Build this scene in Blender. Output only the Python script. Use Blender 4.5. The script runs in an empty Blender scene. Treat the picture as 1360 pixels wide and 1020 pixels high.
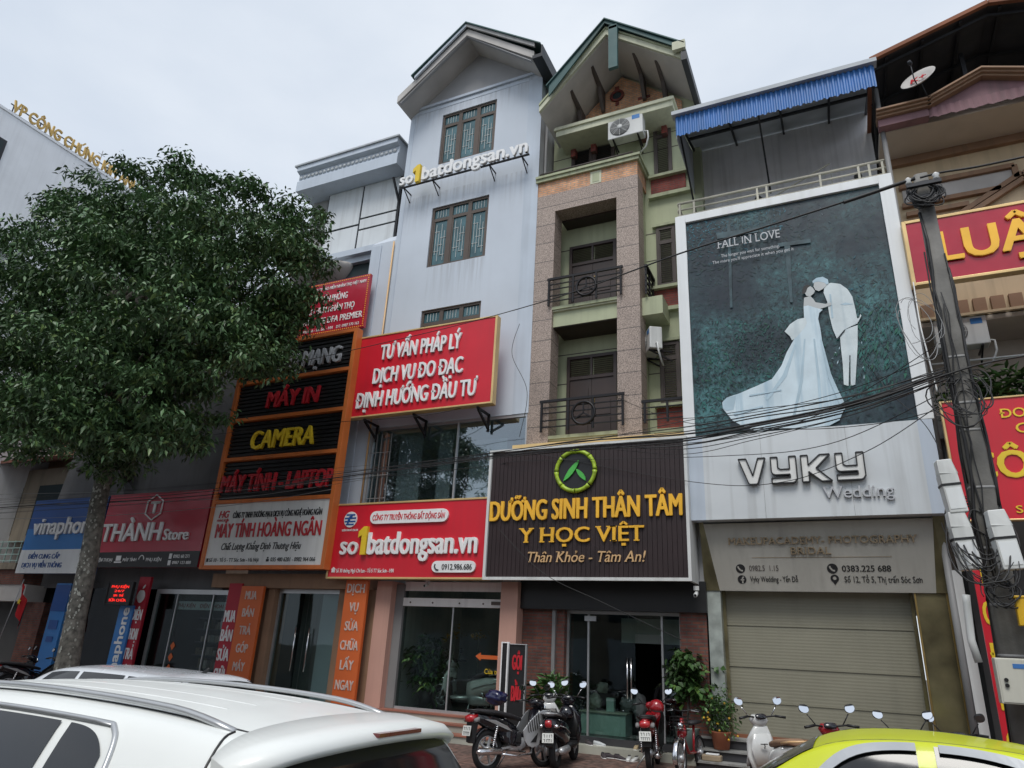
import bpy, bmesh, math, random
import numpy as np
from mathutils import Vector, Matrix
random.seed(7); RNG = np.random.default_rng(11)
S = bpy.context.scene; COL = S.collection
R = math.radians

# ------------------------------------------------------------------ camera
CAM_H = 1.75
PIT, ROL, YAW, FOC = R(20.99), R(3.03), R(-26.03), 925.0
_cp, _sp = math.cos(PIT), math.sin(PIT)
FW = Vector((math.sin(YAW)*_cp, math.cos(YAW)*_cp, _sp))
_r0 = Vector((math.cos(YAW), -math.sin(YAW), 0)); _u0 = _r0.cross(FW)
RT = math.cos(ROL)*_r0 + math.sin(ROL)*_u0
UP = -math.sin(ROL)*_r0 + math.cos(ROL)*_u0
cam = bpy.data.cameras.new('camera'); camo = bpy.data.objects.new('camera', cam); COL.objects.link(camo)
cam.sensor_width = 36; cam.lens = 36*FOC/1360; cam.clip_start = .05; cam.clip_end = 900
camo.matrix_world = Matrix(((RT.x, UP.x, -FW.x, 0), (RT.y, UP.y, -FW.y, 0), (RT.z, UP.z, -FW.z, CAM_H), (0, 0, 0, 1)))
S.camera = camo

# ------------------------------------------------------------------ sky, sun, exposure
SUN_EL, SUN_AZ = R(58), R(172)          # azimuth from +Y (into the street front) clockwise: behind the viewer
w = bpy.data.worlds.new('World'); S.world = w; w.use_nodes = True
nt = w.node_tree; nt.nodes.clear()
def N(t, **k):
    n = nt.nodes.new(t)
    for a, b in k.items(): setattr(n, a, b)
    return n
out = N('ShaderNodeOutputWorld'); bg = N('ShaderNodeBackground'); bg.inputs[1].default_value = .1
sky = N('ShaderNodeTexSky', sky_type='NISHITA', sun_disc=False, sun_elevation=SUN_EL, sun_rotation=SUN_AZ)
tc = N('ShaderNodeTexCoord'); mp = N('ShaderNodeMapping'); mp.inputs['Scale'].default_value = (1, 1, 2.2)
nz = N('ShaderNodeTexNoise'); nz.inputs['Scale'].default_value = 1.3; nz.inputs['Detail'].default_value = 9; nz.inputs['Roughness'].default_value = .5
rp = N('ShaderNodeValToRGB'); rp.color_ramp.elements[0].position = .32; rp.color_ramp.elements[1].position = .68
rp.color_ramp.elements[0].color = (4.5, 5.2, 6.2, 1); rp.color_ramp.elements[1].color = (7.3, 7.7, 8.2, 1)
mx = N('ShaderNodeMixRGB'); mx.inputs[0].default_value = .9
L = nt.links.new
L(tc.outputs['Generated'], mp.inputs[0]); L(mp.outputs[0], nz.inputs['Vector']); L(nz.outputs['Fac'], rp.inputs[0])
L(sky.outputs[0], mx.inputs[1]); L(rp.outputs[0], mx.inputs[2]); L(mx.outputs[0], bg.inputs[0]); L(bg.outputs[0], out.inputs[0])
sun = bpy.data.lights.new('sun', 'SUN'); sun.energy = 1.7; sun.angle = R(25); sun.color = (1, .97, .92)
suno = bpy.data.objects.new('sun', sun); COL.objects.link(suno)
sd = Vector((math.sin(SUN_AZ)*math.cos(SUN_EL), math.cos(SUN_AZ)*math.cos(SUN_EL), math.sin(SUN_EL)))
suno.rotation_euler = sd.to_track_quat('Z', 'Y').to_euler(); suno.location = (0, 0, 40)
S.view_settings.view_transform = 'Standard'; S.view_settings.look = 'None'; S.view_settings.exposure = .38; S.view_settings.gamma = 1

# ------------------------------------------------------------------ helpers
def ray(px, py): return RT*((px-680)/FOC) - UP*((py-510)/FOC) + FW
def at(px, py, Y):                       # the point of the facade plane Y that a photo pixel shows
    d = ray(px, py); return Vector((0, 0, CAM_H)) + d*(Y/d.y)
def atz(px, py, z):
    d = ray(px, py); return Vector((0, 0, CAM_H)) + d*((z-CAM_H)/d.z)
def tag(o, label=None, cat=None, group=None, kind=None):
    if label: o['label'] = label
    if cat: o['category'] = cat
    if group: o['group'] = group
    if kind: o['kind'] = kind
    return o
def thing(name, label, cat, loc=(0, 0, 0), rz=0, group=None):
    o = bpy.data.objects.new(name, None); COL.objects.link(o); o.empty_display_size = .2
    o.location = loc; o.rotation_euler.z = rz
    return tag(o, label, cat, group)
def wloc(o):
    v = Vector((0, 0, 0))
    while o is not None: v += Vector(o.location); o = o.parent
    return v
def copy_tree(o, parent=None):
    c = o.copy(); COL.objects.link(c); c.parent = parent
    for ch in list(o.children): copy_tree(ch, c)
    return c
def link(name, me, parent=None):
    o = bpy.data.objects.new(name, me); COL.objects.link(o)
    if parent is not None: o.parent = parent
    return o
class MB:
    """collects shapes in one bmesh; build() links them as one mesh object"""
    def __init__(s): s.bm = bmesh.new(); s.mi = 0
    def face(s, pts):
        f = s.bm.faces.new([s.bm.verts.new(p) for p in pts]); f.material_index = s.mi; return f
    def box(s, x0, x1, y0, y1, z0, z1):
        v = [s.bm.verts.new((x, y, z)) for x in (x0, x1) for y in (y0, y1) for z in (z0, z1)]
        for q in ((0, 1, 3, 2), (4, 6, 7, 5), (0, 4, 5, 1), (2, 3, 7, 6), (0, 2, 6, 4), (1, 5, 7, 3)):
            f = s.bm.faces.new([v[i] for i in q]); f.material_index = s.mi
        return s
    def prism(s, pts, vec):                # closed polygon pts (3-D) swept by vec
        vec = Vector(vec); a = [s.bm.verts.new(p) for p in pts]; b = [s.bm.verts.new(Vector(p)+vec) for p in pts]
        n = len(a); fs = [s.bm.faces.new(a), s.bm.faces.new(b[::-1])]
        for i in range(n): fs.append(s.bm.faces.new((a[i], b[i], b[(i+1) % n], a[(i+1) % n])))
        for f in fs: f.material_index = s.mi
        return s
    def xz(s, pts, y0, y1): return s.prism([(x, y0, z) for x, z in pts], (0, y1-y0, 0))
    def yz(s, pts, x0, x1): return s.prism([(x0, y, z) for y, z in pts], (x1-x0, 0, 0))
    def xy(s, pts, z0, z1): return s.prism([(x, y, z0) for x, y in pts], (0, 0, z1-z0))
    def bar(s, a, b, w, h=None, up=(0, 0, 1)):   # square bar between two points
        a, b = Vector(a), Vector(b); h = h or w; d = (b-a).normalized(); up = Vector(up)
        if abs(d.dot(up)) > .98: up = Vector((0, 1, 0))
        r = d.cross(up).normalized()*(w/2); u = r.cross(d).normalized()*(h/2)
        return s.prism([a-r-u, a+r-u, a+r+u, a-r+u], b-a)
    def tube(s, pts, r, n=8, closed=False, cap=True):
        pts = [Vector(p) for p in pts]; m = len(pts); rings = []; ref = Vector((0, 0, 1))
        for i, p in enumerate(pts):
            if closed: t = pts[(i+1) % m]-pts[i-1]
            else: t = pts[min(i+1, m-1)]-pts[max(i-1, 0)]
            t = t.normalized() if t.length > 1e-9 else Vector((1, 0, 0))
            if abs(t.dot(ref)) > .97: ref = Vector((1, 0, 0)) if abs(t.x) < .9 else Vector((0, 1, 0))
            a = t.cross(ref).normalized(); b = t.cross(a); ref = -b
            rr = r[i] if hasattr(r, '__len__') else r
            rings.append([s.bm.verts.new(p + a*math.cos(2*math.pi*k/n)*rr + b*math.sin(2*math.pi*k/n)*rr) for k in range(n)])
        for i in range(m if closed else m-1):
            A, B = rings[i], rings[(i+1) % m]
            for k in range(n):
                f = s.bm.faces.new((A[k], A[(k+1) % n], B[(k+1) % n], B[k])); f.material_index = s.mi; f.smooth = True
        if cap and not closed:
            for q in (rings[0][::-1], rings[-1]): f = s.bm.faces.new(q); f.material_index = s.mi
        return s
    def loft(s, secs, n=16, p=2.4, cap=True):  # secs: (centre, half vector u, half vector v), superellipse rings
        rings = []
        for c, u, v in secs:
            c, u, v = Vector(c), Vector(u), Vector(v); ring = []
            for k in range(n):
                a = 2*math.pi*k/n; ca, sa = math.cos(a), math.sin(a)
                ring.append(s.bm.verts.new(c + u*math.copysign(abs(ca)**(2/p), ca) + v*math.copysign(abs(sa)**(2/p), sa)))
            rings.append(ring)
        for A, B in zip(rings, rings[1:]):
            for k in range(n):
                f = s.bm.faces.new((A[k], A[(k+1) % n], B[(k+1) % n], B[k])); f.material_index = s.mi; f.smooth = True
        if cap:
            for q in (rings[0][::-1], rings[-1]): f = s.bm.faces.new(q); f.material_index = s.mi; f.smooth = True
        return s
    def lathe(s, prof, c, n=20, axis='z', cap=True):     # prof: (radius, height)
        c = Vector(c); rings = []
        for r, h in prof:
            ring = []
            for k in range(n):
                a = 2*math.pi*k/n; x, y = r*math.cos(a), r*math.sin(a)
                ring.append(s.bm.verts.new(c + Vector({'z': (x, y, h), 'y': (x, h, y), 'x': (h, x, y)}[axis])))
            rings.append(ring)
        for A, B in zip(rings, rings[1:]):
            for k in range(n):
                f = s.bm.faces.new((A[k], A[(k+1) % n], B[(k+1) % n], B[k])); f.material_index = s.mi; f.smooth = True
        for q in (rings[0][::-1], rings[-1]):
            if cap and prof[0][0] > 1e-6: f = s.bm.faces.new(q); f.material_index = s.mi
        return s
    def holed(s, x0, x1, z0, z1, y, t, holes):   # wall face at y with openings (hx0,hx1,hz0,hz1) and reveals t deep
        xs = sorted({x0, x1, *[h[0] for h in holes], *[h[1] for h in holes]}); zs = sorted({z0, z1, *[h[2] for h in holes], *[h[3] for h in holes]})
        xs = [x for x in xs if x0 <= x <= x1]; zs = [z for z in zs if z0 <= z <= z1]
        for a, b in zip(xs, xs[1:]):
            for c, d in zip(zs, zs[1:]):
                mxx, mz = (a+b)/2, (c+d)/2
                if any(h[0] < mxx < h[1] and h[2] < mz < h[3] for h in holes): continue
                s.face([(a, y, c), (b, y, c), (b, y, d), (a, y, d)])
        for a, b, c, d in holes:
            s.face([(a, y, c), (a, y+t, c), (a, y+t, d), (a, y, d)]); s.face([(b, y, c), (b, y, d), (b, y+t, d), (b, y+t, c)])
            s.face([(a, y, c), (b, y, c), (b, y+t, c), (a, y+t, c)]); s.face([(a, y, d), (a, y+t, d), (b, y+t, d), (b, y, d)])
        return s
    def xform(s, M): s.bm.transform(M); return s
    def build(s, name, mats, parent=None, local=False, smooth=False, bevel=0, origin=None):
        if not isinstance(mats, (list, tuple)): mats = [mats]
        bmesh.ops.remove_doubles(s.bm, verts=s.bm.verts, dist=1e-5)
        bmesh.ops.recalc_face_normals(s.bm, faces=s.bm.faces)
        off = Vector((0, 0, 0))
        if parent is not None and not local: off = wloc(parent)
        elif origin is not None: off = Vector(origin)
        if off.length: bmesh.ops.translate(s.bm, verts=s.bm.verts, vec=-off)
        me = bpy.data.meshes.new(name); s.bm.to_mesh(me); s.bm.free()
        for m in mats: me.materials.append(m)
        if smooth:
            for p in me.polygons: p.use_smooth = True
        o = link(name, me, parent)
        if origin is not None and parent is None: o.location = origin
        if bevel:
            b = o.modifiers.new('bevel', 'BEVEL'); b.width = bevel; b.segments = 2; b.limit_method = 'ANGLE'; b.angle_limit = R(40)
        return o
def boxes(name, m, parent, *bs, **k):      # one part per box
    return [MB().box(*q).build(name, M[m], parent, **k) for q in bs]
def pbox(name, m, parent, x0, x1, y0, y1, z0, z1, bevel=0): return MB().box(x0, x1, y0, y1, z0, z1).build(name, m, parent, bevel=bevel)

# ------------------------------------------------------------------ materials
MATS = {}
def mat(name, col, rough=.6, metal=0., var=.12, scale=1.5, streak=0., bump=0., bscale=40., coat=0., island=0., dirt=0., spec=.5, dirtcol=(.06, .055, .045), drips=()):
    """principled paint with procedural tone variation, vertical rain streaks, dirt patches and bump"""
    m = bpy.data.materials.new(name); m.use_nodes = True; t = m.node_tree; ns, lk = t.nodes, t.links
    b = ns['Principled BSDF']; b.inputs['Roughness'].default_value = rough; b.inputs['Metallic'].default_value = metal
    b.inputs['Specular IOR Level'].default_value = spec
    if coat: b.inputs['Coat Weight'].default_value = coat; b.inputs['Coat Roughness'].default_value = .05
    g = ns.new('ShaderNodeNewGeometry')
    c = ns.new('ShaderNodeRGB'); c.outputs[0].default_value = (*col, 1); last = c.outputs[0]
    def noise(sc, det=4, vec=None):
        n = ns.new('ShaderNodeTexNoise'); n.inputs['Scale'].default_value = sc; n.inputs['Detail'].default_value = det
        lk.new(vec or g.outputs['Position'], n.inputs['Vector']); return n.outputs['Fac']
    def mixv(fac, colr, a):                # mix last towards colour colr by fac ramped
        x = ns.new('ShaderNodeMixRGB'); lk.new(fac, x.inputs[0]); lk.new(a, x.inputs[1])
        x.inputs[2].default_value = (*colr, 1); return x.outputs[0]
    def ramp(f, a, b_, hi=1.):
        r = ns.new('ShaderNodeMapRange'); r.inputs[1].default_value = a; r.inputs[2].default_value = b_; r.inputs[4].default_value = hi
        lk.new(f, r.inputs[0]); return r.outputs[0]
    if var:
        h = ns.new('ShaderNodeHueSaturation'); lk.new(last, h.inputs['Color'])
        r = ns.new('ShaderNodeMapRange'); r.inputs[1].default_value = .3; r.inputs[2].default_value = .7
        r.inputs[3].default_value = 1-var; r.inputs[4].default_value = 1+var
        lk.new(noise(scale, 5), r.inputs[0]); lk.new(r.outputs[0], h.inputs['Value']); last = h.outputs[0]
    if island:
        h = ns.new('ShaderNodeHueSaturation'); lk.new(last, h.inputs['Color'])
        r = ns.new('ShaderNodeMapRange'); r.inputs[3].default_value = 1-island; r.inputs[4].default_value = 1+island
        lk.new(g.outputs['Random Per Island'], r.inputs[0]); lk.new(r.outputs[0], h.inputs['Value']); last = h.outputs[0]
        q = ns.new('ShaderNodeMath'); q.operation = 'MULTIPLY'; q.inputs[1].default_value = 37.7; lk.new(g.outputs['Random Per Island'], q.inputs[0]); q2 = ns.new('ShaderNodeMath'); q2.operation = 'FRACT'; lk.new(q.outputs[0], q2.inputs[0])
        last = mixv(ramp(q2.outputs[0], .8, 1, .6), (col[0]*2.2, col[1]*1.7, col[2]*.9), last)
    if streak:
        mpn = ns.new('ShaderNodeMapping'); mpn.inputs['Scale'].default_value = (5, 5, .22); lk.new(g.outputs['Position'], mpn.inputs[0])
        f1 = ramp(noise(1.2, 6, mpn.outputs[0]), .5, .78, streak); last = mixv(f1, dirtcol, last)
    if dirt:
        f1 = ramp(noise(.9, 8), .5, .8, dirt); last = mixv(f1, dirtcol, last)
    if drips:                              # rain runs below sills: (x0, x1, z top, z bottom)
        mpn = ns.new('ShaderNodeMapping'); mpn.inputs['Scale'].default_value = (9, 9, .35); lk.new(g.outputs['Position'], mpn.inputs[0])
        fz = ramp(noise(1.6, 7, mpn.outputs[0]), .42, .68); sp = ns.new('ShaderNodeSeparateXYZ'); lk.new(g.outputs['Position'], sp.inputs[0])
        for x0, x1, zt, zb in drips:
            f1 = fz
            for o_, a_, c_ in ((0, x0-.05, x0+.05), (0, x1+.05, x1-.05), (2, zb, zt), (2, zt+.02, zt)):
                q = ns.new('ShaderNodeMath'); q.operation = 'MULTIPLY'; lk.new(f1, q.inputs[0]); lk.new(ramp(sp.outputs[o_], a_, c_), q.inputs[1]); f1 = q.outputs[0]
            q = ns.new('ShaderNodeMath'); q.operation = 'MULTIPLY'; lk.new(f1, q.inputs[0]); q.inputs[1].default_value = .32; last = mixv(q.outputs[0], dirtcol, last)
    lk.new(last, b.inputs['Base Color'])
    if bump:
        bp = ns.new('ShaderNodeBump'); bp.inputs['Strength'].default_value = bump; bp.inputs['Distance'].default_value = .01
        lk.new(noise(bscale, 6), bp.inputs['Height']); lk.new(bp.outputs[0], b.inputs['Normal'])
    r2 = ns.new('ShaderNodeMapRange'); r2.inputs[3].default_value = max(rough-.08, .02); r2.inputs[4].default_value = min(rough+.1, 1)
    lk.new(noise(6, 4), r2.inputs[0]); lk.new(r2.outputs[0], b.inputs['Roughness'])
    MATS[name] = m; return m
def brickmat(name, c1, c2, mortar, w=.22, h=.065, ms=.012, rough=.8, spx=0., bump=.3, off=.5, freq=2, dirt=.3):
    m = mat(name, c1, rough, var=0); t = m.node_tree; ns, lk = t.nodes, t.links; b = ns['Principled BSDF']
    g = ns.new('ShaderNodeNewGeometry'); sp = ns.new('ShaderNodeSeparateXYZ'); lk.new(g.outputs['Position'], sp.inputs[0])
    ad = ns.new('ShaderNodeMath'); lk.new(sp.outputs[0], ad.inputs[0]); lk.new(sp.outputs[1], ad.inputs[1])
    cb = ns.new('ShaderNodeCombineXYZ'); lk.new(ad.outputs[0], cb.inputs[0]); lk.new(sp.outputs[2], cb.inputs[1])
    if name.startswith('paving'): lk.new(sp.outputs[0], cb.inputs[0]); lk.new(sp.outputs[1], cb.inputs[1])
    br = ns.new('ShaderNodeTexBrick'); br.offset = off; br.offset_frequency = freq
    for k, v in (('Scale', 1), ('Brick Width', w), ('Row Height', h), ('Mortar Size', ms), ('Mortar Smooth', .3)): br.inputs[k].default_value = v
    br.inputs['Color1'].default_value = (*c1, 1); br.inputs['Color2'].default_value = (*c2, 1); br.inputs['Mortar'].default_value = (*mortar, 1)
    lk.new(cb.outputs[0], br.inputs['Vector']); last = br.outputs['Color']
    n = ns.new('ShaderNodeTexNoise'); n.inputs['Scale'].default_value = spx or 5; n.inputs['Detail'].default_value = 5; lk.new(g.outputs['Position'], n.inputs['Vector'])
    r = ns.new('ShaderNodeMapRange'); r.inputs[1].default_value = .35; r.inputs[2].default_value = .65
    r.inputs[3].default_value = .45 if spx else .75; r.inputs[4].default_value = 1.5 if spx else 1.2; lk.new(n.outputs['Fac'], r.inputs[0])
    h2 = ns.new('ShaderNodeHueSaturation'); lk.new(last, h2.inputs['Color']); lk.new(r.outputs[0], h2.inputs['Value'])
    n2 = ns.new('ShaderNodeTexNoise'); n2.inputs['Scale'].default_value = .8; n2.inputs['Detail'].default_value = 6; lk.new(g.outputs['Position'], n2.inputs['Vector'])
    r3 = ns.new('ShaderNodeMapRange'); r3.inputs[1].default_value = .5; r3.inputs[2].default_value = .8; r3.inputs[4].default_value = dirt; lk.new(n2.outputs['Fac'], r3.inputs[0])
    x = ns.new('ShaderNodeMixRGB'); lk.new(r3.outputs[0], x.inputs[0]); lk.new(h2.outputs[0], x.inputs[1]); x.inputs[2].default_value = (.05, .045, .04, 1)
    lk.new(x.outputs[0], b.inputs['Base Color'])
    bp = ns.new('ShaderNodeBump'); bp.inputs['Strength'].default_value = bump; bp.inputs['Distance'].default_value = .01; bp.invert = True
    lk.new(br.outputs['Fac'], bp.inputs['Height']); lk.new(bp.outputs[0], b.inputs['Normal']); return m
def glass(name, tint, refl, rough=.02, thru=.85):
    m = bpy.data.materials.new(name); m.use_nodes = True; t = m.node_tree; ns, lk = t.nodes, t.links; ns.remove(ns['Principled BSDF'])
    o = ns['Material Output']; tr = ns.new('ShaderNodeBsdfTransparent'); tr.inputs[0].default_value = (*[c*thru for c in tint], 1)
    gl = ns.new('ShaderNodeBsdfGlossy'); gl.inputs['Roughness'].default_value = rough; gl.inputs[0].default_value = (.9, .95, 1, 1)
    lw = ns.new('ShaderNodeLayerWeight'); lw.inputs[0].default_value = .25
    r = ns.new('ShaderNodeMapRange'); r.inputs[3].default_value = refl; r.inputs[4].default_value = min(refl+.6, 1); lk.new(lw.outputs['Facing'], r.inputs[0])
    pw = ns.new('ShaderNodeMath'); pw.operation = 'POWER'; pw.inputs[1].default_value = 2.5; lk.new(lw.outputs['Facing'], pw.inputs[0]); lk.new(pw.outputs[0], r.inputs[0])
    x = ns.new('ShaderNodeMixShader'); lk.new(r.outputs[0], x.inputs[0]); lk.new(tr.outputs[0], x.inputs[1]); lk.new(gl.outputs[0], x.inputs[2]); lk.new(x.outputs[0], o.inputs[0])
    g = ns.new('ShaderNodeNewGeometry'); n = ns.new('ShaderNodeTexNoise'); n.inputs['Scale'].default_value = .8; lk.new(g.outputs['Position'], n.inputs['Vector'])
    bp = ns.new('ShaderNodeBump'); bp.inputs['Strength'].default_value = .04; bp.inputs['Distance'].default_value = .1; lk.new(n.outputs['Fac'], bp.inputs['Height']); lk.new(bp.outputs[0], gl.inputs['Normal'])
    MATS[name] = m; return m
def glow(name, col, e):
    m = mat(name, col, .5, var=.05); b = m.node_tree.nodes['Principled BSDF']
    b.inputs['Emission Color'].default_value = (*col, 1); b.inputs['Emission Strength'].default_value = e; return m

mat('asphalt', (.05, .05, .052), .85, bump=.5, bscale=60, scale=.6, var=.25, dirt=.3)
brickmat('paving_red', (.165, .095, .075), (.135, .085, .07), (.085, .075, .068), .3, .3, .008, .85, spx=9, bump=.2, off=0, dirt=.6)
mat('kerb_stone', (.30, .29, .27), .8, bump=.3, streak=.2)
mat('earth', (.08, .07, .055), .95, bump=.3, scale=.3)
mat('blue_grey_wall', (.53, .58, .65), .75, var=.07, scale=.5, streak=.03, bump=.05, dirtcol=(.16, .15, .14), drips=((-9.95, -8.05, 15.32, 13.9), (-9.95, -8.05, 11.75, 10.45), (-11.0, -6.6, 17.66, 16.6), (-10.9, -6.7, 14.3, 13.0)))
mat('pale_strip', (.50, .56, .64), .7, var=.05, streak=.12)
mat('side_grey', (.34, .34, .34), .85, var=.1, streak=.35, bump=.15)
mat('gable_grey', (.33, .33, .34), .85, var=.08)
mat('teal_metal', (.04, .10, .10), .6, metal=0, var=.2, dirt=.4)
mat('dark_metal', (.035, .037, .042), .5, metal=.5, var=.2)
mat('dark_roof', (.028, .03, .036), .6, var=.3, streak=.4)
mat('bronze_frame', (.10, .078, .065), .45, metal=.3, var=.15)
mat('cream_grille', (.42, .46, .46), .5)
mat('window_teal', (.06, .13, .15), .12, var=.35, scale=2.2)
mat('curtain_dark', (.03, .045, .05), .9)
mat('green_wall', (.42, .45, .30), .75, var=.08, streak=.25, bump=.08, dirtcol=(.12, .12, .09))
mat('green_trim', (.37, .40, .26), .7, var=.15, streak=.4)
mat('cream_trim', (.52, .53, .40), .7, var=.1, streak=.2)
mat('soffit_grey', (.50, .48, .46), .85, var=.12, dirt=.2)
brickmat('brick_orange', (.70, .35, .18), (.62, .30, .155), (.36, .30, .24), bump=.4, dirt=.25)
brickmat('brick_red', (.24, .045, .03), (.19, .035, .03), (.13, .06, .05), bump=.4)
brickmat('brick_house', (.20, .07, .045), (.15, .05, .04), (.10, .08, .07))
brickmat('granite', (.345, .275, .235), (.315, .25, .215), (.12, .10, .09), 60, .56, .012, .55, spx=48, bump=.15, dirt=.3)
mat('dark_wood', (.042, .026, .023), .5, var=.3, streak=.2)
mat('weathered_wood', (.085, .07, .065), .75, var=.3, streak=.4)
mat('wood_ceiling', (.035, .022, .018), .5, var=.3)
mat('black_iron', (.012, .011, .013), .45, metal=.4, var=.2)
mat('cream_iron', (.48, .46, .38), .6, var=.2, dirt=.5)
mat('ivory_plaster', (.46, .40, .28), .8, var=.1, streak=.3)
mat('white_plastic', (.62, .63, .62), .45, var=.06, streak=.25)
mat('white_paint', (.78, .79, .79), .5, var=.05, streak=.15, dirtcol=(.3, .28, .25))
mat('sign_white', (.74, .76, .77), .4, var=.04, streak=.2, dirtcol=(.30, .28, .24))
mat('ivory_panel', (.74, .74, .72), .5, var=.05, streak=.2)
mat('fascia_grey', (.62, .65, .67), .35, var=.05, streak=.45, dirtcol=(.30, .30, .29))
mat('warm_panel', (.40, .385, .345), .5, var=.06, streak=.2)
mat('sign_red', (.60, .014, .03), .36, var=.09, scale=.8, streak=.14, dirt=.1, dirtcol=(.16, .05, .05))
mat('sign_crimson', (.42, .012, .035), .22, var=.08, coat=.4)
mat('letter_white', (.80, .80, .80), .4, var=.06, scale=5)
mat('letter_grey', (.46, .47, .49), .4, var=.1, scale=4)
mat('letter_dimgold', (.55, .36, .10), .5, var=.15)
mat('letter_gold', (.88, .48, .04), .35, var=.1, metal=.1)
mat('letter_tan', (.62, .40, .20), .4, var=.1)
mat('brass', (.36, .25, .09), .4, metal=.7, var=.2)
mat('letter_yellow', (.80, .56, .03), .4, var=.06)
mat('letter_red', (.50, .02, .03), .4, var=.1)
mat('letter_dull', (.30, .23, .15), .6, var=.2)
mat('letter_black', (.015, .015, .017), .5)
mat('orange_paint', (.60, .16, .035), .5, var=.1, streak=.25)
mat('banner_orange', (.62, .125, .025), .5, var=.06)
mat('banner_text', (.62, .50, .45), .5)
mat('slat_black', (.012, .012, .013), .4, var=.3)
mat('plum_panel', (.022, .011, .012), .5, var=.2)
mat('gilt_edge', (.68, .48, .22), .35, metal=.3, var=.15)
mat('blue_sheet', (.045, .17, .46), .45, var=.12, streak=.25, dirtcol=(.10, .14, .2))
mat('grey_sheet', (.40, .43, .46), .6, var=.2)
mat('grey_house', (.78, .78, .80), .85, var=.1, streak=.3)
mat('tan_wall', (.60, .48, .32), .8, var=.1, streak=.3, bump=.06)
mat('tan_trim', (.28, .17, .105), .7, var=.15, streak=.3)
mat('purple_trim', (.23, .125, .14), .7, var=.15, streak=.4)
mat('tan_soffit', (.50, .44, .38), .85, var=.1)
mat('rust', (.22, .085, .045), .8, var=.3)
mat('shutter_grey', (.24, .23, .175), .45, var=.05, streak=.15)
mat('marble', (.30, .33, .31), .22, var=.35, scale=4, dirt=.2)
mat('gold_glass', (.20, .175, .10), .14, var=.4, scale=2, metal=.5)
mat('pink_paint', (.52, .30, .24), .7, var=.06, streak=.2)
mat('concrete', (.25, .25, .24), .9, var=.2, streak=.5, bump=.4, bscale=25)
mat('pole_concrete', (.155, .15, .14), .9, var=.3, scale=3, streak=.6, bump=.5, bscale=25)
mat('step_dark', (.05, .05, .055), .35, var=.3)
mat('step_light', (.42, .42, .36), .5, var=.15, dirt=.3)
mat('step_red', (.32, .13, .09), .5, var=.2)
mat('black_wire', (.012, .012, .013), .55)
mat('grey_wire', (.22, .22, .22), .5)
mat('white_house', (.78, .80, .84), .8, var=.04, streak=.12)
mat('bark', (.155, .145, .125), .95, var=.6, scale=9, bump=1., bscale=14, dirt=.5)
mat('lichen', (.42, .42, .37), .95, var=.3)
mat('leaf', (.075, .14, .058), .42, var=.35, scale=.9, island=.5, spec=.45)
mat('leaf_pot', (.05, .11, .03), .45, var=.3, island=.35)
mat('leaf_yellow', (.50, .30, .02), .5, island=.4)
mat('car_white', (.76, .78, .76), .42, var=.02, coat=.22, dirt=.06, dirtcol=(.4, .38, .34))
mat('car_white_cold', (.66, .69, .73), .25, var=.02, coat=.8)
mat('taxi_lime', (.56, .62, .012), .38, var=.02, coat=.35)
mat('car_glass', (.012, .013, .015), .06, var=.1, coat=.25)
mat('chrome', (.72, .72, .74), .18, metal=1., var=.05)
mat('silver', (.48, .49, .50), .35, metal=.6, var=.08)
mat('tyre', (.014, .014, .015), .85, bump=.2)
mat('black_plastic', (.014, .014, .015), .42, var=.2)
mat('black_gloss', (.008, .008, .012), .15, coat=.6)
mat('navy_gloss', (.012, .014, .055), .2, coat=.6)
mat('red_gloss', (.30, .010, .016), .2, coat=.7)
mat('white_gloss', (.62, .63, .62), .22, coat=.7)
mat('seat_vinyl', (.018, .017, .02), .6, bump=.15, bscale=200)
mat('brake_dark', (.14, .02, .02), .25, coat=.4)
mat('tail_red', (.42, .015, .02), .15, coat=1.)
mat('mirror_face', (.85, .87, .9), .03, metal=1., var=0)
mat('plate_white', (.66, .67, .64), .5, var=.05)
mat('skin', (.42, .24, .17), .55)
mat('hair_black', (.012, .01, .01), .5)
mat('shirt', (.06, .05, .055), .9)
mat('shoe_tan', (.42, .33, .20), .7)
mat('cardboard', (.32, .25, .17), .9)
mat('interior_grey', (.20, .20, .20), .9, var=.1)
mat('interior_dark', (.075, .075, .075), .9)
mat('mint_panel', (.40, .52, .48), .5, var=.05)
mat('vina_blue', (.02, .085, .30), .35, var=.06)
mat('vina_light', (.035, .19, .50), .35, var=.06)
mat('ceramic_mint', (.36, .50, .46), .3)
mat('terracotta', (.30, .10, .05), .8)
mat('led_face', (.01, .008, .008), .4)
glow('led_red', (1, .03, .02), .9)
mat('flag_red', (.45, .01, .015), .8)
mat('tile_roof', (.18, .075, .055), .8, var=.3, scale=6)
mat('cream_box', (.55, .54, .47), .5, var=.05, streak=.2)
mat('yellow_box', (.70, .42, .02), .4)
mat('photo_dark', (.011, .018, .024), .3, var=.6, scale=1.1)
mat('photo_teal', (.018, .11, .15), .35, var=.7, scale=1.6)
mat('photo_leaf', (.010, .075, .066), .35, var=.5, island=.6)
mat('photo_leaf_dark', (.009, .030, .034), .35, var=.4, island=.5)
mat('photo_dress', (.60, .71, .77), .35, var=.1, scale=2.5, streak=.75, dirtcol=(.22, .38, .50))
mat('photo_suit', (.60, .67, .69), .35, var=.12, scale=3, streak=.5, dirtcol=(.28, .38, .44))
mat('photo_skin', (.50, .52, .52), .35, var=.1)
mat('photo_post', (.04, .08, .095), .35, var=.6, scale=3)
mat('photo_fold', (.42, .55, .63), .35, var=.2)
mat('photo_blue', (.05, .25, .48), .35, var=.5, scale=3)
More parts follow.
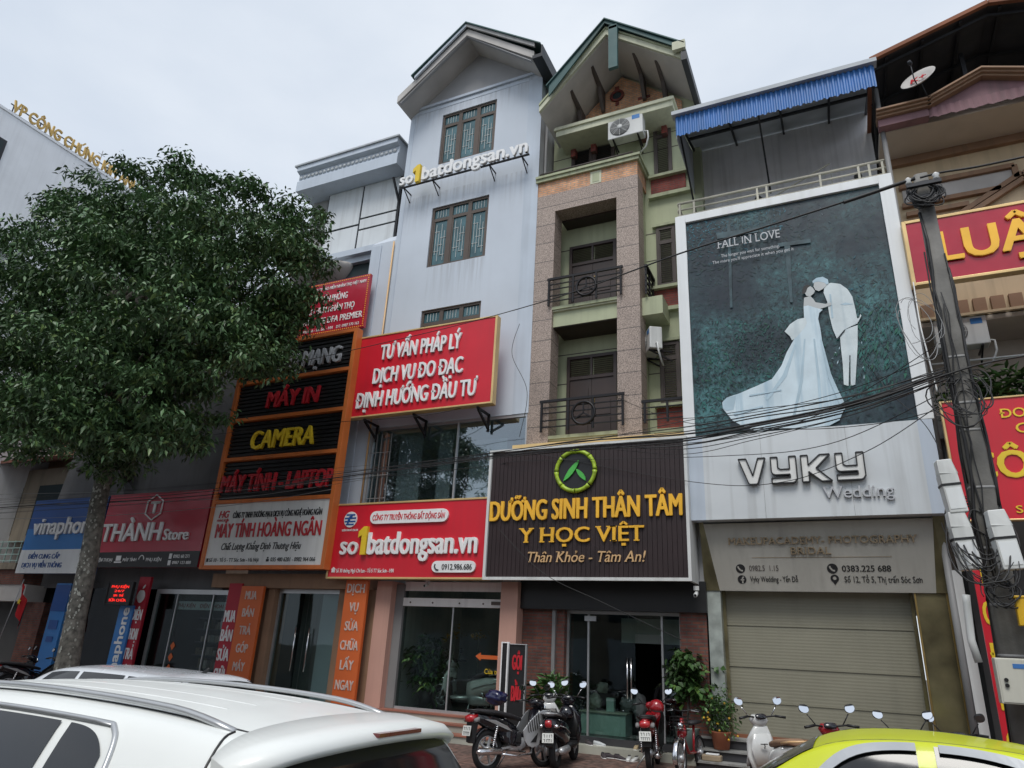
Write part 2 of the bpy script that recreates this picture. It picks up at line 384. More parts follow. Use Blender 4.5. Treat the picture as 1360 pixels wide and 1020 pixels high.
def garden(name):                           # printed night garden: leafy speckle from several sizes of noise
    m = mat(name, (.02, .03, .04), .3, var=0); t = m.node_tree; ns, lk = t.nodes, t.links; b = ns['Principled BSDF']; g = ns.new('ShaderNodeNewGeometry')
    o = []
    for sc, de, ro in ((.75, 3, .5), (9, 12, .85)):
        n = ns.new('ShaderNodeTexNoise'); n.inputs['Scale'].default_value = sc; n.inputs['Detail'].default_value = de; n.inputs['Roughness'].default_value = ro; lk.new(g.outputs['Position'], n.inputs['Vector']); o.append(n.outputs['Fac'])
    a = ns.new('ShaderNodeMath'); a.operation = 'MULTIPLY'; lk.new(o[0], a.inputs[0]); lk.new(o[1], a.inputs[1])
    r = ns.new('ShaderNodeValToRGB'); e = r.color_ramp.elements; e[0].position = .17; e[0].color = (.011, .02, .03, 1); e[1].position = .39; e[1].color = (.07, .20, .21, 1)
    k = e.new(.25); k.color = (.02, .042, .052, 1); k = e.new(.31); k.color = (.032, .085, .094, 1); lk.new(a.outputs[0], r.inputs[0]); lk.new(r.outputs[0], b.inputs['Base Color'])
garden('photo_garden')
mat('shade_wall', (.15, .15, .155), .85, var=.15, streak=.3)  # wall grey darkened to carry the tree's shade
mat('old_plaster', (.26, .22, .17), .85, var=.15, streak=.4)
mat('banner_red', (.40, .012, .03), .55, var=.06)
glass('shop_glass', (.78, .86, .84), .03)
glass('dark_glass', (.35, .4, .42), .05)
glass('mirror_glass', (.72, .80, .82), .2)
glass('clear_glass', (.85, .95, .92), .05)
M = MATS

# ------------------------------------------------------------------ lettering
import unicodedata
_G = {}
def raw_glyphs(body, shear=0., depth=0., res=3, spacing=1.):
    c = bpy.data.curves.new('lettering', 'FONT'); c.body = body; c.shear = shear; c.resolution_u = res; c.extrude = depth; c.space_character = spacing
    o = bpy.data.objects.new('lettering', c); COL.objects.link(o)
    me = bpy.data.meshes.new_from_object(o.evaluated_get(bpy.context.evaluated_depsgraph_get()))
    bpy.data.objects.remove(o); bpy.data.curves.remove(c); return me
def gsize(ch):                              # advance, left, right, top of one letter
    if ch not in _G:
        f = lambda t: [v.co.copy() for v in raw_glyphs(t, 0, 0, 1).vertices]
        dot = max(v.x for v in f('.')); adv = max(v.x for v in f(ch+'.'))-dot; g = f(ch) if ch.strip() else []
        _G[ch] = (adv, min(v.x for v in g), max(v.x for v in g), max(v.y for v in g)) if g else (adv, 0, adv, 0)
    return _G[ch]
def split_marks(ch):
    if ch in 'Đđ': return ('D' if ch == 'Đ' else 'd'), 'b'
    d = unicodedata.normalize('NFD', ch); return d[0], d[1:]
def glyphs(body, shear=0., depth=0., res=3, spacing=1.):
    """letters of the plain font with Vietnamese marks drawn as strokes"""
    parts = [split_marks(ch) for ch in body]; base = ''.join(p[0] for p in parts)
    me = raw_glyphs(base, shear, depth, res, spacing)
    if not any(p[1] for p in parts): return me
    bm = bmesh.new(); bm.from_mesh(me); pos = 0.; W = .075
    def stroke(pts, w=W):
        for (x0, y0), (x1, y1) in zip(pts, pts[1:]):
            d = Vector((x1-x0, y1-y0)).normalized(); n = Vector((-d.y, d.x))*w/2; e = d*w*.22
            q = [Vector((x0, y0))-e+n, Vector((x0, y0))-e-n, Vector((x1, y1))+e-n, Vector((x1, y1))+e+n]
            a = [bm.verts.new((p.x+p.y*shear, p.y, -depth)) for p in q]; b = [bm.verts.new((p.x+p.y*shear, p.y, depth)) for p in q]
            bm.faces.new(a); bm.faces.new(b[::-1])
            for k in range(4): bm.faces.new((a[k], b[k], b[(k+1) % 4], a[(k+1) % 4]))
    for ch, marks in parts:
        adv, l, r, top = gsize(ch); cx = pos+(l+r)/2; y = max(top, .5)+.07; up = ch.isupper(); x1 = 0
        if ch == 'i': y = .62
        for m in sorted(marks, key=lambda q: '\u031b\u0302\u0306\u0300\u0301\u0303\u0309\u0323b'.find(q)):
            if m == 'b': stroke([(pos+l-.05, .36), (pos+l+.2, .36)] if up else [(pos+r-.24, .6), (pos+r+.06, .6)], .07)
            elif m == '\u031b': stroke([(pos+r-.05, top-.04), (pos+r+.06, top), (pos+r+.09, top+.1)], .07)
            elif m == '\u0302': stroke([(cx-.13, y), (cx, y+.11), (cx+.13, y)], .065); x1 = 1
            elif m == '\u0306': stroke([(cx-.12, y+.1), (cx-.07, y+.02), (cx+.07, y+.02), (cx+.12, y+.1)], .06); x1 = 2
            elif m == '\u0323': stroke([(cx-.045, -.15), (cx+.045, -.15)], .11)
            else:
                ox, oy = ((.15, .07) if x1 == 1 and m in '\u0301\u0300' else (0, .16) if x1 else (0, 0)); ox = -ox if m == '\u0300' else ox; a, b = cx+ox, y+oy
                if m == '\u0301': stroke([(a-.05, b), (a+.08, b+.13)])
                elif m == '\u0300': stroke([(a+.05, b), (a-.08, b+.13)])
                elif m == '\u0303': stroke([(a-.14, b+.02), (a-.07, b+.08), (a+.06, b+.02), (a+.14, b+.08)], .06)
                else: stroke([(a-.05, b+.13), (a+.05, b+.13), (a+.06, b+.08), (a, b+.04), (a, b)], .055)
        pos += adv*spacing
    bm.to_mesh(me); bm.free(); return me
CAP = .69
SERIF = {'A': '03', 'B': '', 'C': '', 'D': '', 'E': '', 'F': '0', 'G': '', 'H': '0123', 'I': '0145', 'K': '0123', 'L': '2', 'M': '0123', 'N': '023', 'O': '', 'P': '0', 'R': '03', 'T': '45', 'U': '12', 'V': '12', 'Y': '125', 'W': '12'}
def text(parent, body, x0, x1, z, h, y, m, depth=.03, bold=.012, shear=0., serif=0., name='lettering', frame=None, res=3, spacing=1.):
    """one line of raised letters on the plane y (facing the street): baseline z, capital height h, from x0 to x1.
    frame=(origin, right, up) puts it on any other plane, x0/x1/z measured in that frame"""
    ex = max(depth/2, .0008)
    me = glyphs(body, shear, 1., res, spacing); n = len(me.vertices); a = np.empty(n*3); me.vertices.foreach_get('co', a); a = a.reshape(-1, 3)
    mnx, mxx = a[:, 0].min(), a[:, 0].max()
    sx = (x1-x0)/(mxx-mnx); sz = h/CAP
    P = np.stack([x0+(a[:, 0]-mnx)*sx, z+a[:, 1]*sz, a[:, 2]*ex], 1)
    if bold > 0:                            # heavier strokes: a few copies shifted sideways, each a hair deeper
        bw = bold*h*1.25; sh = [(0, 0), (-bw, .3*bw), (bw, .3*bw), (-.6*bw, -.5*bw), (.6*bw, -.5*bw)] if h > .12 else [(0, 0), (-bw, 0), (bw, 0)]
        bmm = bmesh.new(); bmm.from_mesh(me); bmm2 = bmm.copy()
        for _ in sh[1:]: q_ = bpy.data.meshes.new('q'); bmm2.to_mesh(q_); bmm.from_mesh(q_); bpy.data.meshes.remove(q_)
        bmm.to_mesh(me); bmm.free(); bmm2.free()
        P = np.concatenate([P*np.array([1, 1, 1])+np.array([dx, dz, -.0007*i]) for i, (dx, dz) in enumerate(sh)])
    if frame is None: frame = ((0, y, 0), (1, 0, 0), (0, 0, 1))
    o, r, u = [np.array(v, float) for v in frame]; nrm = np.cross(r, u)
    W = o + P[:, :1]*r + P[:, 1:2]*u + (P[:, 2:3]+ex+.004)*nrm
    off = np.array(wloc(parent)) if parent is not None else 0
    me.vertices.foreach_set('co', (W-off).ravel()); me.materials.clear(); me.materials.append(m); me.update()
    ob = link(name, me, parent)
    if serif:
        mb = bmesh.new(); mb.from_mesh(me)
        pos = 0.
        for ch in body:
            base = split_marks(ch)[0]; g_ = gsize(base); adv, bb = g_[0], g_[1:3]; up_ = base.upper()
            spots = SERIF.get(up_, '') if base.isupper() else {'i': '45', 'n': '03', 'h': '03', 'l': '45', 'm': '03', 'd': '', 'r': '0'}.get(base, '')
            for s_ in spots:
                k = int(s_); fx = {0: .12, 1: .12, 2: .88, 3: .88, 4: .5, 5: .5}[k]; top = k in (1, 2, 4)
                if base == 'L' and k == 2: fx, top = .12, True
                gx = (pos+bb[0]+(bb[1]-bb[0])*fx-mnx)*sx+x0; hw = h*serif*(1 if base.isupper() else .7)
                zz = z+h*(.94 if top else 0.) * (1 if base.isupper() or base in 'lhd' else .72); pts = []
                for dx, dz in ((-hw, 0), (hw, 0), (hw, h*.07), (-hw, h*.07)):
                    pts.append(o+(gx+dx)*r+(zz+dz)*u+(ex*2+.0055)*nrm-off)
                f = mb.faces.new([mb.verts.new(p) for p in pts])
            pos += adv*spacing
        mb.to_mesh(me); mb.free()
    return ob
def disc(m, c, r, name, parent, y0=None, n=28, ry=None):
    x, z, y = c; return MB().xz([(x+r*math.cos(2*math.pi*k/n), z+(ry or r)*math.sin(2*math.pi*k/n)) for k in range(n)], y, y-(.02 if y0 is None else y0)).build(name, m, parent)
# ------------------------------------------------------------------ ground
def struct(o): return tag(o, kind='structure')
struct(MB().box(-260, 200, -200, 260, -.6, -.124).build('ground', M['earth']))
struct(MB().box(-160, 120, -6, 9.2, -.3, -.12).build('road', M['asphalt']))
struct(MB().box(-160, 120, 9.36, 16, -.4, 0).build('pavement', M['paving_red']))
struct(MB().box(-160, 120, 9.2, 9.36, -.4, .01).build('kerb', M['kerb_stone'], bevel=.02))

# ------------------------------------------------------------------ building parts
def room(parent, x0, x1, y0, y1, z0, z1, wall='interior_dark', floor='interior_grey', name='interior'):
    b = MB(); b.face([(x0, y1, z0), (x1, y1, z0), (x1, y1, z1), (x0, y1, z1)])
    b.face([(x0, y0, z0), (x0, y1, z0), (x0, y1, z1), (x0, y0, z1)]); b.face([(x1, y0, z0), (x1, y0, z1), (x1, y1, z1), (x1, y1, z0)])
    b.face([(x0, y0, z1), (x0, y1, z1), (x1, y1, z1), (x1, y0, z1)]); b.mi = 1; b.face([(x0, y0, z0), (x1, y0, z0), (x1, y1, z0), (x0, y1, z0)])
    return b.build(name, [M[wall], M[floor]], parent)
def casement(parent, x0, x1, z0, z1, y, cols=3, tr=.42, fm='bronze_frame', grille=True, pane='window_teal'):
    b = MB(); t = .07; d0, d1 = y, y+.07
    b.box(x0, x0+t, d0, d1, z0, z1).box(x1-t, x1, d0, d1, z0, z1).box(x0+t, x1-t, d0, d1, z0, z0+t).box(x0+t, x1-t, d0, d1, z1-t, z1)
    cw = (x1-x0)/cols
    for k in range(1, cols): b.box(x0+cw*k-.06, x0+cw*k+.06, d0+.004, d1, z0+t, z1-t)
    zt = z1-tr
    for k in range(cols):
        a, c = x0+cw*k+(t if k == 0 else .06), x0+cw*(k+1)-(t if k == cols-1 else .06)
        b.box(a, c, d0+.008, d1, zt-.05, zt+.05)
        for p, q in ((z0+t, zt-.05),): b.box(a, a+.045, d0+.014, d1, p, q).box(c-.045, c, d0+.014, d1, p, q)
    f = b.build('window', M[fm], parent)
    pbox('pane', M[pane], f, x0+.02, x1-.02, d1-.03, d1-.02, z0+.02, z1-.02)
    if grille:
        g = MB(); r = .008
        for k in range(cols):
            a, c = x0+cw*k+.13, x0+cw*(k+1)-.13; wd = c-a
            for p, q in ((z0+.12, zt-.1), (zt+.09, z1-.1)):
                h = q-p
                for i, fx in enumerate((.12, .38, .62, .88)):
                    lo, hi = (p+h*(.06 if i % 2 else .22), q-h*(.22 if i % 2 else .04))
                    if h < .5: lo, hi = p, q
                    xx = a+wd*fx; g.box(xx-r, xx+r, d1-.045, d1-.033, lo, hi)
                if h > .5:
                    for fz, f0, f1 in ((.3, 0, .5), (.45, .3, .75), (.62, .5, 1), (.2, .55, 1), (.78, 0, .45)):
                        g.box(a+wd*f0, a+wd*f1, d1-.046, d1-.034, p+h*fz-r, p+h*fz+r)
        g.build('grille', M['cream_grille'], f)
    return f
def louvre(parent, x0, x1, z0, z1, y, split=.72, m='weathered_wood'):
    """tall narrow louvred shutter: frame, two panels of real slats"""
    b = MB(); t = .07; zs = z0+(z1-z0)*split
    b.box(x0, x0+t, y-.04, y+.05, z0, z1).box(x1-t, x1, y-.04, y+.05, z0, z1).box(x0+t, x1-t, y-.04, y+.05, z0, z0+t).box(x0+t, x1-t, y-.04, y+.05, z1-t, z1)
    b.box(x0+t, x1-t, y-.03, y+.05, zs-.05, zs+.05)
    f = b.build('window', M[m], parent); s = MB()
    for p, q in ((z0+t, zs-.05), (zs+.05, z1-t)):
        n = max(int((q-p)/.055), 2)
        for i in range(n):
            zc = p+(q-p)*(i+.5)/n
            s.prism([(x0+t+.03, y-.025, zc-.022), (x0+t+.03, y+.02, zc+.018), (x0+t+.03, y+.026, zc+.012), (x0+t+.03, y-.018, zc-.028)], (x1-x0-2*t-.06, 0, 0))
        s.box(x0+t, x0+t+.03, y-.022, y+.03, p, q).box(x1-t-.03, x1-t, y-.022, y+.03, p, q)
    s.build('slats', M[m], f); pbox('backing', M['curtain_dark'], f, x0+t, x1-t, y+.03, y+.045, z0+t, z1-t); return f
def arch_door(parent, x0, x1, z0, z1, y):
    b = MB(); t = .08; cx = (x0+x1)/2
    b.box(x0, x0+t, y-.05, y+.04, z0, z1).box(x1-t, x1, y-.05, y+.04, z0, z1).box(x0+t, x1-t, y-.05, y+.04, z1-t, z1)
    zt = z0+(z1-z0)*.74; b.box(x0+t, x1-t, y-.04, y+.04, zt-.04, zt+.04)
    b.box(cx-.025, cx+.025, y-.045, y+.04, zt+.04, z1-t)
    for a, c in ((x0+t, cx-.05), (cx+.05, x1-t)):
        n = 9
        for i in range(n):
            zc = zt+.04+(z1-t-zt-.04)*(i+.5)/n; b.prism([(a, y-.03, zc-.015), (a, y+.01, zc+.015), (a, y+.015, zc+.01), (a, y-.024, zc-.02)], (c-a, 0, 0))
    f = b.build('door', M['dark_wood'], parent)
    for s_, a, c in ((0, x0+t+.004, cx-.004), (1, cx+.004, x1-t-.004)):
        l = MB().box(a, c, y-.012, y+.03, z0+.01, zt-.045)
        wd = c-a; px0, px1 = a+wd*.14, c-wd*.14
        l.box(px0, px1, y-.03, y-.012, z0+.12, z0+.62)
        arc = []                        # raised panel with a quarter-round top towards the middle
        for k in range(9):
            t_ = k/8*math.pi/2; h = zt-z0-.2
            xx = (px0+(px1-px0)*math.sin(t_)) if s_ == 0 else (px1-(px1-px0)*math.sin(t_)); arc.append((xx, z0+h*.72+.28*h*(math.sin(t_))*.8))
        pts = [(px0, z0+.7), (px1, z0+.7)]; pts += sorted(arc, key=lambda q: -q[0])
        l.xz([p for i, p in enumerate(pts) if i == 0 or p != pts[i-1]], y-.03, y-.0125)
        lf = l.build('door_leaf', M['dark_wood'], f)
        hx = cx-.07 if s_ == 0 else cx+.07
        MB().box(hx-.02, hx+.02, y-.05, y-.012, z0+.98, z0+1.15).build('handle', M['brass'], lf) if s_ else None
    return f
def corrugated(parent, name, m, x0, x1, z0, z1, y, pitch=.1, amp=.02, t=.003):
    n = int((x1-x0)/pitch*4); prof = [(0), (amp), (amp), (0)]; b = MB()
    for i in range(n):
        a, c = x0+(x1-x0)*i/n, x0+(x1-x0)*(i+1)/n; ya, yc = y-prof[i % 4], y-prof[(i+1) % 4]
        b.face([(a, ya, z0), (c, yc, z0), (c, yc, z1), (a, ya, z1)])
    return b.build(name, M[m], parent)
def railing(parent, x0, x1, z0, z1, y, bars, posts, m='black_iron', emblem=None, w=.03):
    b = MB()
    for z in bars: b.box(x0, x1, y-w/2, y+w/2, z-w/2*.8, z+w/2*.8)
    b.box(x0-.02, x1+.02, y-w*.9, y+w*.9, z1-.03, z1+.03)
    for x in posts: b.box(x-w*.8, x+w*.8, y-w*.75, y+w*.75, z0, z1-.03)
    if emblem:
        ex, ez, er = emblem; b.tube([(ex+er*math.cos(a), y-.03, ez+er*math.sin(a)) for a in np.linspace(0, 2*math.pi, 25)[:-1]], .032, 8, closed=True)
        for k in range(3):
            a = math.pi/2+k*2*math.pi/3; b.bar((ex, y-.03, ez), (ex+er*math.cos(a), y-.03, ez+er*math.sin(a)), .028)
    return b.build('railing', M[m], parent)

# ------------------------------------------------------------------ blue-grey tower house
X0, X1, YT = -11.09, -6.56, 14.4
T = thing('tower_house', 'tall narrow blue grey house with plain gable and bronze framed windows', 'building', (-8.8, 14.4, 0))
wins = [(-9.91, -8.03, 15.32, 17.2), (-9.93, -8.06, 11.77, 13.77), (-9.93, -8.07, 8.45, 10.4)]
b = MB(); b.holed(X0, X1, 7.1, 17.72, YT, .12, wins)
b.mi = 1; b.face([(X1, YT, 3.1), (X1, 26, 3.1), (X1, 26, 17.72), (X1, YT, 17.72)]); b.face([(X0, YT, 0), (X0, 26, 0), (X0, 26, 17.72), (X0, YT, 17.72)])
b.mi = 0; b.face([(X0, YT, 4.2), (X1, YT, 4.2), (X1, YT, 5.0), (X0, YT, 5.0)])
b.build('wall', [M['blue_grey_wall'], M['side_grey']], T)
MB().box(-6.98, -6.555, YT-.012, YT, 7.1, 17.5).box(X0-.002, X0+.16, YT-.012, YT, 7.1, 17.6).box(X0+.16, -6.98, YT-.012, YT, 17.5, 17.6).build('corner_strip', M['pale_strip'], T)
MB().xz([(X0, 17.72), (X1, 17.72), (-8.8, 19.3)], YT+.02, YT+.14).build('gable_wall', M['gable_grey'], T)  # gable face coloured darker than the wall for the eave shade
for q in wins: casement(T, *q, YT+.045)
MB().box(X0-.03, X1+.03, YT-.06, YT+.02, 17.66, 17.75).build('sill_band', M['pale_strip'], T)
# roof: thick gable slab with projecting eaves, thin metal sheet on top
rx, rz, ex0, ex1, ez = -8.8, 19.5, -11.12, -6.5, 17.68
b = MB(); th = .26
b.xz([(ex0, ez), (rx, rz), (ex1, ez), (ex1, ez-th), (rx, rz-th), (ex0, ez-th)], 13.6, 26); rf = b.build('roof', M['soffit_grey'], T)
MB().xz([(ex0+.1, ez-th-.03), (rx, rz-th-.03), (ex1-.1, ez-th-.03), (ex1-.1, ez-th-.001), (rx, rz-th-.001), (ex0+.1, ez-th-.001)], 13.63, 13.73).build('drip_edge', M['gable_grey'], rf)
MB().xz([(-10.6, ez+.53), (rx, rz+.16), (-6.25, ez+.09), (-6.25, ez+.05), (rx, rz+.12), (-10.6, ez+.49)], 13.45, 26).build('metal_sheet', M['teal_metal'], rf)
MB().xz([(-10.5, ez+.50), (rx, rz+.12), (rx, rz+.01), (-10.5, ez+.40)], 13.5, 13.56).build('flashing', M['pale_strip'], rf)
MB().xz([(rx, rz+.12), (-6.45, ez+.22), (-6.45, ez+.06), (rx, rz+.01)], 13.5, 13.56).build('flashing', M['side_grey'], rf)
MB().box(-6.5, -6.2, 13.5, 20, 17.3, 17.42).xz([(-6.24, 17.42), (-6.2, 17.42), (-6.2, 17.72), (-6.24, 17.72)], 13.5, 20).build('gutter', M['dark_metal'], rf)
MB().tube([(-6.5, 14.7, 17.3), (-6.5, 14.7, 3.2)], .04).build('downpipe', M['grey_wire'], T)
# first floor glass and hall behind it, pale and shallow to brighten the pane
room(T, X0+.02, X1-.02, YT+.1, 16.6, 5.0, 7.1, 'ivory_panel', 'ivory_panel')
b = MB(); b.box(X0, X0+.06, YT+.02, YT+.1, 5, 7.1).box(X1-.06, X1, YT+.02, YT+.1, 5, 7.1).box(X0+.06, X1-.06, YT+.02, YT+.1, 5, 5.06).box(X0+.06, X1-.06, YT+.02, YT+.1, 7.03, 7.1).box(-8.5, -8.46, YT+.03, YT+.1, 5.06, 7.03)
f = b.build('window', M['silver'], T); pbox('pane', M['mirror_glass'], f, X0+.06, X1-.06, YT+.06, YT+.07, 5.06, 7.03)
boxes('fill_panel', 'ivory_panel', T, (-10.3, -9.6, 14.62, 14.65, 5.01, 6.9), (-9.1, -8.7, 14.62, 14.65, 5.01, 6.9), (-8.2, -7.2, 14.64, 14.67, 5.01, 6.6))  # pale panels added close behind the glass to brighten it
b = MB()
for xx in (-11.0, -10.85, -10.7, -10.55, -10.4): b.box(xx-.008, xx+.008, YT-.06, YT-.045, 4.9, 6.9)
for z in (5.2, 5.8, 6.4): b.box(-11.02, -10.38, YT-.062, YT-.043, z-.008, z+.008)
b.build('pipe_rack', M['grey_wire'], T)
# ground floor shop
boxes('pillar', 'pink_paint', T, (-10.14, -9.72, 14.1, 14.6, .3, 3.15), (-6.86, -6.46, 14.05, 14.6, .3, 3.15))
pbox('wall_strip', M['interior_grey'], T, -9.72, -9.5, 14.3, 14.5, .45, 3.1)
room(T, -9.7, -6.5, 14.6, 17.5, .45, 3.3, 'ivory_panel', 'interior_grey')
b = MB().box(-9.5, -6.86, 14.3, 14.46, 2.62, 2.8).box(-9.5, -6.86, 14.34, 14.44, 2.96, 3.16); d = b.build('shop_door', M['ivory_panel'], T)
pbox('door_glass', M['shop_glass'], d, -9.5, -6.86, 14.38, 14.39, .46, 2.96)
MB().box(-9.5, -6.86, 14.34, 14.43, .44, .5).box(-8.2, -8.17, 14.36, 14.41, .5, 2.62).build('door_rail', M['silver'], d)
for xx in (-9.3, -8.7, -8.0, -7.4): MB().lathe([(.02, 0), (.02, .02)], (xx, 14.285, 2.7), 8, 'y').build('screw_cap', M['bronze_frame'], d)
pbox('door_label', M['bronze_frame'], d, -7.2, -6.98, 14.28, 14.298, 2.68, 2.75)
for i, (z0, z1, yf) in enumerate(((0, .16, 13.5), (.16, .31, 13.8), (.31, .445, 14.1))):
    s_ = pbox('step', M['step_light'], T, -10.3, -6.5, yf, 14.6, z0, z1-.03); pbox('tread', M['step_red'], s_, -10.3, -6.5, yf-.03, 14.6, z1-.03, z1)
ar = MB()
ar.xz([(-7.55, 1.62), (-7.42, 1.70), (-7.42, 1.65), (-6.95, 1.65), (-6.95, 1.57), (-7.42, 1.57), (-7.42, 1.53)], 14.365, 14.37); ar.build('arrow_sticker', M['banner_orange'], d)
text(d, 'Cửa tự', -7.3, -6.95, 1.28, .1, 14.35, M['letter_yellow'], .002, 0, name='sticker_text')

# ------------------------------------------------------------------ boarded house on the left of the tower
B = thing('boarded_house', 'narrow grey house with boarded top windows under an ornate cornice', 'building', (-13.6, 14.6, 0))
b = MB(); b.box(-15.6, -11.75, 15.4, 25, 0, 16.3); b.build('wall', M['side_grey'], B)
b = MB(); b.yz([(14.6, 16.05), (14.6, 16.45), (14.66, 16.52), (14.66, 16.75), (14.5, 16.82), (14.5, 17.0), (15.6, 17.0), (15.6, 16.05)], -15.75, -11.62).build('cornice', M['pale_strip'], B)
d_ = MB()
for k in range(24):
    xx = -15.65+k*.168; d_.lathe([(.001, 0), (.075, .01), (.06, .05), (.03, .06)], (xx, 14.62, 16.62), 8, 'y')
d_.build('cornice_ornament', M['fascia_grey'], B)
pbox('parapet_cap', M['grey_sheet'], B, -15.85, -11.55, 14.45, 15.6, 17.0, 17.06)
b = MB()
for x0, x1, z0, z1 in ((-14.75, -13.32, 14.55, 16.05), (-13.28, -11.85, 14.75, 16.05), (-14.75, -13.32, 13.35, 14.5), (-13.28, -11.85, 13.3, 14.28), (-13.28, -11.85, 14.32, 14.71)):
    b.box(x0+.015, x1-.015, 15.2, 15.23, z0+.015, z1-.015)
b.build('window_board', M['fascia_grey'], B)
pbox('board_frame', M['dark_metal'], B, -14.8, -11.8, 15.235, 15.4, 13.25, 16.05)
MB().bar((-11.75, 14.7, 15.6), (-11.6, 15.3, 14.3), .06).build('brace', M['dark_metal'], B)
b = MB().box(-15.5, -12.0, 14.6, 15.4, 12.95, 13.15).box(-15.5, -12.1, 14.75, 15.4, 12.75, 12.95); b.mi = 1
b.loft([((-14.2, 15.0, 12.2), (.9, 0, 0), (0, .2, 0)), ((-14.2, 14.9, 12.6), (1.15, 0, 0), (0, .4, 0)), ((-14.2, 14.8, 12.75), (1.25, 0, 0), (0, .5, 0))], 20, 2); b.build('balcony_ledge', [M['pale_strip'], M['soffit_grey']], B)
b = MB().yz([(14.45, 0), (14.45, 13.0), (15.4, 13.9), (15.4, 0)], -11.98, -11.12).build('pilaster', M['blue_grey_wall'], B)
pbox('pilaster_strip', M['pale_strip'], B, -11.98, -11.62, 14.42, 14.448, 4.5, 12.9)
MB().tube([(-11.15, 14.38, 4.9), (-11.15, 14.38, 12.9)], .025).build('conduit', M['letter_tan'], B)
pbox('recess_shade', M['curtain_dark'], B, -15.4, -12.0, 14.9, 15.4, 9.6, 12.75)  # solid near-black block, painted shade for the space below the ledge
# ground floor shop
pbox('pillar', M['tan_trim'], B, -13.46, -13.24, 14.1, 14.6, 0, 3.3); pbox('shop_header', M['tan_trim'], B, -15.4, -10.35, 14.0, 14.5, 2.95, 3.3)
pbox('side_wall', M['tan_trim'], B, -14.22, -13.46, 14.2, 14.5, 0, 2.95); pbox('side_wall', M['tan_trim'], B, -11.3, -10.16, 14.2, 14.5, 0, 2.95)
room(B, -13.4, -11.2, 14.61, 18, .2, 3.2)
dd = MB().box(-13.23, -11.3, 14.25, 14.35, 2.85, 2.95).box(-13.23, -13.18, 14.25, 14.35, .2, 2.85).build('shop_door', M['silver'], B)
pbox('door_glass', M['shop_glass'], dd, -13.18, -12.3, 14.3, 14.31, .2, 2.85); pbox('door_glass', M['shop_glass'], dd, -12.28, -11.32, 14.305, 14.315, .2, 2.85)
for xx in (-12.5, -12.08):
    MB().tube([(xx, 14.22, 1.05), (xx, 14.22, 2.05)], .018).tube([(xx, 14.29, 1.2), (xx, 14.22, 1.2)], .012).tube([(xx, 14.29, 1.9), (xx, 14.22, 1.9)], .012).build('handle', M['chrome'], dd)
pbox('threshold', M['step_light'], B, -14.2, -10.16, 13.9, 14.6, 0, .19)

# ------------------------------------------------------------------ green house
G = thing('green_house', 'pale green house with granite balcony columns, brick bands and shuttered windows', 'building', (-4.5, 14.4, 0))
gx0, gx1, YW = -6.5, -2.35, 15.3
b = MB(); b.box(gx0, gx1, YW, 25, 3.2, 15.95); b.xz([(gx0, 15.95), (gx1, 15.95), (gx1, 16.1), (-4.42, 17.5), (gx0, 15.8+.15)], YW+.001, 25); b.build('wall', M['green_wall'], G)
gr = MB()
for z in (8.1, 8.9, 11.2, 12.0, 14.6, 15.1): gr.box(gx0, gx1, YW-.004, YW, z-.012, z+.012)
gr.build('wall_groove', M['weathered_wood'], G)
b = MB().box(-6.58, -6.03, 14.4, 14.9, 3.2, 12.7).box(-4.35, -3.79, 14.4, 14.9, 3.2, 12.7).box(-6.58, -3.79, 14.4, 14.9, 12.7, 13.27)
b.build('column', M['granite'], G)
pbox('column_side', M['green_trim'], G, -4.3, -3.84, 14.9, 15.3, 5.2, 13.25)
b = MB().box(-6.56, -3.8, 14.42, 14.6, 13.27, 13.7).box(-4.0, -3.8, 14.6, 15.3, 13.27, 13.7); b.build('brick_parapet', M['brick_orange'], G)
MB().box(-6.6, -3.74, 14.34, 14.66, 13.7, 13.8).box(-3.98, -3.74, 14.66, 15.3, 13.7, 13.8).box(-6.6, -3.7, 14.3, 14.66, 13.8, 13.87).box(-3.98, -3.7, 14.66, 15.3, 13.8, 13.87).build('parapet_cap', M['green_trim'], G)
b = MB().box(-5.06, -4.76, 14.405, 14.42, 13.29, 13.68); f = b.build('niche_frame', M['cream_trim'], G); pbox('niche_panel', M['green_trim'], f, -5.0, -4.82, 14.398, 14.405, 13.34, 13.62)
MB().tube([(-6.5, 14.38, 13.97), (-3.9, 14.38, 13.97)], .025).bar((-5.9, 14.4, 13.85), (-5.9, 14.4, 13.97), .02).build('parapet_rail', M['weathered_wood'], G)
# balcony floors with dark wooden ceilings
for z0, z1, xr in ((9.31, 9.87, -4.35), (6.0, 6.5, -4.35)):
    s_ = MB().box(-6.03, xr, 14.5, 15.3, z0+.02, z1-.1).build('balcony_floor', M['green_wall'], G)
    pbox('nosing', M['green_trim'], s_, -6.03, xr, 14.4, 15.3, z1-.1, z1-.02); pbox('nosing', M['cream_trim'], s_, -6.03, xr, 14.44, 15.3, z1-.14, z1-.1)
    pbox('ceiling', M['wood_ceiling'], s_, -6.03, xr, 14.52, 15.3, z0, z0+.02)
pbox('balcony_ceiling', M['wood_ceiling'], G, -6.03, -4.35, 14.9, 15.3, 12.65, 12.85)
pbox('balcony_floor', M['green_wall'], G, -3.84, -3.3, 14.6, 15.3, 9.33, 9.8)
railing(G, -6.13, -4.2, 9.85, 10.6, 14.33, (10.44, 10.3, 10.12, 9.96), (-6.1, -5.45, -4.85, -4.23), emblem=(-5.1, 10.22, .25))
railing(G, -6.2, -4.18, 6.55, 7.3, 14.3, (7.14, 7.0, 6.82, 6.66), (-6.17, -5.5, -4.9, -4.2), emblem=(-5.12, 6.92, .27))
railing(G, -3.75, -2.75, 6.55, 7.05, 14.3, (6.9, 6.75, 6.62), (-3.7, -3.2, -2.8))
sb = MB()
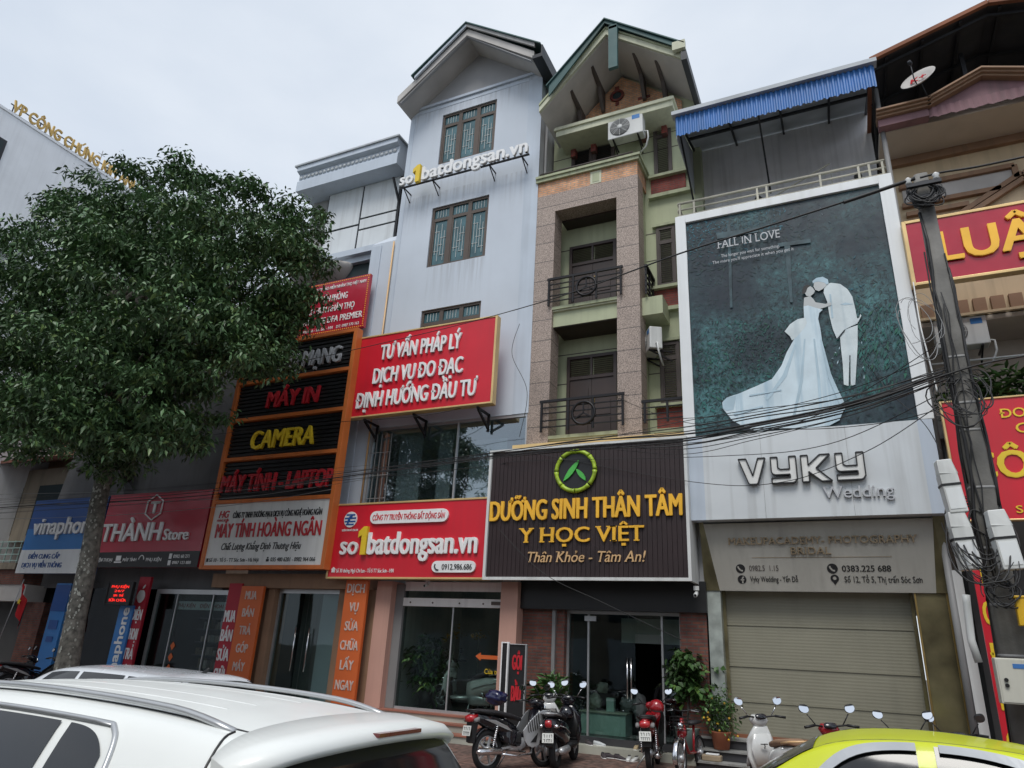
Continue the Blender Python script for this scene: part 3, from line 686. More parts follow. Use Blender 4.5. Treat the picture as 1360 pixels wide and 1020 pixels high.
for z in (10.5, 10.36, 10.2, 10.05, 9.93): sb.box(-3.68, -3.65, 14.5, 15.28, z-.012, z+.012)
for y_ in (14.52, 14.85, 15.2): sb.box(-3.69, -3.64, y_-.02, y_+.02, 9.85, 10.6)
sb.box(-3.7, -3.62, 14.48, 15.28, 10.58, 10.64); sb.build('railing', M['black_iron'], G)
arch_door(G, -5.92, -4.62, 9.88, 12.05, YW-.02); arch_door(G, -5.92, -4.62, 6.5, 8.8, YW-.02)
louvre(G, -5.92, -5.3, 13.75, 15.42, YW-.05, .98, 'dark_wood'); louvre(G, -5.29, -4.65, 13.75, 15.42, YW-.05, .98, 'dark_wood')
for z0, z1 in ((13.73, 15.45), (10.4, 12.1), (7.3, 8.85)):
    louvre(G, -3.56, -3.08, z0, z1, YW-.02, .74)
    pbox('window_sill', M['green_trim'], G, -3.7, -2.6, YW-.16, YW, z0-.1, z0-.02)
    pbox('brick_panel', M['brick_red'], G, -3.66, -2.75, YW-.05, YW, z0-.62, z0-.1)
    pbox('band', M['green_trim'], G, -3.72, -2.6, YW-.14, YW, z0-.72, z0-.62)
    pbox('lintel', M['green_trim'], G, -3.65, -2.9, YW-.1, YW, z1+.03, z1+.1)
# canopy ledge under the gable
b = MB().box(-6.1, -2.85, 14.45, 15.3, 15.2, 15.38).box(-6.15, -2.8, 14.4, 15.3, 15.38, 15.46).box(-6.12, -2.83, 14.42, 15.3, 15.46, 15.5); b.build('gable_ledge', M['cream_trim'], G)
boxes('corbel', 'brick_red', G, *[(x, x+.14, 15.1, 15.3, 14.95, 15.2) for x in (-3.9, -3.3, -5.3, -5.9)])
gw = MB(); cx, cz, r_ = -4.55, 16.76, .17
b = MB().xz([(-5.95, 15.5), (-2.75, 15.5), (-2.75, 16.0), (-4.42, 17.42), (-5.95, 15.9)], 15.2, 15.298); b.build('brick_gable', M['brick_orange'], G)
v = MB().tube([(cx+r_*math.cos(a), 15.17, cz+r_*math.sin(a)) for a in np.linspace(0, 2*math.pi, 33)[:-1]], .04, 8, closed=True).build('round_vent', M['brick_red'], G)
disc(M['curtain_dark'], (cx, cz, 15.195), r_, 'vent_hole', v, .005)
boxes('brick_accent', 'brick_red', G, (cx-.06, cx+.06, 15.17, 15.2, cz+.22, cz+.34), (cx-.05, cx+.05, 15.17, 15.2, cz-.34, cz-.22), (cx-1.0, cx-.7, 15.18, 15.2, 16.1, 16.18), (cx+.6, cx+.95, 15.18, 15.2, 16.4, 16.48))
# roof
rx, rz = -4.42, 17.85; exl, ezl, exr, ezr = -6.32, 15.82, -2.42, 16.2; th = .3
b = MB().xz([(exl, ezl), (rx, rz), (exr, ezr), (exr, ezr-th), (rx, rz-th), (exl, ezl-th)], 13.8, 25); rf = b.build('roof', M['soffit_grey'], G)
def slab(y0, y1, o0, o1, m, nm, xl=0, xr=0, par=rf):
    sl, sr = (rz-ezl)/(rx-exl), (rz-ezr)/(exr-rx)
    l, r = exl-xl, exr+xr; zl, zr = rz-(rx-l)*sl, rz-(r-rx)*sr
    return MB().xz([(l, zl+o0), (rx, rz+o0), (r, zr+o0), (r, zr+o1), (rx, rz+o1), (l, zl+o1)], y0, y1).build(nm, M[m], par)
slab(13.72, 13.8, .0, -.28, 'cream_trim', 'barge_board'); slab(13.69, 13.72, -.02, -.09, 'green_trim', 'barge_moulding')
slab(13.55, 25, .16, .12, 'teal_metal', 'metal_sheet', -.25, .1); 
MB().xz([(-6.0, ezl+.44), (rx, rz+.12), (rx, rz+.01), (-6.0, ezl+.05)], 13.6, 13.64).build('flashing', M['teal_metal'], rf)
MB().xz([(rx, rz+.12), (-2.6, ezr+.23), (-2.6, ezr+.1), (rx, rz+.01)], 13.6, 13.64).build('flashing', M['teal_metal'], rf)
MB().box(-2.42, -2.28, 13.6, 22, 15.75, 16.02).build('gutter', M['dark_metal'], rf); pbox('gutter_end', M['cream_trim'], rf, -2.62, -2.3, 13.55, 13.66, 16.1, 16.36)
MB().box(-4.28, -4.04, 13.5, 13.6, 16.1, 17.55).box(-4.27, -4.05, 13.5, 14.1, 17.46, 17.58).build('hanging_flashing', M['teal_metal'], rf)
for xx in (-5.55, -4.95, -3.75, -3.15):
    zc = rz-th-abs(xx-rx)*(1.07 if xx < rx else .82); MB().prism([(xx-.05, 15.19, zc-.7), (xx-.05, 15.09, zc-.7), (xx-.05, 14.75, zc-.12), (xx-.05, 14.1, zc-.02), (xx-.05, 14.1, zc+.02), (xx-.05, 15.19, zc+.02)], (.1, 0, 0)).build('rafter_bracket', M['weathered_wood'], rf)
# ground floor: brick piers and the clinic door
pbox('brick_pier', M['brick_house'], G, -6.46, -5.5, 14.35, 14.9, 0, 3.2); pbox('brick_pier', M['brick_house'], G, -3.1, -2.55, 14.3, 14.9, 0, 3.2)
pbox('header', M['black_plastic'], G, -6.46, -2.55, 14.2, 14.9, 2.62, 3.2)
pbox('downpipe', M['grey_wire'], G, -5.75, -5.68, 14.28, 14.345, .2, 2.62)
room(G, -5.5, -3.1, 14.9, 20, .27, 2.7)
dd = MB().box(-5.5, -5.45, 14.5, 14.58, .28, 2.62).box(-3.15, -3.1, 14.5, 14.58, .28, 2.62).box(-5.45, -3.15, 14.5, 14.58, 2.56, 2.62).box(-5.05, -5.01, 14.51, 14.57, .28, 2.56).box(-3.52, -3.48, 14.51, 14.57, .28, 2.56).build('clinic_door', M['silver'], G)
pbox('door_glass', M['clear_glass'], dd, -5.45, -5.05, 14.54, 14.55, .28, 2.56); pbox('door_glass', M['clear_glass'], dd, -5.01, -4.05, 14.53, 14.54, .28, 2.56)
pbox('door_glass', M['clear_glass'], dd, -3.48, -3.15, 14.54, 14.55, .28, 2.56); pbox('transom_glass', M['clear_glass'], dd, -4.05, -3.52, 14.53, 14.54, 2.2, 2.56)
MB().tube([(-4.12, 14.47, 1.0), (-4.12, 14.47, 1.75)], .018).tube([(-4.2, 14.47, 1.0), (-4.2, 14.47, 1.75)], .018).build('handle', M['chrome'], dd)
pbox('closer', M['silver'], dd, -5.1, -4.85, 14.46, 14.51, 2.42, 2.52)
s_ = pbox('step', M['step_light'], G, -5.6, -2.6, 14.2, 14.9, 0, .14); pbox('step', M['step_dark'], G, -5.5, -2.9, 14.5, 14.95, .14, .27)
# ------------------------------------------------------------------ bridal studio house
V = thing('studio_house', 'grey house with blue corrugated roof awning and closed roller shutter', 'building', (-.6, 14.6, 0))
b = MB().box(-2.75, 1.62, 15.6, 25, 3.3, 14.45); b.build('wall', M['grey_house'], V)
pbox('facade_core', M['fascia_grey'], V, -2.55, 1.45, 14.0, 15.6, 4.3, 11.1); pbox('lower_core', M['fascia_grey'], V, -2.54, 1.44, 14.5, 15.6, 3.06, 4.299)
MB().box(-2.75, -2.55, 14.4, 15.6, 0, 11.2).build('side_wall', M['grey_house'], V)
for x0, x1, z0, z1 in ((-2.1, -1.3, 11.25, 12.25), (-.6, .45, 11.25, 12.35)):
    b = MB().box(x0, x0+.06, 15.54, 15.6, z0, z1).box(x1-.06, x1, 15.54, 15.6, z0, z1).box(x0+.06, x1-.06, 15.54, 15.6, z1-.06, z1)
    for k in range(5): b.box(x0+.1+(x1-x0-.2)*k/4-.012, x0+.1+(x1-x0-.2)*k/4+.012, 15.55, 15.575, z0, z1-.06)
    f = b.build('window', M['dark_wood'], V); pbox('pane', M['curtain_dark'], f, x0+.06, x1-.06, 15.58, 15.597, z0, z1-.06)
for xx, zz in ((-1.05, 12.6), (-.85, 12.4), (1.2, 12.65)): MB().lathe([(.07, -.03), (.09, 0)], (xx, 15.6, zz), 12, 'y').build('wall_vent', M['interior_dark'], V)
# railing on the roof terrace
b = MB()
for z in (11.42, 11.58, 11.76): b.tube([(-2.72, 13.95, z), (1.6, 13.95, z)], .022 if z < 11.7 else .032, 8)
for xx in (-2.68, -2.35, -.95, -.75, .35, 1.1, 1.3, 1.55): b.box(xx-.022, xx+.022, 13.93, 13.97, 11.1, 11.76)
for z in (11.42, 11.58, 11.76):
    b.tube([(1.6, 13.95, z), (1.6, 15.5, z)], .022).tube([(-2.72, 13.95, z), (-2.72, 15.5, z)], .022)
b.tube([(-1.9, 14.6, 11.3), (.6, 14.6, 12.45), (.6, 14.6, 11.2)], .018)
b.build('railing', M['cream_iron'], V)
# awning: sloping sheet, scalloped blue valance, frame
aw = MB(); aw.face([(-2.55, 13.25, 13.72), (1.62, 13.25, 13.72), (1.62, 15.7, 14.5), (-2.55, 15.7, 14.5)]); a_ = aw.build('awning', M['grey_sheet'], V)
b = MB(); n = 160
for i in range(n):
    xa, xb = -2.55+4.17*i/n, -2.55+4.17*(i+1)/n; pr = (0, .03, .03, 0); ya, yb = 13.22-pr[i % 4], 13.22-pr[(i+1) % 4]
    za = 13.1+.015*math.sin(i*.9); zb = 13.1+.015*math.sin((i+1)*.9)
    b.face([(xa, ya, za), (xb, yb, zb), (xb, yb, 13.66), (xa, ya, 13.66)])
b.build('valance', M['blue_sheet'], a_)
MB().box(-2.62, 1.68, 13.1, 13.32, 13.66, 13.76).build('awning_edge', M['grey_sheet'], a_)
b = MB()
for xx in (-2.5, -1.45, -.3, .75, 1.57): b.bar((xx, 13.3, 13.66), (xx, 15.6, 14.38), .05)
for yy in (13.4, 14.5): b.bar((-2.5, yy, 13.64+(yy-13.3)*.32), (1.57, yy, 13.64+(yy-13.3)*.32), .06)
b.bar((-.75, 13.3, 13.6), (-.75, 15.6, 12.7), .04).bar((1.58, 13.35, 13.6), (1.58, 15.6, 12.0), .04).bar((-2.52, 13.35, 13.6), (-2.52, 15.6, 12.0), .04)
b.build('awning_frame', M['dark_metal'], a_)
MB().yz([(13.3, 13.1), (13.3, 13.66), (15.6, 14.38), (15.6, 12.9)], -2.56, -2.54).build('side_sheet', M['grey_sheet'], a_)
MB().tube([(1.66, 13.9, 13.6), (1.66, 13.9, 4)], .05).build('downpipe', M['grey_wire'], V)
# shutter and pillars
n = 46; b = MB(); z0, z1 = .56, 3.06
for i in range(n):
    za, zb = z0+(z1-z0)*i/n, z0+(z1-z0)*(i+1)/n; zm = (za+zb)/2
    b.face([(-2.28, 14.6, za), (.94, 14.6, za), (.94, 14.5985, zm), (-2.28, 14.5985, zm)]); b.face([(-2.28, 14.5985, zm), (.94, 14.5985, zm), (.94, 14.6, zb), (-2.28, 14.6, zb)])
b.box(-2.28, .94, 14.582, 14.6, 1.70, 1.712).box(-2.28, .94, 14.584, 14.6, 2.43, 2.44).box(-2.28, .94, 14.584, 14.6, 1.1, 1.108)
sh = b.build('roller_shutter', M['shutter_grey'], V)
MB().box(-2.28, .94, 14.57, 14.61, .5, .56).build('bottom_bar', M['rust'], sh)
boxes('guide_rail', 'gold_glass', sh, (-2.3, -2.24, 14.5, 14.58, .5, 3.06), (.9, .96, 14.5, 14.58, .5, 3.06))
pbox('pillar', M['marble'], V, -2.58, -2.3, 14.3, 14.62, .3, 3.04); pbox('pillar', M['gold_glass'], V, .98, 1.48, 14.32, 14.62, .3, 3.04)
pbox('pillar_trim', M['brass'], V, .96, .99, 14.3, 14.318, .3, 3.04); pbox('pillar_trim', M['brass'], V, 1.44, 1.48, 14.3, 14.318, .3, 3.04)
st = MB()
for i in range(3): st.box(-2.75, 1.5, 13.6+.28*i, 14.6, .5/3*i, .5/3*(i+1)-.03)
st.build('step', M['step_dark'], V)
st = MB()
for i in range(3): st.box(-2.77, 1.52, 13.56+.28*i, 14.6, .5/3*(i+1)-.03, .5/3*(i+1))
st.build('tread', M['concrete'], V)
MB().tube([(1.52, 14.15, 4.0), (1.5, 14.15, .1)], .06, 10).build('drain_pipe', M['grey_wire'], V)
b = MB().box(1.56, 1.7, 14.1, 14.5, 0, 3.4); b.build('white_post', M['white_plastic'], V)

# ------------------------------------------------------------------ tan house on the right
H = thing('tan_house', 'tan plastered house with brown mouldings, purple eaves and a dark metal roof', 'building', (5, 14.8, 0))
hx0, hx1, hy = 1.78, 10, 15.0
b = MB(); b.box(hx0, hx1, hy, 25, 8.4, 12.4); b.build('wall', M['tan_wall'], H)
b = MB().box(hx0, hx1, hy+1.2, 25, 0, 8.4); b.build('recess_wall', M['tan_soffit'], H)
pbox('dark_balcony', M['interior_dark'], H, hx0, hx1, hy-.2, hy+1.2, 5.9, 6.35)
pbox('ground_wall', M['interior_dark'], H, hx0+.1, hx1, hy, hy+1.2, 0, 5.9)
# mouldings: horizontal frames and a little pediment
mo = MB()
def mould(pts, y0=14.9, w=.11):
    for a, c in zip(pts, pts[1:]): mo.bar((a[0], y0+.05, a[1]), (c[0], y0+.05, c[1]), .1, w, up=(0, 1, 0))
mould([(1.9, 11.66), (4.0, 11.66), (4.0, 11.35)]); mould([(1.9, 11.18), (3.7, 11.18)]); mould([(1.95, 10.95), (3.1, 10.95)])
mould([(2.5, 10.5), (4.1, 11.45), (5.7, 10.5)]); mould([(2.65, 10.44), (4.1, 11.28), (5.55, 10.44)], 14.86)
mo.build('moulding', M['tan_trim'], H)
pbox('moulding_panel', M['soffit_grey'], H, 1.95, 3.95, 14.97, 14.998, 11.25, 11.6)
# eave slab with purple fascia and pediment
MB().box(1.6, 10, 13.9, 15.2, 12.4, 12.55).build('eave', M['tan_soffit'], H)
MB().box(1.62, 10, 14.88, 15.0, 12.22, 12.4).build('eave_moulding', M['tan_trim'], H)
n = 96; b = MB()
for i in range(n):
    xa, xb = 2.5+(7.5)*i/n, 2.5+7.5*(i+1)/n; q = lambda k: .025*(k % 2); zb = lambda k: 12.37+.02*(k % 4 < 2)
    b.face([(xa, 13.72-q(i), zb(i)), (xb, 13.72-q(i+1), zb(i+1)), (xb, 13.72-q(i+1), 12.62), (xa, 13.72-q(i), 12.62)])
b.box(1.58, 2.5, 13.68, 13.9, 12.42, 12.6); b.build('fascia', M['purple_trim'], H)
pb = MB()
for o, y0, h in ((0, 13.6, .05), (.05, 13.54, .05), (.1, 13.48, .04)):
    for a, c in (((1.56, 12.6+o), (2.56, 12.6+o)), ((2.5, 12.6+o), (3.5, 13.03+o)), ((3.5, 13.03+o), (4.6, 12.6+o)), ((4.56, 12.6+o), (10, 12.6+o))):
        pb.prism([(a[0], y0, a[1]), (c[0], y0, c[1]), (c[0], y0, c[1]+h), (a[0], y0, a[1]+h)], (0, 13.9-y0, 0))
pb.build('pediment', M['tan_trim'], H)
MB().xz([(2.55, 12.62), (4.56, 12.62), (3.5, 13.03)], 13.74, 13.88).build('pediment_field', M['purple_trim'], H)
# big dark metal gable roof, seen from below
ra, rc, re = (1.58, 13.84), (3.8, 14.5), (7.0, 13.7); rb = MB()
rb.xz([ra, rc, re, (re[0], re[1]+.05), (rc[0], rc[1]+.05), (ra[0], ra[1]+.05)], 13.3, 24); rf = rb.build('roof', M['dark_roof'], H)
MB().xz([(1.66, 12.55), (7, 12.55), (7, 13.65), rc, (1.66, 13.83)], 16.4, 16.5).build('roof_wall', M['dark_roof'], H)
MB().bar((ra[0], 13.27, ra[1]+.02), (rc[0], 13.27, rc[1]+.02), .09).bar((rc[0], 13.27, rc[1]+.02), (re[0], 13.27, re[1]+.02), .09).bar((ra[0], 13.3, ra[1]), (ra[0], 22, ra[1]), .08).build('roof_edge', M['rust'], rf)
b = MB(); zr = lambda x: (13.84+(x-1.58)*.297 if x < 3.8 else 14.5-(x-3.8)*.25)-.05
for xx in (1.9, 2.6, 3.3, 4.0, 4.7, 5.4): b.bar((xx, 13.35, zr(xx)), (xx, 16.4, zr(xx)), .05)
for yy in (13.5, 14.6, 15.7): b.bar((1.62, yy, zr(1.62)-.05), (3.8, yy, zr(3.8)-.05), .06).bar((3.8, yy, zr(3.8)-.05), (6.9, yy, zr(6.9)-.05), .06)
for xx, yy in ((1.66, 13.95), (3.4, 14.3), (5.2, 14.3)): b.box(xx-.04, xx+.04, yy-.04, yy+.04, 12.55, zr(xx)-.03)
b.build('roof_truss', M['dark_metal'], rf)
# row of square tiles under the sign, lower parapet
d_ = MB()
for k in range(24): d_.box(1.9+k*.3, 2.12+k*.3, hy-.1, hy, 8.45, 8.75)
d_.build('tile_band', M['tan_trim'], H); pbox('tile_band_cap', M['tan_wall'], H, 1.78, 10, hy-.13, hy-.1+.03, 8.4, 8.45)
MB().tube([(1.9, 14.78, 7.4), (10, 14.78, 7.4)], .02).build('balcony_line', M['white_plastic'], H)
pbox('balcony_ceiling', M['tan_soffit'], H, hx0, hx1, hy, hy+1.2, 8.3, 8.42)
d2 = MB().box(5, 6.2, 16.15, 16.19, 6.35, 8.2); d2.build('door', M['dark_wood'], H)

# ------------------------------------------------------------------ brown house and shop building behind the tree
K = thing('shop_building', 'plain grey shop building with slanted stair wall in the shade of the tree', 'building', (-19, 14.5, 0))
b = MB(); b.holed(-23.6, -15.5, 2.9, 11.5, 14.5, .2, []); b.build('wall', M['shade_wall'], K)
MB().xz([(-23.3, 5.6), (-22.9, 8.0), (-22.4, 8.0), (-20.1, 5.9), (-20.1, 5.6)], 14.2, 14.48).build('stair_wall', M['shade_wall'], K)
MB().bar((-22.5, 14.15, 8.05), (-20.0, 14.15, 6.2), .3).build('stair_band', M['dark_wood'], K)
MB().bar((-22.6, 14.15, 6.6), (-22.0, 14.15, 6.75), .1).build('lamp_bracket', M['interior_dark'], K)
pbox('wall_box', M['soffit_grey'], K, -21.2, -20.8, 14.1, 14.2, 6.0, 6.6)
pbox('roof_slab', M['concrete'], K, -23.8, -15.4, 14.3, 25, 11.5, 11.8)
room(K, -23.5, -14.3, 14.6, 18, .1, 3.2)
dd = MB().box(-17.72, -17.65, 14.25, 14.35, .1, 2.9).box(-14.7, -14.64, 14.25, 14.35, .1, 2.9).box(-17.65, -14.7, 14.25, 14.35, 2.78, 2.9).box(-16.9, -16.87, 14.27, 14.34, .1, 2.78).box(-15.55, -15.52, 14.27, 14.34, .1, 2.78).build('shop_front', M['silver'], K)
for x0, x1 in ((-17.65, -16.9), (-16.87, -15.55), (-15.52, -14.7)): pbox('glass_panel', M['shop_glass'], dd, x0, x1, 14.3, 14.31, .1, 2.78)
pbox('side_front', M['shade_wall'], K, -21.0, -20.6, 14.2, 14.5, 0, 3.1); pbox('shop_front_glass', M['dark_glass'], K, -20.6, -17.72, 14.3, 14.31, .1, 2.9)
for z in (.5, .85, 1.2, 1.55, 1.9, 2.2):  pbox('shelf', M['interior_grey'], K, -17.4, -14.8, 15.6, 15.9, z, z+.03)
gb = MB(); rr = random.Random(3)
for z in (.53, .88, 1.23, 1.58, 1.93):
    x = -17.3
    while x < -14.9:
        wd = rr.uniform(.08, .2)
        if rr.random() < .8: gb.mi = rr.randrange(3); gb.box(x, x+wd-.015, 15.62, 15.8, z+.001, z+rr.uniform(.12, .26))
        x += wd
gb.build('shelf_goods', [M['soffit_grey'], M['cardboard'], M['banner_text']], K)
pbox('threshold', M['step_dark'], K, -21.4, -14.22, 14.0, 14.5, 0, .1)
st_ = MB()
for k in range(5): st_.xz([(-16.7, 1.55-k*.28), (-16.61, 1.45-k*.28), (-16.7, 1.33-k*.28), (-16.79, 1.45-k*.28)], 14.285, 14.29)
st_.build('new_year_sticker', M['banner_orange'], dd)
pbox('sticker_strip', M['sign_white'], dd, -17.0, -15.1, 14.36, 14.37, 2.38, 2.6); text(dd, 'PHỤ KIỆN    ĐIỆN THOẠI', -16.9, -15.2, 2.44, .1, 14.36, M['sign_crimson'], .002)

Q = thing('brown_house', 'old brown house with tiled balcony roof and brick pier', 'building', (-27, 14.5, 0))
pbox('wall', M['tan_trim'], Q, -34, -23.7, 15.2, 25, 0, 10.5)
MB().yz([(13.6, 6.9), (13.6, 7.0), (15.2, 7.5), (15.2, 7.35)], -34, -23.7).build('tiled_eave', M['tile_roof'], Q)
pbox('upper_wall', M['old_plaster'], Q, -34, -23.75, 14.6, 15.2, 4.4, 6.9); pbox('balcony', M['old_plaster'], Q, -34, -23.8, 13.8, 15.2, 3.4, 3.6)
pbox('brick_band', M['brick_house'], Q, -34, -23.4, 13.9, 15.2, 2.95, 3.4); pbox('white_band', M['soffit_grey'], Q, -34, -23.2, 13.95, 14.6, 2.45, 2.95)
pbox('brick_pier', M['brick_house'], Q, -23.5, -22.6, 14.3, 14.9, 0, 2.45); pbox('opening_shade', M['interior_dark'], Q, -34, -23.5, 14.6, 15.2, 0, 2.45)  # opening filled by a block coloured dark for the shaded interior
rl = MB()
for z in (3.65, 3.85, 4.05, 4.25): rl.box(-34, -23.85, 13.84, 13.87, z, z+.03)
for k in range(30): rl.box(-33.8+k*.34, -33.77+k*.34, 13.85, 13.88, 3.6, 4.3)
rl.build('railing', M['ceramic_mint'], Q)
boxes('window', 'curtain_dark', Q, *[(-32+k*2.3, -30.6+k*2.3, 14.58, 14.6, 4.6, 6.3) for k in range(4)])

# tall white building far left: its side wall faces us
W = thing('white_building', 'tall plain white building with one dark window behind the tree', 'building', (-30, 18, 0))
b = MB().box(-38, -26, 4, 30, 0, 19.2); b.build('wall', M['white_house'], W); pbox('parapet', M['white_house'], W, -38.03, -25.96, 3.97, 30.03, 19.2, 19.3)
f = MB().box(-25.995, -25.95, 9.6, 10.45, 16.9, 18.1).build('window', M['dark_metal'], W); pbox('pane', M['curtain_dark'], f, -25.95, -25.94, 9.7, 10.35, 17.0, 18.0)
s = thing('rooftop_letters', 'gold capital letters standing along the white building roof edge', 'sign', (-26, 10, 19.3))
text(s, 'VP CÔNG CHỨNG KIM ANH', 10.25, 15.5, .08, .46, 0, M['letter_dimgold'], .07, .022, name='lettering', frame=((-26.05, 0, 19.3), (0, 1, 0), (0, 0, 1)))
b = MB().box(-26.13, -26.09, 10.2, 15.6, 19.36, 19.4).box(-26.13, -26.09, 10.2, 15.6, 19.66, 19.69)
for k in range(6): b.box(-26.13, -26.09, 10.3+k, 10.33+k, 19.3, 19.7)
b.build('support_rail', M['dark_metal'], s)
MB().tube([(-26.6, 14.0, 19.3), (-26.6, 14.0, 20.6)], .015).tube([(-26.6, 13.85, 20.4), (-26.6, 14.15, 20.4)], .01).build('antenna', M['grey_wire'], W)

# houses across the street, behind the viewer, seen only in the window panes
O = thing('opposite_house', 'pale row house across the street, mirrored in the glass', 'building', (-6, -12, 0))
b = MB().box(-30, -12, -22, -12, -.12, 8).box(-12, -3, -22, -12, -.12, 11.5).box(-3, 6, -22, -12, -.12, 7).box(6, 22, -22, -12, -.12, 9); b.build('wall', M['old_plaster'], O)
b = MB()
for k in range(16): boxes('window', 'curtain_dark', O, (-29+k*3.2, -27.4+k*3.2, -11.98, -11.95, 3.6, 5.4)); boxes('shutter', 'grey_sheet', O, (-29+k*3.2, -27+k*3.2, -11.97, -11.94, 0, 2.6))
# ------------------------------------------------------------------ signs
def sign(name, label, x0, x1, z0, z1, y, face, edge, depth=.18, fw=.045, group=None):
    s = thing(name, label, 'sign', ((x0+x1)/2, y, z0), 0, group)
    pbox('panel', M[face], s, x0, x1, y, y+depth, z0, z1)
    if edge:
        MB().box(x0-fw, x0, y-.02, y+depth, z0-fw, z1+fw).box(x1, x1+fw, y-.02, y+depth, z0-fw, z1+fw).box(x0, x1, y-.02, y+depth, z0-fw, z0).box(x0, x1, y-.02, y+depth, z1, z1+fw).build('frame', M[edge], s, bevel=.008)
    return s
# three line red sign on the tower
s = sign('shop_sign', 'red three line sign with gilt edge high on the blue grey house', -11.34, -7.22, 7.22, 9.44, 13.7, 'sign_red', 'gilt_edge')
for t_, x0, x1, z in (('TƯ VẤN PHÁP LÝ', -10.55, -8.15, 8.72), ('DỊCH VỤ ĐO ĐẠC', -10.7, -8.05, 8.06), ('ĐỊNH HƯỚNG ĐẦU TƯ', -11.15, -7.6, 7.42)):
    text(s, t_, x0, x1, z, .42, 13.7, M['letter_white'], .05, .022, shear=.02)
for xx in (-10.9, -9.4, -7.6): MB().bar((xx, 13.75, 7.13), (xx, 14.4, 7.13), .05).bar((xx, 13.8, 7.1), (xx, 14.4, 6.75), .05).bar((xx, 14.36, 6.7), (xx, 14.36, 7.16), .05).build('bracket', M['black_iron'], s)
# red web address sign
s = sign('shop_sign', 'wide red sign with white web address and yellow figure one above the glass shop', -11.32, -7.08, 3.2, 4.9, 13.7, 'sign_red', 'gilt_edge')
pl = MB(); 
def pill(x0, x1, z0, z1, y, d): 
    r = (z1-z0)/2; pts = [(x1-r+r*math.sin(a), z0+r-r*math.cos(a)) for a in np.linspace(0, math.pi, 9)]+[(x0+r-r*math.sin(a), z1-r+r*math.cos(a)) for a in np.linspace(0, math.pi, 9)]
    return MB().xz(pts, y-d, y)
pill(-10.25, -8.1, 4.42, 4.72, 13.7, .05).build('name_plate', M['letter_white'], s); pill(-8.42, -7.32, 3.3, 3.55, 13.7, .05).build('phone_plate', M['letter_white'], s)
text(s, 'CÔNG TY TRUYỀN THÔNG BẤT ĐỘNG SẢN', -10.17, -8.18, 4.5, .13, 13.65, M['sign_red'], .006, .01, shear=.2)
text(s, '0912.986.686', -8.15, -7.4, 3.36, .12, 13.65, M['letter_black'], .006, .01)
MB().tube([(-8.33, 13.645, 3.48), (-8.34, 13.64, 3.42), (-8.29, 13.64, 3.36), (-8.23, 13.645, 3.35)], .015).build('phone_icon', M['letter_black'], s)
text(s, 'so', -11.02, -10.52, 3.72, .46*.95, 13.7, M['letter_white'], .05, .02); MB().xz([(-10.40, 3.7), (-10.26, 3.7), (-10.26, 4.36), (-10.36, 4.36), (-10.5, 4.24), (-10.5, 4.1), (-10.40, 4.16)], 13.61, 13.7).build('numeral', M['letter_yellow'], s); text(s, 'batdongsan.vn', -10.22, -7.32, 3.72, .5, 13.7, M['letter_white'], .05, .03)
text(s, 'Số 30 đường Ngô Chi Lan - Tổ 5 TT Sóc Sơn - HN', -11.08, -9.45, 3.3, .085, 13.7, M['letter_white'], .006, .008)
MB().xz([(-11.22, 3.3), (-11.12, 3.3), (-11.12, 3.37), (-11.1, 3.37), (-11.17, 3.43), (-11.24, 3.37), (-11.22, 3.37)], 13.69, 13.698).build('house_icon', M['letter_white'], s)
disc(M['letter_white'], (-10.85, 4.55, 13.7), .19, 'round_logo', s, .02); lg = MB()
for k in (-.12, -.05, .03, .11): lg.box(-10.85-math.sqrt(.17**2-k*k), -10.85+math.sqrt(.17**2-k*k), 13.672, 13.679, 4.55+k-.018, 4.55+k+.018)
lg.xz([(-10.93, 4.45), (-10.89, 4.45), (-10.85, 4.55), (-10.8, 4.6), (-10.78, 4.66), (-10.88, 4.62), (-10.92, 4.55)], 13.664, 13.67); lg.build('logo_mark', M['vina_blue'], s)
text(s, 'TRUYỀN THÔNG BẤT ĐỘNG SẢN', -11.08, -10.6, 4.27, .045, 13.7, M['letter_white'], .004, .015)
# raised letters across the top window
s = thing('raised_letters', 'white web address letters with yellow one, on brackets across the tower top floor', 'sign', (-8.8, 14, 14.4))
text(s, 'so', -10.86, -10.42, 14.5, .4, 14.0, M['letter_white'], .08, .03); MB().xz([(-10.29, 14.43), (-10.15, 14.43), (-10.15, 15.03), (-10.25, 15.03), (-10.39, 14.92), (-10.39, 14.78), (-10.29, 14.84)], 13.86, 13.98).build('numeral', M['letter_yellow'], s); text(s, 'batdongsan.vn', -10.1, -6.72, 14.5, .45, 14.0, M['letter_white'], .08, .03)
b = MB().box(-10.9, -6.68, 13.97, 14.02, 14.42, 14.46)
for xx in (-10.75, -9.75, -7.9, -6.9): b.bar((xx, 14.0, 14.44), (xx, 14.4, 14.44), .03).bar((xx, 14.0, 14.42), (xx, 14.38, 14.15), .025)
b.build('bracket', M['black_iron'], s)
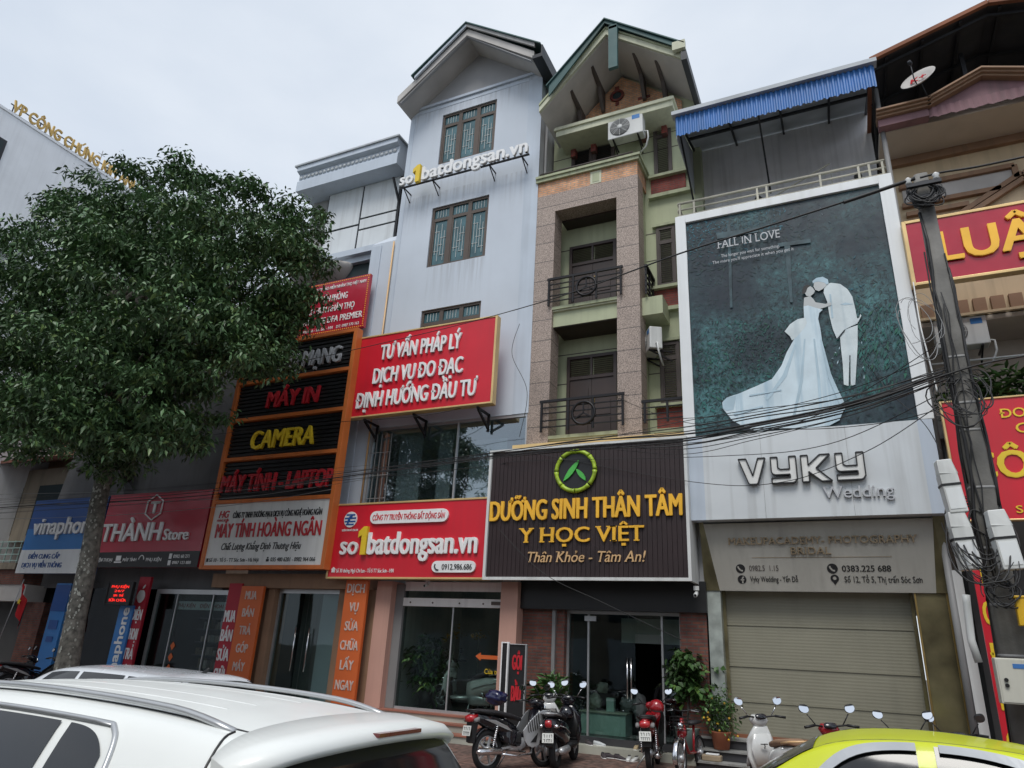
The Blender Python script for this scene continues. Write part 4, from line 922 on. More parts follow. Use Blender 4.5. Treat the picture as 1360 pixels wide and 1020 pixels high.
# computer shop tower sign
s = thing('shop_sign', 'tall orange framed sign with black slat rows and a white lower panel', 'sign', (-13.3, 13.5, 3.35))
rows = (3.35, 5.1, 6.27, 7.4, 8.52, 9.69); x0, x1 = -15.38, -11.27; fr = MB()
fr.box(x0, x0+.12, 13.46, 13.7, rows[0], rows[-1]).box(x1-.12, x1, 13.46, 13.7, rows[0], rows[-1])
for i, z in enumerate(rows): fr.box(x0+.12, x1-.12, 13.465, 13.7, *((z, z+.1) if i == 0 else ((z-.1, z) if i == 5 else (z-.05, z+.05))))
fr.build('frame', M['orange_paint'], s, bevel=.006)
sl = MB()
for i in range(1, 5):
    n = 9; a, c = rows[i]+.07, rows[i+1]-.07
    for k in range(n): zc = a+(c-a)*(k+.5)/n; sl.box(x0+.12, x1-.12, 13.55, 13.6, zc-.035, zc+.035)
sl.build('slats', M['slat_black'], s); pbox('backing', M['interior_dark'], s, x0+.12, x1-.12, 13.62, 13.66, rows[1], rows[5]-.02)
for t_, a, c, z, h, m in (('THIẾT BỊ MẠNG', -14.9, -11.75, 8.78, .46, 'letter_grey'), ('MÁY IN', -14.1, -12.3, 7.68, .46, 'letter_red'), ('CAMERA', -14.4, -12.25, 6.52, .5, 'letter_yellow'), ('MÁY TÍNH - LAPTOP', -15.2, -11.42, 5.36, .46, 'letter_red')):
    text(s, t_, a, c, z, h, 13.54, M[m], .07, .022, shear=.08)
pbox('white_panel', M['ivory_panel'], s, x0+.12, x1-.12, 13.5, 13.66, rows[0]+.1, rows[1]-.05)
text(s, 'CÔNG TY TNHH THƯƠNG MẠI & DỊCH VỤ CÔNG NGHỆ HOÀNG NGÂN', -14.55, -11.6, 4.66, .15, 13.5, M['letter_black'], .01, .008)
text(s, 'MÁY TÍNH HOÀNG NGÂN', -15.05, -11.55, 4.16, .36, 13.5, M['letter_red'], .02, .014)
text(s, 'Chất Lượng Khẳng Định Thương Hiệu', -14.75, -12.1, 3.84, .17, 13.5, M['letter_black'], .008, .004, shear=.3)
text(s, 'Số 10 - Tổ 5 - TT Sóc Sơn - Hà Nội', -15.1, -13.4, 3.54, .09, 13.5, M['letter_black'], .006, .006); text(s, '035 480 6201 - 0982 964 066', -13.0, -11.6, 3.54, .1, 13.5, M['letter_black'], .006, .006)
MB().box(-15.2, -15.13, 13.492, 13.498, 3.54, 3.63).box(-13.15, -13.06, 13.492, 13.498, 3.54, 3.6).box(-13.13, -13.08, 13.492, 13.498, 3.61, 3.65).build('icon', M['letter_black'], s)
text(s, 'HG', -15.05, -14.7, 4.68, .18, 13.5, M['letter_red'], .01, .03, shear=.2); text(s, 'HOÀNG NGÂN', -15.1, -14.68, 4.58, .06, 13.5, M['letter_red'], .004, .02)
# insurance office sign above it
s = sign('office_sign', 'small crimson office sign in a dark recess above the orange framed sign', -14.0, -11.62, 10.05, 11.76, 14.1, 'sign_crimson', None, .1)
text(s, 'CÔNG TY BẢO HIỂM NHÂN THỌ VIỆT NAM', -13.8, -11.75, 11.5, .1, 14.1, M['letter_white'], .008, .015)
for t_, a, z in (('VĂN PHÒNG', -13.3, 11.1), ('BẢO HIỂM NHÂN THỌ', -13.85, 10.74), ('VITA LIFE DFA PREMIER', -13.9, 10.38)): text(s, t_, a, (-12.35 if 'PHÒNG' in t_ else -12.05 if 'NHÂN' in t_ else -11.72), z, .2, 14.1, M['letter_white'], .012, .012)
text(s, 'Phù Linh - Sóc Sơn - HN    ĐT: 0987 570 163', -13.8, -11.8, 10.16, .09, 14.1, M['letter_white'], .006, .008)
bd = MB()
for k in range(34): bd.box(-13.97+k*.07, -13.94+k*.07, 14.09, 14.099, 11.7, 11.73).box(-13.97+k*.07, -13.94+k*.07, 14.09, 14.099, 10.08, 10.11)
for k in range(22): bd.box(-11.68, -11.65, 14.09, 14.099, 10.15+k*.07, 10.18+k*.07)
bd.build('dotted_border', M['letter_gold'], s)
# brown clinic sign
s = thing('clinic_sign', 'dark plum ribbed sign with gold letters and a round green bamboo emblem', 'sign', (-4.9, 13.6, 3.17))
x0, x1, z0, z1 = -7.02, -2.74, 3.2, 5.92; b = MB(); n = 44
for k in range(n):
    a, c = x0+(x1-x0)*k/n, x0+(x1-x0)*(k+1)/n; b.box(a+.004, c-.004, 13.6, 13.64, z0, z1)
b.build('panel', M['plum_panel'], s); pbox('backing', M['interior_dark'], s, x0, x1, 13.635, 14.3, z0, z1)
MB().box(x0-.06, x0, 13.55, 13.66, z0-.06, z1+.05).box(x1, x1+.06, 13.55, 14.3, z0-.06, z1+.05).box(x0, x1, 13.55, 13.66, z0-.06, z0).box(x0, x1, 13.55, 13.66, z1, z1+.05).build('frame', M['white_plastic'], s)
pbox('top_cover', M['gilt_edge'], s, -6.6, -2.75, 13.7, 14.4, 6.02, 6.1)
text(s, 'DƯỠNG SINH THÂN TÂM', -6.98, -2.82, 4.38, .42, 13.6, M['letter_gold'], .05, .03); text(s, 'Y HỌC VIỆT', -6.25, -3.58, 3.9, .3, 13.6, M['letter_gold'], .045, .022, serif=.2)
text(s, 'Thân Khỏe - Tâm An!', -6.05, -3.55, 3.5, .21, 13.6, M['letter_tan'], .03, .004, shear=.22, serif=.12)
c_ = (-5.02, 5.38); disc(M['slat_black'], (c_[0], c_[1], 13.6), .43, 'emblem_disc', s, .03, 32)
rg = MB()
for k in range(8):
    a0 = k*math.pi/4+.03; rg.tube([(c_[0]+.43*math.cos(a), 13.55, c_[1]+.43*math.sin(a)) for a in np.linspace(a0, a0+math.pi/4-.05, 7)], [.055]+[.045]*5+[.055], 8)
mat('bamboo', (.33, .47, .03), .4, var=.35, scale=6); mat('leaf_green', (.07, .42, .07), .4, var=.1); rg.build('bamboo_ring', M['bamboo'], s)
def leafpoly(x0, z0, x1, z1, w):
    d = Vector((x1-x0, z1-z0)); n_ = Vector((-d.y, d.x)).normalized(); pts = []
    for t_ in (0, .2, .45, .7, .9, 1): pts.append(Vector((x0, z0))+d*t_+n_*w*math.sin(math.pi*min(t_*.9+.05, 1)))
    for t_ in (.9, .7, .45, .2): pts.append(Vector((x0, z0))+d*t_-n_*w*math.sin(math.pi*(t_*.9+.05)))
    return [(p.x, p.y) for p in pts]
MB().xz(leafpoly(-5.28, 5.16, -4.94, 5.6, .06), 13.53, 13.565).xz(leafpoly(-4.78, 5.16, -5.0, 5.42, .05), 13.53, 13.565).build('emblem_leaf', M['leaf_green'], s)

# ---- wedding billboard: a printed picture, all of it flat ink layers
s = thing('wedding_billboard', 'huge white framed billboard of a kissing bride and groom in a dark garden', 'billboard', (-.6, 13.75, 6))
ix0, ix1, iz0, iz1 = -2.53, 1.41, 5.98, 11.08; W_, H_ = ix1-ix0, iz1-iz0
YB = 13.8; zz_ = [YB-.004]
P = MB()
PM = ['photo_garden', 'photo_dark', 'photo_teal', 'photo_leaf', 'photo_leaf_dark', 'photo_dress', 'photo_suit', 'photo_skin', 'photo_post', 'hair_black', 'photo_fold', 'photo_blue']
def uv(px, py): p = at(px, py, 13.8); return p.x, p.z
def zpx(x, y): return 890+.3528*x, 240+.3528*y      # pixels of an enlarged view of the photograph
def ink(pts, m, zoom=True, dz=.0015):
    zz_[0] -= dz; P.mi = PM.index(m); q = [uv(*zpx(*p)) if zoom else p for p in pts]
    q = [(min(max(x, ix0+.002), ix1-.002), min(max(z, iz0+.002), iz1-.002)) for x, z in q]
    P.face([(x, zz_[0], z) for x, z in q])
P.mi = 0; P.box(ix0, ix1, YB, YB+.05, iz0, iz1)
rr = random.Random(5)
def leaves(n, fx, m, s0, s1, dens=lambda u, v: 1):
    k = 0; P.mi = PM.index(m)
    for _ in range(n*6):
        if k >= n: break
        x, z = rr.uniform(ix0, ix1), rr.uniform(iz0, iz1); u, v = (x-ix0)/W_, (z-iz0)/H_
        if rr.random() > dens(u, v): continue
        k += 1; a = fx(rr); l = rr.uniform(s0, s1); wd = l*rr.uniform(.15, .3); dx, dz = math.cos(a)*l, math.sin(a)*l; nx, nz = -math.sin(a)*wd, math.cos(a)*wd
        pts = [(x-dx, z-dz), (x+nx, z+nz), (x+dx, z+dz), (x-nx, z-nz)]
        if all(ix0 < p[0] < ix1 and iz0 < p[1] < iz1 for p in pts):
            P.face([(p[0], zz_[0]-rr.uniform(0, .001), p[1]) for p in pts])
    zz_[0] -= .002
blob = lambda cu, cv, ru, rv: (lambda u, v: max(0, 1-((u-cu)/ru)**2-((v-cv)/rv)**2))
leaves(2600, lambda r: r.uniform(0, 6.3), 'photo_leaf_dark', .015, .06, lambda u, v: .25+.5*(v < .6))
leaves(700, lambda r: r.uniform(0, 6.3), 'photo_teal', .015, .06, blob(.12, .97, .5, .2))
leaves(700, lambda r: r.uniform(0, 6.3), 'photo_leaf_dark', .02, .07, blob(.2, .9, .5, .25))
leaves(120, lambda r: r.uniform(0, 6.3), 'photo_post', .012, .04, blob(.72, .93, .2, .1))
leaves(40, lambda r: r.uniform(0, 6.3), 'photo_fold', .008, .02, blob(.72, .93, .14, .07))
leaves(160, lambda r: r.uniform(0, 6.3), 'photo_teal', .015, .05, blob(.82, .55, .1, .16))
leaves(900, lambda r: r.gauss(1.9, .7), 'photo_leaf', .012, .055, blob(.25, .32, .32, .2))
leaves(600, lambda r: r.gauss(1.2, .7), 'photo_leaf', .012, .055, blob(.42, .38, .25, .16))
leaves(400, lambda r: r.gauss(2.2, .5), 'photo_leaf', .02, .08, blob(.1, .25, .16, .18))
leaves(700, lambda r: r.gauss(1.3, .25), 'photo_leaf', .03, .1, blob(.84, .3, .2, .22))
leaves(110, lambda r: r.gauss(1.3, .22), 'photo_fold', .02, .06, blob(.76, .27, .1, .14))
leaves(800, lambda r: r.uniform(0, 6.3), 'photo_dark', .012, .05, lambda u, v: .6*(v < .5))
for pts in ([(215, 165), (228, 165), (236, 480), (226, 480)], [(175, 200), (330, 178), (332, 196), (178, 222)], [(430, 245), (452, 242), (462, 460), (452, 460)], [(405, 238), (528, 222), (530, 236), (408, 252)]): ink(pts, 'photo_post')
# groom
ink([(640, 592), (660, 562), (706, 546), (706, 620), (702, 690), (697, 770), (680, 775), (679, 660), (675, 660), (672, 775), (654, 770), (650, 690), (643, 630)], 'photo_suit')
leaves(300, lambda r: r.gauss(1.4, .3), 'photo_leaf', .02, .06, blob(.79, .17, .08, .1)); leaves(160, lambda r: r.gauss(1.4, .3), 'photo_teal', .02, .06, blob(.72, .1, .09, .07)); leaves(50, lambda r: r.gauss(1.4, .3), 'photo_post', .015, .04, blob(.72, .14, .07, .06))
ink([(582, 395), (605, 388), (640, 392), (668, 412), (686, 440), (698, 490), (707, 540), (680, 552), (655, 565), (628, 598), (612, 560), (600, 510), (592, 460), (578, 425)], 'photo_suit')
ink([(690, 525), (712, 520), (716, 505), (720, 512), (708, 535), (690, 545)], 'photo_suit')
ink([(640, 470), (660, 462), (690, 468), (660, 472)], 'photo_fold'); ink([(628, 598), (655, 565), (660, 566), (632, 602)], 'photo_dark'); ink([(600, 430), (606, 432), (615, 520), (608, 520)], 'photo_fold')
ink([(545, 378), (560, 372), (582, 376), (590, 392), (586, 402), (575, 412), (560, 420), (547, 415), (540, 402)], 'photo_skin')
ink([(536, 382), (552, 370), (575, 366), (594, 376), (597, 390), (590, 396), (580, 388), (560, 384), (545, 386), (538, 392)], 'photo_fold')
# bride
ink([(505, 445), (528, 438), (540, 450), (548, 462), (585, 468), (607, 462), (608, 472), (580, 482), (556, 490), (558, 510), (520, 512), (503, 480)], 'photo_skin')
ink([(507, 405), (522, 398), (538, 408), (546, 420), (540, 430), (528, 440), (514, 438), (505, 424)], 'photo_skin'); ink([(500, 418), (504, 402), (518, 396), (530, 400), (518, 408), (512, 424), (502, 432), (497, 428)], 'hair_black')
ink([(503, 478), (520, 474), (545, 482), (575, 490), (562, 502), (558, 525), (566, 560), (572, 605), (588, 680), (610, 740), (632, 790), (652, 830), (662, 858), (650, 875), (638, 905), (600, 925), (520, 935), (420, 935), (330, 948), (270, 925), (235, 905), (200, 860), (198, 838), (215, 820), (260, 805), (330, 775), (385, 750), (420, 700), (440, 650), (465, 605), (490, 560), (505, 520)], 'photo_dress')
ink([(510, 520), (480, 526), (452, 545), (432, 572), (452, 590), (460, 606), (480, 590), (505, 560), (516, 540)], 'photo_suit')
ink([(200, 838), (215, 820), (250, 812), (245, 840), (240, 865), (215, 870), (200, 860)], 'photo_fold')
for pts in ([(470, 620), (476, 620), (440, 740), (370, 830), (360, 828), (425, 735)], [(505, 600), (510, 600), (500, 760), (470, 900), (460, 900), (490, 760)], [(540, 600), (546, 600), (566, 760), (575, 900), (565, 900), (556, 760)], [(566, 600), (572, 605), (610, 745), (650, 850), (640, 850), (596, 745)], [(300, 810), (420, 790), (421, 794), (300, 816)], [(240, 880), (350, 850), (352, 856), (245, 888)]): ink(pts, 'photo_fold')
leaves(90, lambda r: r.uniform(0, 6.3), 'photo_fold', .01, .028, blob(.685, .33, .04, .08)); leaves(60, lambda r: r.uniform(0, 6.3), 'photo_leaf', .015, .035, blob(.69, .31, .05, .09))
ink([(270, 925), (235, 905), (228, 930), (300, 950), (330, 948)], 'photo_dark')
P.build('picture', [M[m] for m in PM], s)
def slant(p0, p1): a, c = Vector((*uv(*zpx(*p0)), 0)), Vector((*uv(*zpx(*p1)), 0)); return a, c
a, c = slant((183, 258), (415, 216)); yb = zz_[0]-.004
text(s, 'FALL IN LOVE', a.x, c.x, (a.y+c.y)/2-.03, .2, yb, M['letter_grey'], .004, -.004, serif=.16, name='printed_text')
text(s, 'The longer you wait for something,', a.x+.05, c.x-.03, a.y-.27, .075, yb, M['letter_grey'], .003, -.004, name='printed_text'); text(s, "The more you'll appreciate it when you get it", a.x-.14, c.x+.24, a.y-.4, .075, yb, M['letter_grey'], .003, -.004, name='printed_text')
MB().box(-2.76, ix0, 13.74, 14.0, 5.98, 11.28).box(ix1, 1.66, 13.74, 14.0, 5.98, 11.28).box(ix0, ix1, 13.74, 14.0, iz1, 11.28).build('frame', M['sign_white'], s, bevel=.01)
f = MB().box(-2.4, 1.38, 13.74, 14.0, 4.3, 5.978).build('fascia_panel', M['fascia_grey'], s)
boxes('side_panel', 'pale_strip', s, (-2.76, -2.4, 13.745, 14.0, 4.3, 5.979), (1.38, 1.62, 13.745, 14.0, 4.3, 5.979))
boxes('panel_joint', 'weathered_wood', s, (-1.3, -1.297, 13.737, 13.74, 4.3, 5.97), (.2, .203, 13.737, 13.74, 4.3, 5.97))
# blocky studio name, each letter a thick plate with a dark rim
def strokes(z0, h, x0, x1):
    p = lambda q: [(x0+(x1-x0)*x, z0+h*y) for x, y in q]
    return [p(q) for q in (
        [(0, 1), (.065, 1), (.115, .33), (.165, 1), (.225, 1), (.155, .05), (.145, 0), (.09, 0), (.075, .05)],
        [(.27, 1), (.325, 1), (.325, .58), (.345, .52), (.42, .52), (.42, 1), (.475, 1), (.475, .14), (.455, .02), (.44, 0), (.27, 0), (.27, .2), (.42, .2), (.42, .32), (.3, .32), (.28, .36), (.27, .45)],
        [(.515, 1), (.57, 1), (.57, .62), (.665, 1), (.745, 1), (.63, .5), (.745, 0), (.665, 0), (.57, .38), (.57, 0), (.515, 0)],
        [(.785, 1), (.84, 1), (.84, .58), (.86, .52), (.945, .52), (.945, 1), (1, 1), (1, .14), (.98, .02), (.965, 0), (.785, 0), (.785, .2), (.945, .2), (.945, .32), (.815, .32), (.795, .36), (.785, .45)])]
import itertools
b = MB(); bl = MB()
for poly in strokes(4.93, .5, -1.72, .45):
    b.xz(poly, 13.66, 13.735)
    for p, q in zip(poly, poly[1:]+poly[:1]): bl.bar((p[0], 13.675, p[1]), (q[0], 13.675, q[1]), .022, .07, up=(0, 1, 0))
b.build('lettering', M['ivory_panel'], s); bl.build('letter_rim', M['letter_black'], s)
text(s, 'Wedding', -.28, .86, 4.62, .21, 13.74, M['letter_grey'], .05, .006, serif=.16)
# tilted lower panel
tp = thing('contact_sign', 'warm grey slanted sign with phone numbers above the roller shutter', 'sign', (-.55, 14.1, 3.05))
o_ = Vector((0, 14.28, 3.04)); u_ = Vector((0, -.3, 1.24)).normalized(); hh = 1.26; r_ = Vector((1, 0, 0)); nn = r_.cross(u_)
pts = [o_+r_*x+u_*v for x, v in ((-2.3, 0), (1.3, 0), (1.4, hh), (-2.5, hh))]; MB().prism(pts, -nn*.12).build('panel', M['warm_panel'], tp)
MB().prism([(-2.58, 14.0, 4.3), (-2.5, 13.98, 4.3), (-2.3, 14.28, 3.04), (-2.58, 14.28, 3.04)], (0, .06, 0)).build('cheek', M['gold_glass'], tp); MB().prism([(1.4, 13.98, 4.3), (1.6, 14.0, 4.3), (1.5, 14.28, 3.04), (1.3, 14.28, 3.04)], (0, .06, 0)).build('cheek', M['gold_glass'], tp)
FR = (o_, r_, u_)
text(tp, 'MAKEUPACADEMY- PHOTOGRAPHY', -2.05, 1.12, .86, .13, 0, M['letter_dull'], .03, .006, serif=.17, frame=FR); text(tp, 'BRIDAL', -.95, -.27, .67, .13, 0, M['letter_dull'], .03, .006, serif=.17, frame=FR)
ln = MB(); ln.prism([o_+r_*x+u_*v+nn*.006 for x, v in ((-1.65, .61), (.7, .61), (.7, .618), (-1.65, .618))], -nn*.004); ln.build('rule', M['letter_dull'], tp)
text(tp, '0982.5  1.15', -1.72, -1.2, .37, .1, 0, M['weathered_wood'], .004, -.004, serif=0, frame=FR); text(tp, '0383.225 688', -.12, .66, .36, .105, 0, M['letter_black'], .004, .02, frame=FR)
text(tp, 'Vyky Wedding - Yến Đỗ', -1.72, -.88, .17, .1, 0, M['letter_black'], .004, .008, frame=FR); text(tp, 'Số 12, Tổ 5, Thị trấn Sóc Sơn', -.1, 1.12, .17, .105, 0, M['letter_black'], .004, .006, frame=FR)
ic = MB()
for cx_, cy_, r0 in ((-1.88, .41, .085), (-1.87, .21, .08), (-.28, .41, .09), (-.26, .235, .07)):
    ic.prism([o_+r_*(cx_+r0*math.cos(a))+u_*(cy_+r0*math.sin(a))+nn*.005 for a in np.linspace(0, 2*math.pi, 21)[:-1]], -nn*.003)
ic.prism([o_+r_*x+u_*v+nn*.0055 for x, v in ((-.32, .21), (-.26, .12), (-.2, .21))], -nn*.003); ic.build('icon', M['letter_black'], tp)
ic = MB()
def stroke(pts, w=.02):
    for p, q in zip(pts, pts[1:]):
        d = Vector((q[0]-p[0], q[1]-p[1])).normalized(); n_ = Vector((-d.y, d.x))*w/2
        ic.prism([o_+r_*(a_[0]+k*n_.x)+u_*(a_[1]+k*n_.y)+nn*.009 for a_, k in ((p, 1), (p, -1), (q, -1), (q, 1))], -nn*.003)
stroke([(-1.92, .455), (-1.92, .43), (-1.88, .38), (-1.84, .37)], .028); stroke([(-.32, .455), (-.32, .43), (-.28, .38), (-.24, .37)], .028)
stroke([(-1.86, .14), (-1.86, .24), (-1.835, .26)], .024); stroke([(-1.895, .205), (-1.83, .205)], .022)
ic.prism([o_+r_*(-.26+.03*math.cos(a))+u_*(.24+.03*math.sin(a))+nn*.009 for a in np.linspace(0, 2*math.pi, 13)[:-1]], -nn*.003)
ic.build('icon_mark', M['warm_panel'], tp)

# lawyer signs on the tan house
s = sign('office_sign', 'crimson sign with huge yellow letters on the tan house behind the pole', 1.72, 7.5, 8.62, 9.92, 13.6, 'sign_crimson', 'gilt_edge', .16, .06)
text(s, 'LUẬT SƯ', 2.2, 5.6, 8.98, .62, 13.6, M['letter_gold'], .05, .03)
s = sign('office_sign', 'bright red banner sign with yellow letters below the tan house balcony', 1.78, 7.5, 4.15, 6.2, 13.6, 'sign_red', 'gilt_edge', .1, .03)
text(s, 'ĐOÀN LUẬT SƯ HÀ NỘI', 2.6, 5.2, 5.85, .16, 13.6, M['letter_yellow'], .012, .012, serif=.15); text(s, 'CÔNG TY LUẬT', 2.78, 4.9, 5.57, .17, 13.6, M['letter_yellow'], .012, .012, serif=.15)
text(s, 'CÔNG TÂM', 2.02, 5.1, 4.83, .45, 13.6, M['letter_yellow'], .02, .035); text(s, 'LUẬT SƯ', 2.86, 4.6, 4.47, .2, 13.6, M['letter_yellow'], .012, .03); text(s, 'Số 5 Tổ 5 TT Sóc Sơn', 2.55, 4.6, 4.24, .12, 13.6, M['letter_yellow'], .012, .015)

# phone shop signs in the tree shade
s = sign('shop_sign', 'blue and white telephone company sign partly behind the tree trunk', -23.35, -19.85, 3.25, 5.5, 13.6, 'vina_blue', None, .2)
pbox('lower_panel', M['sign_white'], s, -23.35, -19.85, 13.585, 13.6, 3.25, 3.95); pbox('middle_panel', M['vina_light'], s, -23.35, -19.85, 13.59, 13.6, 3.95, 4.6)
text(s, 'vinaphone', -23.0, -20.0, 4.42, .5, 13.59, M['letter_white'], .06, .03)
for t_, a, c, z in (('ĐIỂM CUNG CẤP', -22.9, -21.4, 3.68), ('DỊCH VỤ VIỄN THÔNG', -23.1, -21.2, 3.42)): text(s, t_, a, c, z, .14, 13.585, M['vina_blue'], .01, .014)
s = sign('shop_sign', 'dark crimson phone shop sign with white hexagon emblem and white letters', -19.78, -15.6, 3.42, 5.52, 13.6, 'sign_crimson', None, .2)
pbox('lower_strip', M['black_plastic'], s, -19.78, -15.6, 13.585, 13.6, 3.42, 3.84)
text(s, 'THÀNH', -19.7, -17.25, 4.15, .5, 13.6, M['letter_white'], .05, .03); text(s, 'Store', -17.1, -16.15, 4.15, .3, 13.6, M['letter_white'], .05, .02)
hx = MB(); hc = (-17.75, 5.08)
hx.tube([(hc[0]+.36*math.sin(k*math.pi/3), 13.57, hc[1]+.36*math.cos(k*math.pi/3)) for k in range(6)], .022, 6, closed=True); hx.build('hexagon', M['letter_white'], s)
text(s, 'T', hc[0]-.15, hc[0]+.17, hc[1]-.16, .32, 13.6, M['letter_white'], .03, .05)
for t_, a, c in (('ĐIỆN THOẠI', -19.7, -19.0), ('MÁY TÍNH', -18.55, -18.0), ('PHỤ KIỆN', -17.6, -17.0)): text(s, t_, a, c, 3.58, .09, 13.585, M['letter_white'], .006, .015)
text(s, '0982 60 271', -16.55, -15.95, 3.66, .09, 13.585, M['letter_white'], .006, .015); text(s, '0987 123 888', -16.55, -15.85, 3.5, .08, 13.585, M['letter_white'], .006, .015)
MB().box(-18.85, -18.65, 13.575, 13.584, 3.6, 3.74).box(-18.9, -18.6, 13.575, 13.584, 3.54, 3.58).box(-16.72, -16.62, 13.575, 13.584, 3.64, 3.78).box(-16.72, -16.62, 13.575, 13.584, 3.47, 3.6).tube([(-17.8+.1*math.cos(a), 13.58, 3.62+.12*math.sin(a)) for a in np.linspace(0, math.pi, 9)], .014).build('icon', M['letter_white'], s)

# upright banners
def upright(label, face, words, x0, x1, z0, z1, y, m, h, top, step, edge=None, shear=0, icon=False, name='banner_sign'):
    s = sign(name, label, x0, x1, z0, z1, y, face, edge, .08, .03)
    for k, t_ in enumerate(words):
        wd = min(len(t_)*h*.62, (x1-x0)*.86); cx = (x0+x1)/2; text(s, t_, cx-wd/2, cx+wd/2, top-k*step, h, y, M[m], .012, .02)
    return s
upright('orange upright sign with six grey words left of the computer shop door', 'banner_orange', 'MUA BÁN TRẢ GÓP MÁY TÍNH'.split(), -14.2, -13.46, .25, 2.98, 13.9, 'banner_text', .2, 2.66, .42)
upright('orange upright sign with six grey words right of the computer shop door', 'banner_orange', 'DỊCH VỤ SỬA CHỮA LẤY NGAY'.split(), -10.9, -10.27, .42, 3.15, 13.9, 'banner_text', .2, 2.86, .42)
upright('dark red upright sign beside the phone shop window, next to the orange one', 'banner_red', 'MUA BÁN SỬA CHỮA'.split(), -14.69, -14.25, .2, 3.05, 13.95, 'letter_white', .28, 2.1, .46)
s = upright('dark red upright sign with apple shape behind the trunk', 'banner_red', 'ĐIỆN THOẠI TRẢ GÓP'.split(), -18.15, -17.7, .2, 3.2, 13.95, 'letter_white', .28, 2.05, .5)
MB().xz([(-17.93+.14*math.cos(a)*(1+.12*math.cos(2*a)), 2.68+.18*math.sin(a)-.03*math.exp(-((a-math.pi/2)*3)**2)) for a in np.linspace(0, 2*math.pi, 25)[:-1]], 13.935, 13.945).xz(leafpoly(-17.92, 2.87, -17.84, 2.99, .03), 13.935, 13.945).build('apple_shape', M['letter_white'], s)
s = sign('banner_sign', 'bright blue upright banner with white lettering turned sideways', -18.6, -18.06, .2, 2.42, 13.88, 'vina_light', None, .06)
text(s, 'vinaphone', .4, 2.35, .12, .3, 0, M['letter_white'], .012, .03, frame=((-18.06, 13.88, 0), (0, 0, 1), (-1, 0, 0)))
s = sign('banner_sign', 'blue upright panel on the shop edge left of the trunk', -21.72, -21.04, .1, 3.0, 13.95, 'vina_light', None, .1)
pbox('dark_top', M['vina_blue'], s, -21.72, -21.04, 13.94, 13.949, 2.2, 2.95); MB().box(-21.6, -21.2, 13.935, 13.939, 1.7, 1.95).box(-21.55, -21.25, 13.935, 13.939, 1.35, 1.5).build('print', M['vina_blue'], s)
s = sign('led_sign', 'small black display board with glowing red text beside the trunk', -18.88, -17.92, 2.44, 3.0, 13.6, 'led_face', 'black_plastic', .08, .03)
for t_, z, h in (('PHỤ KIỆN', 2.86, .07), ('24/7', 2.75, .06), ('SIM - THẺ', 2.63, .06), ('SỬA CHỮA', 2.5, .07)): text(s, t_, -18.75 if h > .065 else -18.6, -18.05 if h > .065 else -18.2, z, h, 13.6, M['led_red'], .004, .01)
s = sign('banner_sign', 'red upright banner with yellow words squeezed behind the utility pole', 1.82, 2.3, .3, 3.6, 13.8, 'sign_red', None, .05)
for k, t_ in enumerate(('TƯ', 'CHỨ', 'ĐẤT', 'ĐAI', 'CÔ')): text(s, t_, 1.87, 2.25, 3.15-k*.62, .34, 13.8, M['letter_yellow'], .01, .03)
s = sign('board_sign', 'narrow black board with red outlined words standing before the pink pillar', -6.38, -6.02, .1, 1.88, 13.6, 'black_plastic', 'silver', .05, .02)
text(s, 'GỘI', -6.3, -6.1, 1.42, .27, 13.6, M['letter_red'], .01, .03); text(s, 'ĐẦU', -6.3, -6.1, .85, .27, 13.6, M['letter_red'], .01, .03)
s = sign('board_sign', 'blank narrow black board with white edge beside the hair wash board', -6.55, -6.43, .1, 1.9, 13.62, 'black_plastic', 'letter_white', .05, .025)
# ------------------------------------------------------------------ street tree
def leaf_mesh(name, centres, per, spread, l0, l1, wr, droop, m, parent, rng, wob=.0):
    """many small folded leaves hanging round twig tips; one mesh"""
    C_ = np.repeat(np.array(centres, float), per, 0); n = len(C_)
    a = rng.uniform(0, 2*np.pi, n); el = rng.normal(-droop, .35, n); d = np.stack([np.cos(a)*np.cos(el), np.sin(a)*np.cos(el), np.sin(el)], 1)
    base = C_+rng.normal(0, spread, (n, 3))*np.array([1, 1, .7])+d*.04; l = rng.uniform(l0, l1, n)[:, None]
    side = np.cross(d, np.array([0, 0, 1.])); side /= np.linalg.norm(side, axis=1)[:, None]; roll = rng.normal(0, .5, n)[:, None]
    up = np.cross(side, d); sw = (side*np.cos(roll)+up*np.sin(roll)); upn = np.cross(sw, d)
    tip = base+d*l-np.array([0, 0, 1])*l*.18; mid = base+d*l*.45; wv = sw*l*wr
    V_ = np.stack([base, mid+wv+upn*l*.06, tip, mid-wv+upn*l*.06], 1).reshape(-1, 3)
    me = bpy.data.meshes.new(name); me.vertices.add(4*n); me.vertices.foreach_set('co', V_.ravel())
    i = np.arange(n)*4; F = np.stack([i, i+1, i+2, i, i+2, i+3], 1).ravel()
    me.loops.add(6*n); me.loops.foreach_set('vertex_index', F.astype(np.int32)); me.polygons.add(2*n)
    me.polygons.foreach_set('loop_start', np.arange(2*n, dtype=np.int32)*3); me.polygons.foreach_set('loop_total', np.full(2*n, 3, np.int32))
    me.update(); me.validate(); me.materials.append(m); return link(name, me, parent)
TX, TY = -15.9, 10.6
tree = thing('street_tree', 'big dark green street tree hiding the left shops', 'tree', (TX, TY, 0))
trunk = [(-15.4, 10.6, -.05), (-15.38, 10.6, .5), (-15.55, 10.6, 2), (-15.62, 10.6, 3.2), (-15.8, 10.6, 4.4), (-15.9, 10.6, 5.6), (-16.0, 10.5, 8), (-16.1, 10.4, 11), (-16.0, 10.4, 13)]
b = MB(); b.tube(trunk[:6], [.33, .25, .21, .195, .185, .18], 14); b.tube(trunk[5:], [.18, .14, .09, .04], 10)
